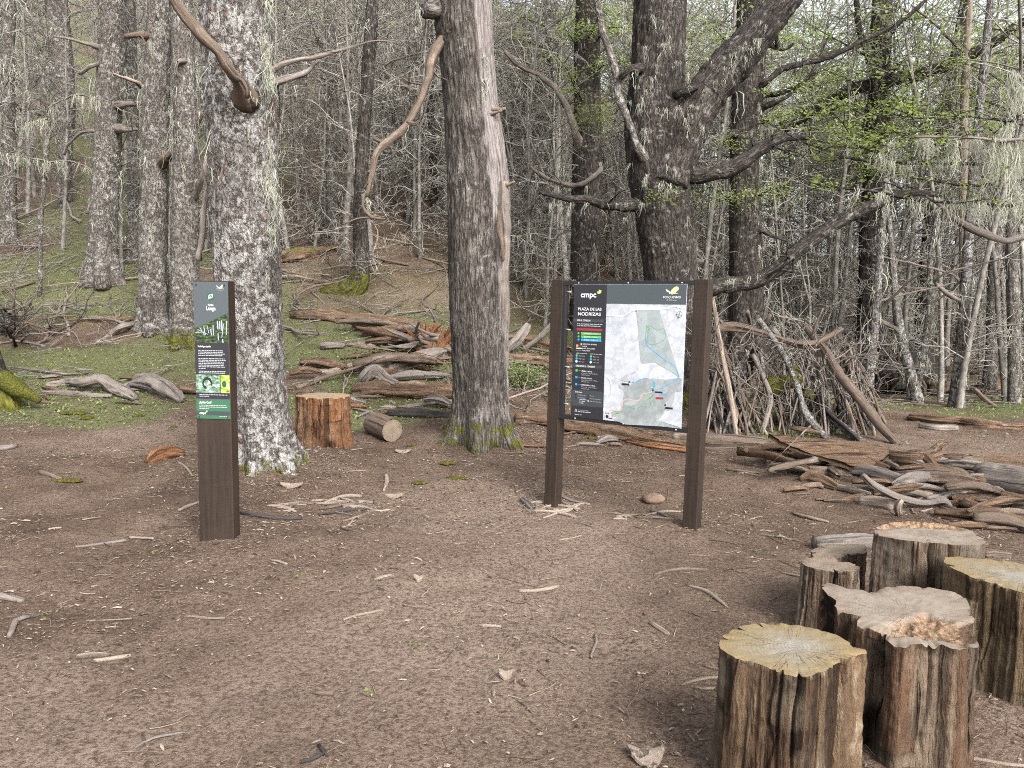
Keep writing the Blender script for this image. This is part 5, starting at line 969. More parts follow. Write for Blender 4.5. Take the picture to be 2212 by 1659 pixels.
for i in range(300):        # fine dead twigs sticking out of the heap
    W = walk(Pd(*Z6(rg.uniform(160, 1300), rg.uniform(560, 1120)), DS - .15 + rg.normal(0, .25)), rg.normal(0, 1, 3) + [0, 0, .5], rg.uniform(.25, .9), 6, .22, .02, rg); W[:, 2] = np.maximum(W[:, 2], hz0(W[0, 0], W[0, 1]) + .01); tube(tw, W, np.linspace(rg.uniform(.005, .011), .0025, 7), 4, None, i, False)
tw.build('twigs', M['dead_grey'], shelter, shelter.location)['kind'] = 'stuff'
lm = MB()
for _ in range(34): beard(lm, Pd(*Z6(rg.uniform(200, 1200), rg.uniform(560, 1050)), DS - .1 + rg.normal(0, .15)), rg.uniform(.08, .35), .015, 9, .005, rg)
lm.build('hanging_lichen', M['lichen'], shelter, shelter.location)['kind'] = 'stuff'

# ================================================================== SIGNS
def timber_mat(name, base):
    t = NT(name); P = t.n('ShaderNodeTexCoord').outputs['Object']; s = t.noise(t.mapv(P, (1, 1, .03)), 70, 6, .65); b = t.noise(t.mapv(P, (1, 1, .6)), 5, 4); saw = t.noise(t.mapv(P, (.1, .1, 1)), 90, 2)
    c = t.ramp(s, [(.3, [x * .5 for x in base]), (.55, base), (.8, [x * 1.5 for x in base])]); c = t.mix(t.ramp(b, [(.45, 0), (.75, .6)]), c, [x * 1.7 for x in base]); c = t.mix(t.ramp(saw, [(.3, .3), (.5, 0)]), c, [x * .5 for x in base])
    return t.pbr(c, .6, t.bump(t.math('ADD', s, t.math('MULTIPLY', saw, .4)), .35, .004), .35)
M['timber'] = timber_mat('dark_stained_timber', (0.027, 0.01725, 0.012))
M['steel'] = plain('black_steel', (.012, .012, .014), .45, .5); M['bolt'] = plain('bolt', (.45, .45, .46), .4, .5, .6)
M['slate'] = plain('print_slate', (.062, .075, .082), .32, .5); M['char'] = plain('print_charcoal', (.022, .022, .027), .35, .5); M['band'] = plain('print_dark_grey', (.042, .048, .054), .35, .5)
M['white'] = plain('print_white', (0.68, 0.68, 0.68), .45); M['grey_txt'] = plain('print_pale_grey', (0.357, 0.3655, 0.3825), .45); M['pgreen'] = plain('print_green', (0.03825, 0.1148, 0.06375), .4); M['dgreen'] = plain('print_icon_green', (0.017, 0.0935, 0.03825), .4)
M['lime'] = plain('print_lime', (.38, .5, .16), .45); M['palelime'] = plain('print_pale_lime', (.5, .58, .3), .45); M['pblue'] = plain('print_blue', (.02, .3, .75), .45); M['tgreen'] = plain('print_trail_green', (.12, .36, .11), .45); M['pred'] = plain('print_red', (.3, .03, .04), .45); M['porange'] = plain('print_orange', (.8, .28, .06), .45); M['psalmon'] = plain('print_salmon', (.72, .4, .3), .45)
M['mgrey'] = plain('print_map_grey', (.33, .35, .37), .4); M['black'] = plain('print_black', (.02, .02, .022), .4)
def map_mat(name, lo, hi, vein):
    t = NT(name); P = t.n('ShaderNodeTexCoord').outputs['Object']; n = t.noise(P, 9, 7, .66); r = t.math('ABSOLUTE', t.math('SUBTRACT', t.noise(P, 6, 6, .6), .5))
    c = t.ramp(n, [(.35, lo), (.6, hi)]); c = t.mix(t.ramp(r, [(0, .5), (.02, .25), (.06, 0)]), c, vein); return t.pbr(c, .35, None, .45)
M['map'] = map_mat('print_map', (.4, .425, .465), (.5, .52, .555), (.25, .27, .3)); M['park'] = map_mat('print_map_park', (.25, .29, .295), (.31, .35, .355), (.4, .43, .44)); M['rough_map'] = map_mat('print_map_wood', (.22, .25, .25), (.34, .37, .375), (.17, .19, .2))

def letters(txt, cap, mat, bold, align, width, loc, parent):
    c = bpy.data.curves.new('lettering', 'FONT'); c.body = txt; c.size = cap / .72; c.align_x = align; c.offset = bold * cap; tmp = bpy.data.objects.new('tmp', c)
    me = bpy.data.meshes.new_from_object(tmp); bpy.data.objects.remove(tmp); bpy.data.curves.remove(c); me.name = 'lettering'; me.materials.clear(); me.materials.append(M[mat])
    n = len(me.vertices); v = np.zeros(n * 3, np.float32); me.vertices.foreach_get('co', v); v = v.reshape(-1, 3)
    if width and n: v[:, 0] *= width / max(1e-6, np.ptp(v[:, 0]))
    v = np.stack([v[:, 0], v[:, 0] * 0, v[:, 1]], -1); me.vertices.foreach_set('co', v.ravel()); me.update()
    o = bpy.data.objects.new('lettering', me); COL.objects.link(o); o.parent = parent; o.location = loc; return o
class Plane:
    """a flat printed panel; local x right, z up, y into the back. Features are read off the photograph in source pixels (4032 x 3024)"""
    def __init__(s, root, org, ang, off): s.root = root; s.ex = np.array([math.cos(ang), math.sin(ang), 0]); s.n = np.array([math.sin(ang), -math.cos(ang), 0]); s.org = np.asarray(org, float); s.o = s.org + s.n * off; s.off = off
    def l(s, sx, sy): q = Pp(sx * .5486, sy * .5486, s.o, s.n) - s.org; return np.array([q @ s.ex, q[2]])
    def poly(s, name, pts, mat, lift, parent, px=True):
        p = np.array([s.l(*q) for q in pts]) if px else np.asarray(pts, float)
        v = np.stack([p[:, 0], np.full(len(p), -s.off - lift), p[:, 1]], -1); me = bpy.data.meshes.new(name); ar = np.sum(p[:, 0] * np.roll(p[:, 1], -1) - p[:, 1] * np.roll(p[:, 0], -1)); idx = list(range(len(p)))
        me.from_pydata(v.tolist(), [], [idx if ar > 0 else idx[::-1]]); me.materials.append(M[mat]); o = bpy.data.objects.new(name, me); COL.objects.link(o); o.parent = parent; return o
    def line(s, name, pts, w, mat, lift, parent):
        p = np.array([s.l(*q) for q in pts]); p = spline(np.c_[p, p[:, 0] * 0], .02)[:, :2]; t = np.gradient(p, axis=0); t /= np.linalg.norm(t, axis=1)[:, None] + 1e-9; n = np.stack([-t[:, 1], t[:, 0]], -1) * w / 2
        a, b = p + n, p - n; k = len(p); v = np.concatenate([np.c_[a[:, 0], np.full(k, -s.off - lift), a[:, 1]], np.c_[b[:, 0], np.full(k, -s.off - lift), b[:, 1]]]); i = np.arange(k - 1)
        mb = MB(); mb.add(v, [np.stack([k + i, k + i + 1, i + 1, i], -1)]); return mb.build(name, M[mat], parent, smooth=False)
    def text(s, txt, sx, sy, hpx, mat, lift, parent, bold=0., align='LEFT', wpx_=None):
        """sx, sy: left of the base line; hpx: cap height in source pixels; wpx_: width"""
        a = s.l(sx, sy); hgt = s.l(sx, sy - hpx)[1] - a[1]; return letters(txt, hgt, mat, bold, align, abs(s.l(sx + wpx_, sy)[0] - a[0]) if wpx_ else None, (a[0], -s.off - lift, a[1]), parent)
    def bars(s, sx, sy, w, hpx, mat, lift, parent, rg):
        """one line of print too small to read: word-long dashes"""
        mb = MB(); a = s.l(sx, sy); b = s.l(sx + w, sy); hh = (s.l(sx, sy - hpx)[1] - a[1]); x = a[0]
        while x < b[0]:
            l = min(rg.uniform(.006, .03), b[0] - x); v = np.array([[x, -s.off - lift, a[1]], [x + l, -s.off - lift, a[1]], [x + l, -s.off - lift, a[1] + hh], [x, -s.off - lift, a[1] + hh]]); mb.add(v, [[[0, 1, 2, 3]]]); x += l + .005
        return mb.build('fine_print', M[mat], parent, smooth=False)
    def disc(s, name, sx, sy, rpx, mat, lift, parent):
        c = s.l(sx, sy); r = abs(s.l(sx + rpx, sy)[0] - c[0]); th = np.linspace(0, 2 * np.pi, 20, endpoint=False); return s.poly(name, np.stack([c[0] + r * np.cos(th), c[1] + r * np.sin(th)], -1), mat, lift, parent, False)
def box_part(name, b, mat, parent, bev=.004):
    v, f = boxv(*b); me = bpy.data.meshes.new(name); me.from_pydata(v.tolist(), [], f.tolist()); me.materials.append(M[mat]); o = bpy.data.objects.new(name, me); COL.objects.link(o); o.parent = parent
    m = o.modifiers.new('bevel', 'BEVEL'); m.width = bev; m.segments = 2; return o
def bolt(parent, x, y, z, r=.008, mat='bolt'):
    mb = MB(); tube(mb, [[x, y + .004, z], [x, y - .005, z]], [r, r * .8], 10); return mb.build('bolt', M[mat], parent)

# --- narrow flora sign post
gA = G(472, 1160); ang = math.radians(-3); post = thing('flora_sign', 'narrow dark timber post with a tall printed plant panel', 'sign', gA); post.rotation_euler[2] = ang; rg = np.random.RandomState(2)
dep = .10; ex = np.array([math.cos(ang), math.sin(ang), 0]); nn = np.array([math.sin(ang), -math.cos(ang), 0]); pl = Plane(post, gA, ang, dep / 2)
lx = lambda px, py: (Pp(px, py, gA + nn * dep / 2, nn) - gA)
xl = [(lx(a, b) @ ex) for a, b in ((418, 620), (430, 1140))]; xr = [(lx(a, b) @ ex) for a, b in ((494, 620), (504, 1140))]; zt = lx(455, 606)[2]
x0, x1 = np.mean(xl), np.mean(xr)
box_part('post', (x0, x1, -dep / 2, dep / 2, -.2, zt), 'timber', post, .005)
pl = Plane(post, gA, ang, dep / 2 + .001)
TL, TR, BR, BL = (759, 1110), (898.5, 1110), (912, 1650), (776, 1649)
c4 = np.array([pl.l(*q) for q in (TL, TR, BR, BL)]); px0, px1 = (c4[0, 0] + c4[3, 0]) / 2, (c4[1, 0] + c4[2, 0]) / 2; pz1, pz0 = c4[:2, 1].mean(), c4[2:, 1].mean(); px0 = max(px0, x0 + .004); px1 = min(px1, x1 - .002)
panel = box_part('panel', (px0, px1, -dep / 2 - .005, -dep / 2 - .0005, pz0, pz1), 'slate', post, .001)
pl = Plane(post, gA, ang, dep / 2 + .005)
def fx(u, v): return (px0 + (px1 - px0) * u, pz1 + (pz0 - pz1) * v)
def rect(pl_, name, u0, u1, v0, v1, mat, lift, par): return pl_.poly(name, [fx(u0, v0), fx(u1, v0), fx(u1, v1), fx(u0, v1)], mat, lift, par, False)
def photo_mat(name, lo, mid, hi, sc, st=(1, 1, 1.6)):
    t = NT(name); P = t.n('ShaderNodeTexCoord').outputs['Object']; n = t.noise(t.mapv(P, st), sc, 6, .65); return t.pbr(t.ramp(n, [(.35, lo), (.5, mid), (.68, hi)]), .4, None, .4)
M['ph1'] = photo_mat('photo_forest', (.006, .01, .012), (.02, .035, .02), (.12, .17, .03), 34, (1, 1, 2.2)); M['ph2'] = photo_mat('photo_branch', (.02, .05, .03), (.12, .2, .14), (.45, .55, .5), 45); M['ph3'] = photo_mat('photo_leaf', (.05, .09, .01), (.3, .38, .05), (.6, .65, .3), 30)
M['ph_trunk'] = plain('photo_pale_trunk', (.32, .33, .42), .4)
pl.poly('photograph', [fx(.003, .333), fx(.2, .318), fx(.4, .295), fx(.6, .27), fx(.8, .245), fx(.997, .222), fx(.997, .405), fx(.997, .44), fx(.003, .44)], 'ph1', .0006, panel, False)
for (u0, v0, u1, v1, w) in ((.16, .33, .3, .385, .004), (.28, .32, .32, .385, .005), (.38, .315, .42, .37, .004), (.48, .34, .5, .385, .006), (.55, .31, .56, .385, .005), (.68, .28, .69, .34, .007), (.74, .28, .75, .34, .006), (.8, .275, .81, .35, .008), (.86, .3, .8, .4, .004), (.95, .28, .93, .38, .005), (.69, .37, .7, .42, .006), (.82, .41, .83, .438, .007), (.02, .37, .3, .36, .003), (.1, .345, .4, .38, .003)):
    a, b = np.array(fx(u0, v0)), np.array(fx(u1, v1)); d = (b - a) / np.linalg.norm(b - a); n_ = np.array([-d[1], d[0]]) * w / 2; pl.poly('photograph_trunk', [a + n_, b + n_, b - n_, a - n_], 'ph_trunk', .001, panel, False)
rect(pl, 'text_field', .003, .997, .44, .91 - .06, 'char', .0006, panel)
rect(pl, 'photograph', .01, .715, .673, .805, 'ph2', .0012, panel); rect(pl, 'photograph', .735, .997, .673, .805, 'ph3', .0012, panel)
th = np.linspace(-.3, 4.6, 24); c_ = fx(.33, .74); sx_, sz_ = .13 * (px1 - px0), .045 * (pz1 - pz0)
arc = [(c_[0] + math.cos(a) * sx_ * (1.25 - .06 * a), c_[1] + math.sin(a) * sz_ * (1.2 - .07 * a)) for a in th[::-1]]; arc2 = [(c_[0] + math.cos(a) * sx_ * (.85 - .06 * a), c_[1] + math.sin(a) * sz_ * (.75 - .06 * a)) for a in th]
pl.poly('photograph_branch', arc + arc2, 'black', .0018, panel, False)
lf_ = fx(.84, .74); pl.poly('photograph_leaf', [(lf_[0] + .016 * math.cos(a), lf_[1] + .022 * math.sin(a)) for a in np.linspace(0, 6.28, 16, endpoint=False)], 'dgreen', .0018, panel, False)
rect(pl, 'text_field', .003, .997, .86, .998, 'pgreen', .0006, panel); rect(pl, 'logo_band', .003, .997, .942, .972, 'band', .0012, panel)
def tx(pl_, s, u, v, cap, mat, bold=0, al='LEFT', w=None, par=None):
    a = fx(u, v); return letters(s, cap, mat, bold, al, w * (px1 - px0) if w else None, (a[0], -pl_.off - .0022, a[1]), par)
tx(pl, 'FLORA', .5, .173, .0125, 'white', .02, 'CENTER', .16, panel); tx(pl, 'Lenga', .5, .203, .024, 'white', .02, 'CENTER', .27, panel)
tx(pl, 'Nothofagus pumilio', .09, .472, .0105, 'white', .02, 'LEFT', .38, panel); tx(pl, '\u00bfSab\u00edas Qu\u00e9?', .09, .885, .0135, 'white', .02, 'LEFT', .36, panel); tx(pl, 'cmpc', .09, .965, .016, 'white', .02, 'LEFT', .19, panel)
tx(pl, 'BOSQUEVIVO', .79, .052, .006, 'grey_txt', .03, 'CENTER', .21, panel); tx(pl, 'El C\u00f3ndor', .79, .063, .004, 'grey_txt', 0, 'CENTER', .12, panel)
icon = fx(.5, .105); pl.poly('icon_disc', [(icon[0] + .024 * math.cos(a), icon[1] + .024 * math.sin(a)) for a in np.linspace(0, 6.28, 24, endpoint=False)], 'dgreen', .0008, panel, False)
lo = np.array([(-.014, -.012), (-.013, .004), (-.006, .012), (.004, .015), (.016, .017), (.015, .004), (.011, -.005), (.002, -.011), (-.006, -.01), (-.012, -.019)]); pl.poly('leaf_icon', icon + lo * 1.0, 'white', .0014, panel, False); pl.poly('leaf_icon', icon + lo * .68 + [.0008, .001], 'dgreen', .0018, panel, False)
pl.poly('leaf_icon', [icon + np.array(q) for q in ((-.009, -.008), (.005, .008), (.007, .007), (-.007, -.009))], 'white', .0022, panel, False)
bd = np.array(fx(.77, .02)); bird_w = np.array([(-.02, .0), (-.012, -.004), (-.006, -.011), (-.004, -.016), (-.012, -.013), (-.018, -.006)]); bird_g = np.array([(-.004, -.015), (.006, -.005), (.014, .004), (.022, .004), (.022, -.004), (.014, -.012), (.02, -.015), (.008, -.018), (-.002, -.019)])
pl.poly('bird_logo', bd + bird_w - [0, .004], 'white', .0014, panel, False); pl.poly('bird_logo', bd + bird_g - [0, .004], 'palelime', .0014, panel, False)
c_ = np.array(fx(.3, .945)); pl.poly('leaf_logo', [c_ + np.array(q) for q in ((-.006, -.003), (-.004, .003), (.004, .007), (.006, .001), (.001, -.006), (-.004, -.006))], 'lime', .002, panel, False)
v_ = .497
for i in range(4): pl.bars(*[0, 0], 1, 1, 'grey_txt', 0, panel, rg) if False else None
def fine(v, u0, u1, mat='grey_txt', hh=.0042):
    mb = MB(); x, z = fx(u0, v); xe = fx(u1, v)[0]
    while x < xe - .002:
        l = min(rg.uniform(.005, .02), xe - x); mb.add(np.array([[x, 0, z], [x + l, 0, z], [x + l, 0, z + hh], [x, 0, z + hh]]) + [0, -pl.off - .0014, 0], [[[0, 1, 2, 3]]]); x += l + .0032
    o = mb.build('fine_print', M[mat], panel, smooth=False); o['kind'] = 'stuff'
for v, u1 in ((.499, .82), (.511, .82), (.523, .9), (.535, .82), (.558, .87), (.57, .92), (.582, .84), (.594, .85), (.606, .84), (.618, .86), (.63, .3), (.651, .88), (.6565 + .006, .88)): fine(v, .1, u1)
for v, u1 in ((.823, .92), (.835, .38)): fine(v, .1, u1)
for v, u1 in ((.902, .9), (.914, .9), (.926, .36)): fine(v, .09, u1)
fine(.982, .68, .9, 'grey_txt', .003)
for u, v in ((.09, .022), (.91, .022), (.08, .985), (.92, .985)): bolt(post, fx(u, v)[0], -dep / 2 - .007, fx(u, v)[1], .0045, 'steel')

# --- map board
A, B = G(1194, 1090), G(1494, 1141); ctr = (A + B) / 2; ctr[2] = min(A[2], B[2]); ang = math.atan2(B[1] - A[1], B[0] - A[0]); W = np.linalg.norm((B - A)[:2]); board = thing('map_board', 'large trail map board in a black steel frame between two timber posts', 'sign', ctr); board.rotation_euler[2] = ang
mp = Plane(board, ctr, ang, .0); L = lambda px, py: mp.l(px / .5486, py / .5486)
pw = .052
for (bx, tpx, nm) in ((-W / 2, 1213, 0), (W / 2, 1522, 1)):
    tz = L(tpx, 604)[1]; tx_ = L(tpx, 604)[0]; o = box_part('post', (-pw, pw, -pw, pw, -.25, tz), 'timber', board, .005); o.location = (bx, 0, 0); o.rotation_euler[1] = (tx_ - bx) / tz * .75
xL = L(1216, 760)[0] - .005; xR = L(1502, 760)[0] + .02; zT = L(1360, 607)[1]; zB = np.mean([L(1216, 905)[1], L(1480, 930)[1]])
fw = .012; fy = -.03
box_part('frame_rail', (xL, xR, fy - .02, fy + .02, zT - .032, zT), 'steel', board, .002); box_part('frame_rail', (xL, xR, fy - .02, fy + .02, zB, zB + .034), 'steel', board, .002)
box_part('frame_upright', (xL, xL + .045, fy - .018, fy + .018, zB + .034, zT - .032), 'steel', board, .002); box_part('frame_upright', (xR - .008, xR + .035, fy - .018, fy + .018, zB + .034, zT - .032), 'steel', board, .002)
po = .056; mp = Plane(board, ctr, ang, po)
CT = [(2266, 1120), (2711, 1118), (2677, 1686), (2243, 1640)]; cl = np.array([mp.l(*q) for q in CT]); qx0, qx1 = (cl[0, 0] + cl[3, 0]) / 2, (cl[1, 0] + cl[2, 0]) / 2; qz1, qz0 = cl[:2, 1].mean(), cl[2:, 1].mean()
mpan = box_part('map_panel', (qx0, qx1, -po + .0005, -po + .005, qz0, qz1), 'map', board, .001)
# homography from the photograph's panel corners to the panel rectangle
def homog(src, dst):
    Am = []; bm = []
    for (x, y), (u, v) in zip(src, dst): Am += [[x, y, 1, 0, 0, 0, -u * x, -u * y], [0, 0, 0, x, y, 1, -v * x, -v * y]]; bm += [u, v]
    h = np.linalg.solve(np.array(Am, float), np.array(bm, float)); return np.append(h, 1).reshape(3, 3)
HM = homog(CT, [(qx0, qz1), (qx1, qz1), (qx1, qz0), (qx0, qz0)])
def hl(sx, sy): q = HM @ np.array([sx, sy, 1.]); return q[:2] / q[2]
mp.l = hl
S3 = lambda x, y: (2200 + x / 5.35, 1090 + y / 5.35); S4 = lambda x, y: (2200 + x / 5.72, 1390 + y / 5.72); S5 = lambda x, y: (2380 + x / 5.267, 1090 + y / 5.267); S6 = lambda x, y: (2340 + x / 4.739, 1390 + y / 4.739)
xm = hl(*S3(1055, 165))[0]; xm2 = hl(*S4(965, 1505))[0]; xs_ = (xm + xm2) / 2; zh = hl(*S5(900, 565))[1]
mp.poly('legend_field', [(qx0 + .001, qz0 + .001), (xs_, qz0 + .001), (xs_, qz1 - .001), (qx0 + .001, qz1 - .001)], 'char', .0006, mpan, False); mp.poly('header_band', [(xs_, zh), (qx1 - .001, zh), (qx1 - .001, qz1 - .001), (xs_, qz1 - .001)], 'slate', .0006, mpan, False)
PQ = lambda Sf, name, pts, mat, lift=.0012: mp.poly(name, [Sf(*q) for q in pts], mat, lift, mpan)
PQ(S5, 'map_area', [(685, 700), (1160, 680), (1230, 950), (1320, 1270), (1420, 1633)], 'park') if False else None
mp.poly('map_area', [S5(685, 702), S5(1158, 680), S5(1320, 1270), S6(1460, 0), S6(1590, 450), S6(1420, 330), S6(1120, 165), S6(900, 195), S6(868, 150), S6(858, 0), S5(735, 1450)], 'park', .001, mpan)
mp.poly('map_area', [S6(545, 600), S6(700, 590), S6(860, 480), S6(1080, 470), S6(1340, 490), S6(1590, 460), S6(1625, 470), S6(1620, 700), S6(1490, 720), S6(1300, 960), S6(1290, 1090), S6(1180, 1250), S6(1000, 1170), S6(800, 1060), S6(650, 1010), S6(440, 1170), S6(310, 1200), S6(300, 1090), S6(480, 1060), S6(545, 780)], 'rough_map', .001, mpan)
for pts in ([(480, 490), (560, 420), (635, 380), (610, 460), (640, 530), (560, 530)], [(440, 600), (500, 540), (545, 560), (545, 690), (480, 660)], [(665, 385), (775, 325), (770, 360), (720, 385)], [(1380, 830), (1500, 715), (1480, 860), (1420, 990), (1340, 1000)], [(540, 930), (690, 880), (810, 910), (700, 980), (560, 970)]): PQ(S6, 'map_patch', pts, 'mgrey', .0014)
for pts in ([(650, 1020), (800, 1060), (1200, 1260), (1590, 1405), (1590, 1380), (560, 1330), (330, 1240), (440, 1170)],): PQ(S6, 'map_patch', pts, 'rough_map', .0009)
RL = lambda Sf, pts, w, mat, lift=.0018, name='map_route': mp.line(name, [Sf(*q) for q in pts], w, mat, lift, mpan)
RL(S5, [(60, 800), (250, 812), (400, 815), (500, 760), (600, 695), (850, 680), (1150, 668), (1330, 655), (1400, 625), (1455, 600), (1560, 630), (1640, 645), (1700, 628)], .007, 'white', .002, 'map_road')
RL(S6, [(185, 425), (260, 460), (300, 540), (312, 650), (300, 820), (250, 890), (165, 1030), (180, 1130), (200, 1250)], .008, 'white', .002, 'map_road')
RL(S5, [(890, 1010), (970, 1015), (1060, 1080), (1140, 1105), (1240, 1060), (1270, 1150), (1285, 1260), (1130, 1370), (990, 1400), (900, 1350), (920, 1180), (880, 1120), (890, 1010)], .003, 'tgreen'); RL(S5, [(890, 1030), (950, 1060), (890, 1140), (950, 1070), (930, 1170)], .004, 'tgreen')
RL(S5, [(860, 1170), (860, 1270), (875, 1330), (890, 1420), (980, 1500), (1080, 1580), (1150, 1633)], .004, 'pblue'); RL(S6, [(1190, 30), (1250, 70), (1350, 150), (1480, 230), (1550, 350), (1560, 460), (1430, 550), (1250, 650), (1120, 690)], .0035, 'pblue'); RL(S6, [(1090, 520), (1120, 570), (1105, 630), (1090, 690)], .008, 'pblue'); RL(S6, [(1210, 785), (1270, 765), (1330, 755)], .007, 'pblue'); RL(S6, [(700, 545), (730, 540)], .009, 'pblue'); RL(S6, [(720, 570), (850, 490), (1000, 460)], .003, 'pblue')
RL(S6, [(1080, 690), (1030, 735), (900, 760), (860, 830), (810, 885), (680, 870), (600, 855), (530, 890), (510, 960), (480, 1060), (380, 1070), (300, 1050), (270, 1090), (262, 1180)], .004, 'psalmon')
RL(S6, [(1090, 700), (1090, 780), (1030, 840), (1040, 980), (1000, 995), (850, 990), (790, 1040), (640, 1010), (500, 1080), (400, 1130), (310, 1160)], .003, 'tgreen'); RL(S6, [(960, 880), (1000, 845), (1040, 830), (1090, 780)], .008, 'tgreen'); RL(S6, [(370, 1135), (450, 1110)], .008, 'tgreen')
for (x, y, r, m) in ((650, 537, 16, 'black'), (1087, 692, 18, 'black'), (1313, 963, 17, 'black'), (218, 1183, 28, 'black'), (190, 1118, 9, 'black'), (222, 1120, 9, 'black'), (252, 1122, 9, 'black'), (1068, 642, 19, 'black')): mp.disc('map_marker', *S6(x, y), r / 4.739, m, .0024, mpan)
mp.disc('map_marker', *S6(1068, 640), 14 / 4.739, 'white', .003, mpan)
for (a, b, c, d, m) in ((508, 560, 645, 598, 'black'), (570, 600, 642, 612, 'mgrey'), (1120, 708, 1262, 738, 'black'), (1120, 740, 1197, 754, 'mgrey'), (1308, 1000, 1450, 1036, 'black'), (1308, 1040, 1385, 1054, 'mgrey'), (1140, 815, 1280, 850, 'pred'), (250, 1206, 318, 1220, 'black')): PQ(S6, 'map_label', [(a, b), (c, b + 8), (c, d + 8), (a, d)], m, .0024)
mp.disc('compass_rose', *S5(1570, 778), 60 / 5.267, 'black', .0016, mpan); mp.disc('compass_rose', *S5(1570, 778), 54 / 5.267, 'map', .0019, mpan); RL(S5, [(1595, 700), (1570, 778), (1535, 870)], .003, 'black', .0022, 'compass_rose'); RL(S5, [(1505, 765), (1632, 803)], .002, 'black', .0022, 'compass_rose'); PQ(S5, 'compass_rose', [(668, 695), (690, 695), (690, 715), (668, 715)], 'black', .002)
# logos and titles
TT = lambda Sf, s, x, y, cap, w, mat='white', bold=0., sc=5.35: mp.text(s, *Sf(x, y), cap / sc, mat, .0022, mpan, bold, 'LEFT', w / sc)
TT(S3, 'cmpc', 487, 430, 118, 325, bold=.03)
PQ(S3, 'leaf_logo', [(830, 320), (870, 300), (880, 268), (900, 285), (925, 275), (928, 320), (905, 350), (870, 365), (845, 355)], 'lime', .002)
TT(S3, 'PLAZA DE LAS', 425, 705, 58, 492, bold=.02); TT(S3, 'NODRIZAS', 418, 812, 66, 478, bold=.02)
PQ(S3, 'section_band', [(325, 880), (970, 897), (965, 965), (322, 945)], 'band', .0012); TT(S3, 'MTB EL C\u00d3NDOR', 400, 932, 32, 285, bold=.02)
PQ(S3, 'route_tab', [(390, 1080), (932, 1100), (930, 1148), (388, 1128)], 'pred', .0014)
for (y, m, s, r) in ((1168, 'tgreen', 'CARPINTERO / 1.600 mts.', 0), (1237, 'tgreen', 'BICI RIEL / 1.360 mts.', 0), (1303, 'pblue', 'PUMA / 3.180 mts.', 0)):
    PQ(S3, 'route_tab', [(480, y), (905, y + 15), (903, y + 65), (478, y + 50)], m, .0014); mp.disc('route_icon', *S3(425, y + 20), 20 / 5.35, m, .0014, mpan); TT(S3, s, 545, y + 40, 24, 290, 'white')
mp.disc('legend_mark', *S3(478, 1418), 13 / 5.35, 'white', .0016, mpan); TT(S3, 'INICIO PISTA / SENDERO', 508, 1430, 26, 300); TT(S3, 'SUBIDA', 505, 1476, 24, 92); TT(S3, 'RUTAS VEHICULARES', 500, 1520, 24, 262); TT(S3, 'CONEXIONES', 498, 1564, 24, 164)
PQ(S3, 'legend_mark', [(372, 1430), (416, 1432), (416, 1476), (372, 1474)], 'porange', .0016); PQ(S3, 'legend_mark', [(370, 1496), (488, 1500), (488, 1518), (370, 1514)], 'white', .0016); PQ(S3, 'legend_mark', [(416, 1454), (488, 1457), (488, 1462), (416, 1459)], 'porange', .0014); PQ(S3, 'legend_mark', [(370, 1544), (482, 1548), (482, 1554), (370, 1550)], 'mgrey', .0016)
for (x, y, s, m) in ((405, 58, 'Bajo / pont', 'tgreen'), (402, 125, 'Medio / pont', 'pblue'), (398, 190, 'Alto / pont', 'white'), (728, 78, 'Bajo / trail', 'tgreen'), (724, 142, 'Medio / trail', 'pblue'), (720, 208, 'Alto / trail', 'white')):
    mp.disc('legend_mark', *S4(x, y), 24 / 5.72, m, .0016, mpan); TT(S4, s, x + 46, y + 18, 26, 135, 'grey_txt', 0, 5.72)
PQ(S4, 'section_band', [(292, 242), (975, 288), (970, 358), (290, 312)], 'band', .0012); TT(S4, 'TREKKING EL C\u00d3NDOR', 378, 305, 36, 435, bold=.02, sc=5.72)
for (y, m, a, b, c) in ((395, 'tgreen', 'LENGAS / 1.050 mts.', '40 min. (ida)  / Desnivel 186 mts.', 'Dificultad baja'), (548, 'pblue', 'PE\u00d1\u00d3N / 760 mts.', '30 min. (ida)  / Desnivel 70 mts.', 'Dificultad media'), (705, 'pblue', 'CERRO NEGRO / 1.100 mts.', '40 min. (ida)  / Desnivel 156 mts.', 'Dificultad media')):
    x = 395 - (y - 395) * .045; PQ(S4, 'legend_mark', [(x - 22, y - 28), (x + 22, y - 26), (x + 22, y + 24), (x - 22, y + 22)], m, .0016); PQ(S4, 'legend_mark', [(x + 22, y - 4), (x + 100, y + 2), (x + 100, y + 8), (x + 22, y + 2)], m, .0014)
    TT(S4, a, x + 112, y + 26, 28, 245 if y < 600 else 320, 'white', .012, 5.72); TT(S4, b, x + 112, y + 70, 26, 365, 'grey_txt', 0, 5.72); TT(S4, c, x + 112, y + 108, 26, 180, 'grey_txt', 0, 5.72)
PQ(S4, 'section_band', [(268, 820), (980, 872), (968, 1232), (250, 1180)], 'band', .0012); TT(S4, 'Simbolog\u00eda', 352, 885, 28, 158, 'white', .015, 5.72)
for (x, y, s, w, xi) in ((410, 955, 'Usted est\u00e1 aqu\u00ed', 182, 372), (407, 1015, 'Villa El C\u00f3ndor', 170, 370), (685, 975, 'Mirador', 92, 650), (683, 1038, 'Plaza de las Nodrizas', 250, 648), (680, 1095, 'Zona de bosque nativo', 262, 645)): TT(S4, s, x, y, 24, w, 'grey_txt', 0, 5.72); mp.disc('legend_mark', *S4(xi, y - 15), 18 / 5.72, 'black' if y < 1090 else 'mgrey', .0016, mpan)
for (x, y, w) in ((452, 1052, 155), (448, 1092, 125), (446, 1134, 100)): mp.bars(*S4(x, y), w / 5.72, 18 / 5.72, 'mgrey', .0016, mpan, rg)['kind'] = 'stuff'
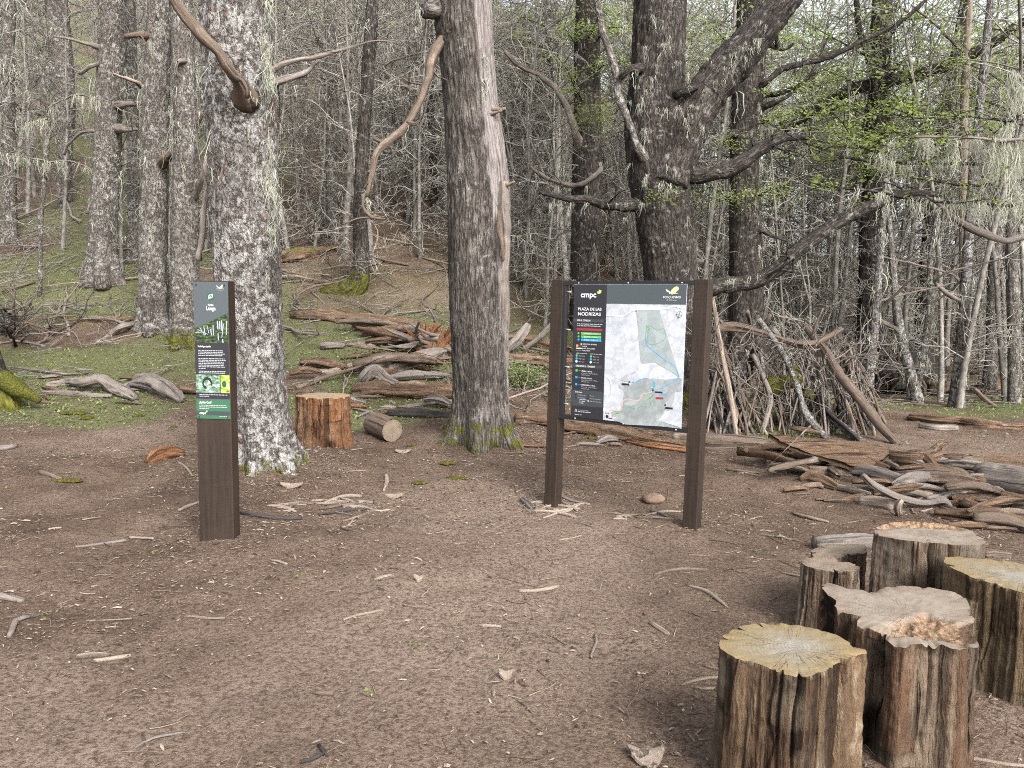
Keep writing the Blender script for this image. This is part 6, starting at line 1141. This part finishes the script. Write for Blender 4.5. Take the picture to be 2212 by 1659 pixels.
PQ(S4, 'warning_triangle', [(332, 1316), (364, 1258), (396, 1322)], 'white', .0014); PQ(S4, 'warning_triangle', [(342, 1311), (364, 1270), (387, 1315)], 'pred', .002)
TT(S4, 'En caso de accidente', 414, 1292, 22, 238, 'grey_txt', 0, 5.72); TT(S4, 'llamar al +56 9 6350 3597', 412, 1328, 24, 285, 'white', .012, 5.72)
for (x, y, w) in ((400, 1000, 545), (398, 1038, 495)): mp.bars(*S3(x, y), w / 5.35, 16 / 5.35, 'grey_txt', .0016, mpan, rg)['kind'] = 'stuff'
for (x, y, w) in ((392, 12, 250), (708, 28, 268), (335, 1388, 155)): mp.bars(*S4(x, y), w / 5.72, 14 / 5.72, 'mgrey', .0016, mpan, rg)['kind'] = 'stuff'
PQ(S5, 'bird_logo', [(1300, 255), (1320, 262), (1390, 305), (1385, 322), (1340, 315), (1315, 295)], 'white', .0016); mp.disc('bird_logo', *S5(1378, 336), 13 / 5.267, 'white', .0016, mpan)
PQ(S5, 'bird_logo', [(1393, 318), (1420, 270), (1470, 220), (1535, 192), (1540, 205), (1560, 205), (1565, 222), (1575, 228), (1565, 262), (1530, 300), (1495, 332), (1545, 338), (1545, 346), (1480, 350), (1420, 362), (1398, 350)], 'palelime', .0016)
TT(S5, 'BOSQUE', 1240, 440, 44, 225, 'white', 0, 5.267); TT(S5, 'VIVO', 1475, 440, 42, 135, 'white', .03, 5.267); TT(S5, 'El C\u00f3ndor', 1312, 497, 34, 212, 'grey_txt', .01, 5.267)
for (sx, sy) in ((2283, 1113), (2478, 1113), (2690, 1113)): q = mp.l(sx, sy); bolt(board, q[0], fy - .022, zT - .016, .006)
for (sx, sy) in ((2258, 1648), (2448, 1670), (2655, 1692)): q = mp.l(sx, sy); bolt(board, q[0], fy - .022, zB + .016, .007)
for i in range(4): z = zB + .12 + i * (zT - zB - .2) / 3; mb = MB(); tube(mb, [[xL + .04, fy, z], [xL + .085, fy, z - .004]], [.006, .006], 8); mb.build('bolt', M['bolt'], board)

# ================================================================== OVERHANGING TREE AT THE RIGHT
def overhang():
    rg = np.random.RandomState(33); q = np.array([4.35, 4.9, 0]); q[2] = hz(q[0], q[1], False); root = thing('lenga_tree', 'leafy lichen-draped branches reaching in from the right picture edge', 'tree', q)
    P = spline([[q[0], q[1], q[2] - .15, .17], [q[0] + .03, q[1], 1., .14], [q[0] + .08, q[1] + .05, 2.6, .12], [q[0] + .05, q[1], 4.5, .09], [q[0], q[1], 6.5, .04]], .06); mb = MB(); tube(mb, P[:, :3], P[:, 3], 40, bark_disp(.01, 22, 6, .4, .25, 5, 41), 41); mb.build('trunk', M['bark_dark'], root, q)
    lm, lf, tw = MB(), MB(), MB(); D = 4.9
    B = [([(2400, 330, 14, 4.95), (2212, 347, 9, 4.9), (2108, 353, 7), (2008, 352, 6), (1925, 350, 5), (1841, 343, 4.5, 4.8), (1791, 328, 3.5, 4.8), (1728, 303, 2.5, 4.75), (1660, 266, 1.5, 4.7)], 1.),
         ([(2400, 420, 14, 4.95), (2212, 443, 9, 4.9), (2108, 437, 7), (1995, 433, 6), (1888, 413, 5), (1781, 403, 4, 4.8), (1708, 373, 2.5, 4.8), (1674, 343, 1.5, 4.8)], .8),
         ([(2400, 270, 12, 4.95), (2212, 300, 7, 4.7), (2108, 297, 6, 4.6), (1975, 295, 3, 4.6)], .4), ([(1925, 350, 4, 4.85), (1890, 327, 3.5, 4.8), (1851, 313, 3, 4.8), (1818, 263, 2.2, 4.75), (1791, 240, 1.5, 4.7)], 1.2), ([(1898, 328, 3, 4.8), (1941, 297, 2.2, 4.9), (1985, 280, 1.5, 5)], 1.), ([(2060, 352, 4, 4.9), (2010, 300, 3, 5), (1960, 240, 2.2, 5.1), (1930, 200, 1.5, 5.2)], .8), ([(2250, 380, 8, 5.1), (2160, 395, 6, 5.2), (2080, 400, 4, 5.3), (1980, 385, 3, 5.4), (1890, 375, 2, 5.4)], 1.1), ([(2300, 300, 8, 5.4), (2180, 262, 6, 5.5), (2080, 250, 4, 5.6), (1980, 255, 3, 5.7), (1900, 240, 2, 5.7)], 1.1)]
    for bi, (pts, dens) in enumerate(B):
        mb = MB(); X = limb(mb, pts, D, seed=80 + bi, sides=7, step=.05); mb.build('branch', M['dead_grey' if bi == 2 else 'bark_dark'], root, q)
        for k in range(int(26 * dens)):                       # leafy twigs in flat sprays
            i = rg.randint(int(len(X) * .25), len(X)); a = rg.uniform(0, 6.28); W = walk(X[i, :3], (math.cos(a), math.sin(a), rg.normal(.12, .2)), rg.uniform(.1, .34), 5, .2, .03, rg); tube(tw, W, np.linspace(.003, .0014, 6), 4, None, k, False)
            px = 1106 + FPX * (X[i, :3] - [0, 0, CAM_H]) @ R / ((X[i, :3] - [0, 0, CAM_H]) @ F)
            if rg.rand() < (1.05 if px < 1960 else .55): m = rg.randint(8, 20); leaves(lf, W[rg.randint(1, 6, m)] + rg.normal(0, .022, (m, 3)) * [1, 1, .6], .026, .45, rg)
        for k in range(int((60 if bi in (0, 1, 2) else 8))):
            i = int(len(X) * np.clip(abs(rg.normal(0, .3)), 0, .8)); beard(lm, X[i, :3], rg.uniform(.05, .2) if bi != 2 else rg.uniform(.08, .3), .02, 22, .0024, rg)
    for (px, py, L_) in ((2180, 275, .4), (2170, 290, .3), (2155, 300, .34), (2060, 300, .28), (2105, 300, .22), (2195, 330, .4), (2145, 350, .24), (1995, 300, .16), (2205, 420, .2), (2120, 440, .14), (1900, 420, .08), (2190, 160, .3), (2200, 190, .3)): beard(lm, Pd(px, py, 4.7), L_, .018, 80, .0024, rg)
    mb = MB(); limb(mb, [(2420, 500, 20, 5.6), (2300, 490, 18, 5.5), (2212, 512, 13, 5.5), (2158, 518, 13, 5.5), (2085, 487, 12, 5.5), (2035, 447, 8, 5.5), (2000, 425, 5, 5.5)], 5.5, seed=95, sides=10, twigs=3, rg=rg); mb.build('dead_limb', M['dead_grey'], root, q)
    for mb, nm, mt in ((tw, 'twigs', 'bark_dark'), (lf, 'leaves', 'leaf'), (lm, 'hanging_lichen', 'lichen')): mb.build(nm, M[mt], root, q)['kind'] = 'stuff'
overhang()

# lichen-hung sapling on the left slope
def lichen_sapling():
    rg = np.random.RandomState(44); g = G(88, 640); d = g[1]; root = thing('slender_tree', 'thin crooked sapling with lichen-draped side branches, far left', 'tree', g); mb, lm = MB(), MB()
    limb(mb, [(86, 645, 9), (86, 560, 9), (90, 450, 10), (100, 330, 11), (106, 265, 9), (98, 200, 8), (85, 140, 7), (72, 60, 6), (65, 0, 5), (60, -60, 4)], d, seed=3, twigs=10, rg=rg); mb.build('trunk', M['bark_grey'], root, g)
    for pts in ([(104, 232, 5), (130, 218, 4), (170, 205, 3.5), (205, 212, 3), (240, 220, 2)], [(98, 345, 5), (70, 342, 4), (40, 335, 3.5), (0, 330, 3)], [(95, 352, 4), (130, 348, 3.5), (165, 352, 3), (205, 368, 2)], [(102, 255, 4), (75, 262, 4), (50, 275, 3)]):
        mb = MB(); X = limb(mb, pts, d - .2, seed=5, sides=6); mb.build('branch', M['dead_grey'], root, g)
        for k in range(24): beard(lm, X[rg.randint(len(X)), :3], rg.uniform(.08, .36), .02, 9, .006, rg)
    lm.build('hanging_lichen', M['lichen'], root, g)['kind'] = 'stuff'
lichen_sapling()

# ================================================================== STICKS ON THE GROUND
def stick(label, pts, mat, seed, group=None, name='stick'):
    out = []
    for (px, py, w) in pts: g = G(px, py); r = wpx(w, g[1]) / 2 * .85; out.append([g[0], g[1], float(hz(g[0], g[1])) + r * .7, r])
    P = spline(out, .04); mb = MB(); org = P[len(P) // 2, :3].copy(); tube(mb, P[:, :3], P[:, 3], 9, lambda bc, th, r, s, S: r * (.3 * fbm(bc * [40, 40, 12] + seed, seed, 2) + .14 * strips(th, s, 5, 6., seed)) - r * .5 * np.exp(-np.minimum(s, S - s) / .025) * (np.cos(th + seed) > 0), seed); return tag(mb.build(name, M[mat], None, org), label, 'stick', group)
for i, (lab, pts, mt) in enumerate((
    ('long charred stick right of the narrow sign post foot', [(515, 1112, 12), (580, 1117, 11), (650, 1121, 13)], 'dead_dark'), ('dark straight stick right of the charred stick', [(688, 1112, 8), (740, 1106, 9), (792, 1102, 8)], 'dead_dark'), ('pale knotty stick behind the charred stick', [(578, 1096, 9), (610, 1098, 10), (640, 1106, 8)], 'dead_pale'),
    ('topmost stick of the small heap right of the lichen tree', [(700, 1088, 8), (740, 1076, 9), (782, 1074, 8)], 'dead_pale'), ('lowest stick of the small heap right of the lichen tree', [(690, 1098, 7), (735, 1094, 8), (775, 1090, 6)], 'dead_brown'), ('short upright-pointing stick in the clearing behind the heap', [(833, 1030, 10), (836, 1045, 11), (828, 1062, 7)], 'dead_pale'), ('thin stick trailing right below the small heap', [(740, 1125, 5), (770, 1118, 6), (815, 1098, 5)], 'dead_brown'),
    ('thick short stick left of the map board left post', [(1126, 1080, 14), (1137, 1090, 16), (1150, 1102, 12)], 'dead_grey'), ('stick lying across the foot of the left board post', [(1150, 1106, 9), (1200, 1110, 11), (1245, 1118, 9)], 'dead_pale'), ('forked twig rising right at the left board post foot', [(1195, 1102, 7), (1230, 1100, 7), (1262, 1084, 5)], 'dead_pale'), ('stick behind the left board post foot', [(1205, 1072, 8), (1235, 1082, 8), (1275, 1090, 6)], 'dead_grey'), ('thin long stick between the two board posts', [(1240, 1120, 4), (1300, 1108, 5), (1370, 1120, 4)], 'dead_brown'),
    ('smooth pale stick alone in the middle of the clearing', [(1122, 1282, 10), (1165, 1277, 11), (1208, 1268, 9)], 'dead_pale'), ('curved barkless stick below the map board right post', [(1484, 1265, 8), (1525, 1280, 11), (1548, 1295, 11), (1572, 1312, 8)], 'dead_pale'), ('stubby knobbed stick left of the small brown stump', [(1404, 1345, 11), (1425, 1357, 13), (1446, 1368, 10)], 'dead_pale'), ('half-buried root below the board right post', [(1412, 1240, 6), (1460, 1232, 9), (1528, 1230, 5)], 'dead_brown'), ('small flat stick left of the stubby knobbed stick', [(1035, 1350, 7), (1060, 1352, 8), (1083, 1354, 6)], 'dead_pale'),
    ('short brown chip of wood in the lower middle', [(678, 1502, 11), (700, 1503, 13), (720, 1505, 10)], 'dead_brown'), ('thick left stick of the crossed pair in lower left', [(166, 1424, 15), (200, 1420, 17), (236, 1420, 12)], 'dead_pale'), ('thin right stick of the crossed pair in lower left', [(202, 1434, 9), (240, 1425, 10), (282, 1416, 9)], 'dead_pale'), ('grey branch end entering from the left edge', [(-40, 1290, 20), (10, 1292, 20), (50, 1300, 14)], 'dead_grey'), ('bent grey stick near the left edge', [(22, 1378, 14), (34, 1348, 16), (64, 1338, 12)], 'dead_grey'),
    ('black charred stick at the bottom edge', [(648, 1652, 12), (672, 1648, 13), (698, 1636, 9)], 'dead_dark'), ('second black charred stick above the bottom edge one', [(688, 1618, 12), (696, 1628, 13), (708, 1642, 9)], 'dead_dark'), ('forked brown branch in the lower left foreground', [(290, 1622, 6), (330, 1600, 9), (400, 1582, 8)], 'dead_grey'), ('twig leaning off the forked branch in lower left', [(306, 1590, 7), (312, 1608, 7), (290, 1640, 7)], 'dead_brown'), ('long pale stick pointing at the front stump', [(1470, 1485, 7), (1510, 1474, 9), (1560, 1464, 8)], 'dead_pale'), ('pale cut stick touching the front stump base', [(1510, 1494, 9), (1545, 1492, 10), (1575, 1490, 8)], 'dead_pale'), ('dark stick left of the front stump', [(1520, 1440, 8), (1545, 1447, 9), (1570, 1450, 7)], 'dead_brown'), ('flat light stick in front of the clearing centre', [(808, 1252, 8), (830, 1246, 10), (848, 1243, 6)], 'dead_pale'),
    ('dark weathered stick at the left edge near moss patch', [(-20, 972, 16), (15, 972, 16), (38, 966, 10)], 'dead_grey'), ('brown knobby stick left of the rotten wood lump', [(85, 1022, 12), (105, 1030, 13), (132, 1036, 9)], 'dead_brown'), ('thin pale stick left of the sign post foot', [(385, 1105, 7), (410, 1095, 9), (430, 1088, 7)], 'dead_pale'), ('stick poking from the soil right of the split tree', [(1125, 918, 10), (1137, 900, 11), (1144, 878, 11)], 'dead_brown'), ('thin stick behind the narrow sign post', [(384, 1000, 5), (400, 1010, 6), (416, 1030, 5)], 'dead_pale'), ('long thin pole on soil near the decayed split log', [(1710, 1110, 6), (1750, 1122, 9), (1790, 1130, 6)], 'dead_pale'), ('curved twig in the lower middle foreground', [(1160, 1450, 4), (1200, 1475, 5), (1245, 1482, 4)], 'dead_brown'), ('pale stick on soil left of the rotten chunk', [(1568, 1018, 7), (1600, 1022, 10), (1640, 1024, 8)], 'dead_brown'))):
    stick(lab, pts, mt, 500 + i)
rgh = np.random.RandomState(77)
for (cx, cy, sx, sy, n, where) in ((1205, 1098, 60, 14, 12, 'heaped at the left board post foot'), (735, 1088, 60, 16, 12, 'heaped right of the lichen tree'), (1380, 1120, 70, 12, 8, 'on the soil between the board posts'), (610, 1095, 40, 10, 6, 'right of the narrow sign post')):
    for i in range(n):
        x, y = cx + rgh.normal(0, sx * .5), cy + rgh.normal(0, sy * .5); l = rgh.uniform(14, 42); a = rgh.normal(0, .5); mt = rgh.choice(['dead_pale', 'dead_brown', 'dead_grey', 'dead_pale'])
        stick('small ' + {'dead_pale': 'pale', 'dead_brown': 'brown', 'dead_grey': 'grey'}[mt] + ' stick ' + where, [(x - math.cos(a) * l, y - math.sin(a) * l * .3, 5), (x, y + rgh.normal(0, 1.5), 7), (x + math.cos(a) * l, y + math.sin(a) * l * .3, 5)], mt, 700 + i, 'sticks ' + where)
def flake(label, px, py, w, h, seed, mat='dead_pale'):
    g = G(px, py); rg = np.random.RandomState(seed); n = 14; th = np.linspace(0, 6.28, n, endpoint=False); rr = 1 + .1 * rg.normal(0, 1, n); x = np.cos(th) * rr * wpx(w, g[1]) / 2; y = np.sin(th) * rr * wpx(w, g[1]) / 2 * h
    top = np.stack([x, y, .012 + .03 * (x / x.max()) ** 2], -1); mid = np.array([[0, 0, .03]]); bot = top - [0, 0, .012]; v = np.vstack([top, bot, mid, mid - [0, 0, .012]]) + [g[0], g[1], float(hz(g[0], g[1]))]
    i = np.arange(n); j = (i + 1) % n; mb = MB(); mb.add(v, [np.stack([i, j, np.full(n, 2 * n)], -1), np.stack([j + n, i + n, np.full(n, 2 * n + 1)], -1), np.stack([i, i + n, j + n, j], -1)]); tag(mb.build('bark_flake', M[mat], None, g, smooth=False), label, 'bark flake')
flake('pale curled bark flake on the soil in the lower middle', 1093, 1468, 34, .7, 1); flake('large pale bark flake cut by the bottom edge', 1395, 1640, 88, .8, 2); flake('whitish bark flake left of the orange rock', 850, 1075, 40, .5, 3); flake('whitish bark flake by the lichen tree foot', 630, 1052, 50, .5, 4); flake('pale flake below the split tree', 870, 978, 36, .5, 5); flake('small white flake at centre of the clearing', 905, 1255, 22, .6, 6)

def scatter():
    rg = np.random.RandomState(61)
    # loose sticks on the soil
    meshes = []
    for k in range(14):
        l = rg.uniform(.07, .3); P = walk((-l / 2, 0, 0), (1, 0, 0), l, 5, .1, 0, rg); P[:, 2] *= .2; r = rg.uniform(.003, .0085); mb = MB(); tube(mb, spline(np.c_[P, np.linspace(r, r * .7, 6)], .03)[:, :3], r, 7, lambda bc, th, rr, s, S: rr * .25 * fbm(bc * [50, 50, 14], k, 2), k)
        meshes.append(mb.mesh('stick', M[rg.choice(['dead_pale', 'dead_brown', 'dead_grey', 'dead_pale'])]))
    x, y = visible_area(130, 2.3, 9.5, rg, .3)
    for a, b in zip(x, y):
        o = bpy.data.objects.new('stick', meshes[rg.randint(14)]); COL.objects.link(o); o.location = (a, b, float(hz(a, b)) + .008); o.rotation_euler = (0, rg.normal(0, .04), rg.uniform(0, 6.28)); s = rg.uniform(.6, 1.1); o.scale = (s, s, s); 
        zone = ('near the camera' if b < 3.6 else 'level with the signs' if b < 6 else 'near the big trees') + (' on the left' if a / b < -.25 else ' in the middle' if a / b < .25 else ' on the right')
        tag(o, {'deadwood_pale': 'short pale', 'deadwood_brown': 'short brown', 'deadwood_grey': 'short grey'}[o.data.materials[0].name] + ' dry stick loose on the soil ' + zone, 'stick', 'loose sticks ' + zone)
    # dead branches on the slope and thicket floor
    meshes = []
    for k in range(16):
        l = rg.uniform(.9, 2.6); P = walk((-l / 2, 0, 0), (1, 0, 0), l, 8, .16, 0, rg); P[:, 2] = np.abs(P[:, 2]) * .4; r = rg.uniform(.01, .038); mb = MB(); tube(mb, P, np.linspace(r, r * .35, 9), 8, lambda bc, th, rr, s, S: rr * .2 * fbm(bc * [30, 30, 8], k, 2), k)
        for _ in range(rg.randint(2, 7)):
            W = walk(P[rg.randint(2, 8)], rg.normal(0, 1, 3) * [1, 1, .35] + [.3, 0, .2], rg.uniform(.25, .8), 5, .25, 0, rg); W[:, 2] = np.maximum(W[:, 2], -.01); tube(mb, W, np.linspace(r * .4, .004, 6), 4, None, k, False)
        meshes.append(mb.mesh('fallen_branch', M[rg.choice(['dead_grey', 'dead_brown', 'dead_grey', 'dead_pale'])]))
    n = 0
    while n < 150:
        px, py = (rg.uniform(-60, 1160), rg.uniform(430, 860)) if rg.rand() < .8 else (rg.uniform(1100, 2260), rg.uniform(790, 880)); g = G(px, py)
        if g[1] < 9.2 or g[1] > 30 or (g[1] < 13.5 and px < 1000 and rg.rand() < .72): continue
        n += 1; left = px < 600
        o = bpy.data.objects.new('fallen_branch', meshes[rg.randint(16)]); COL.objects.link(o); e = .3; sl = (hz(g[0], g[1] + e, False) - hz(g[0], g[1] - e, False)) / (2 * e); sx = (hz(g[0] + e, g[1], False) - hz(g[0] - e, g[1], False)) / (2 * e); az = rg.uniform(0, 6.28)
        nrm = Vector((-sx, -sl, 1)).normalized(); o.matrix_world = Matrix.Translation((g[0], g[1], float(hz(g[0], g[1], False)) + .02)) @ nrm.to_track_quat('Z', 'Y').to_matrix().to_4x4() @ Matrix.Rotation(az, 4, 'Z') @ Matrix.Scale(rg.uniform(.6, 1.2), 4)
        
        zone = ('left of the lichen tree' if px < 470 else 'between lichen tree and split tree' if px < 985 else 'between split tree and map board' if px < 1200 else 'behind the map board and shelter' if px < 1900 else 'right of the stick shelter') + (', close to the clearing' if g[1] < 12 else ', part way up the slope' if g[1] < 16 else ', high up the slope')
        tag(o, {'deadwood_pale': 'pale', 'deadwood_brown': 'brown', 'deadwood_grey': 'grey'}[o.data.materials[0].name] + ' fallen branch ' + zone, 'branch', 'fallen branches ' + zone)
    # brushwood too fine to count
    mb = MB()
    for k in range(3000):
        px, py = (rg.uniform(-60, 1160), rg.uniform(440, 850)) if rg.rand() < .8 else (rg.uniform(1100, 2260), rg.uniform(780, 880)); g = G0(px, py)
        if g[1] < 13.2 and px < 1000 and rg.rand() < .85: continue
        a = rg.uniform(0, 6.28); l = rg.uniform(.2, .8); W = walk(g, (math.cos(a), math.sin(a), 0), l, 4, .2, 0, rg); W[:, 2] = [hz0(p[0], p[1]) for p in W]; W[:, 2] += .03 + abs(rg.normal(0, .03)); tube(mb, W, np.linspace(.009, .004, 5), 3, None, k, False)
    tag(mb.build('brushwood', M['twig']), 'fine dead brushwood strewn over the slope and thicket floor', 'brushwood', kind='stuff')
def G0(px, py):
    d = [float(v) for v in ray(px, py)]; t = 2.
    while t < 120 and CAM_H + d[2] * t > hz0(d[0] * t, d[1] * t): t *= 1.015
    return np.array([d[0] * t, d[1] * t, CAM_H + d[2] * t])
scatter()
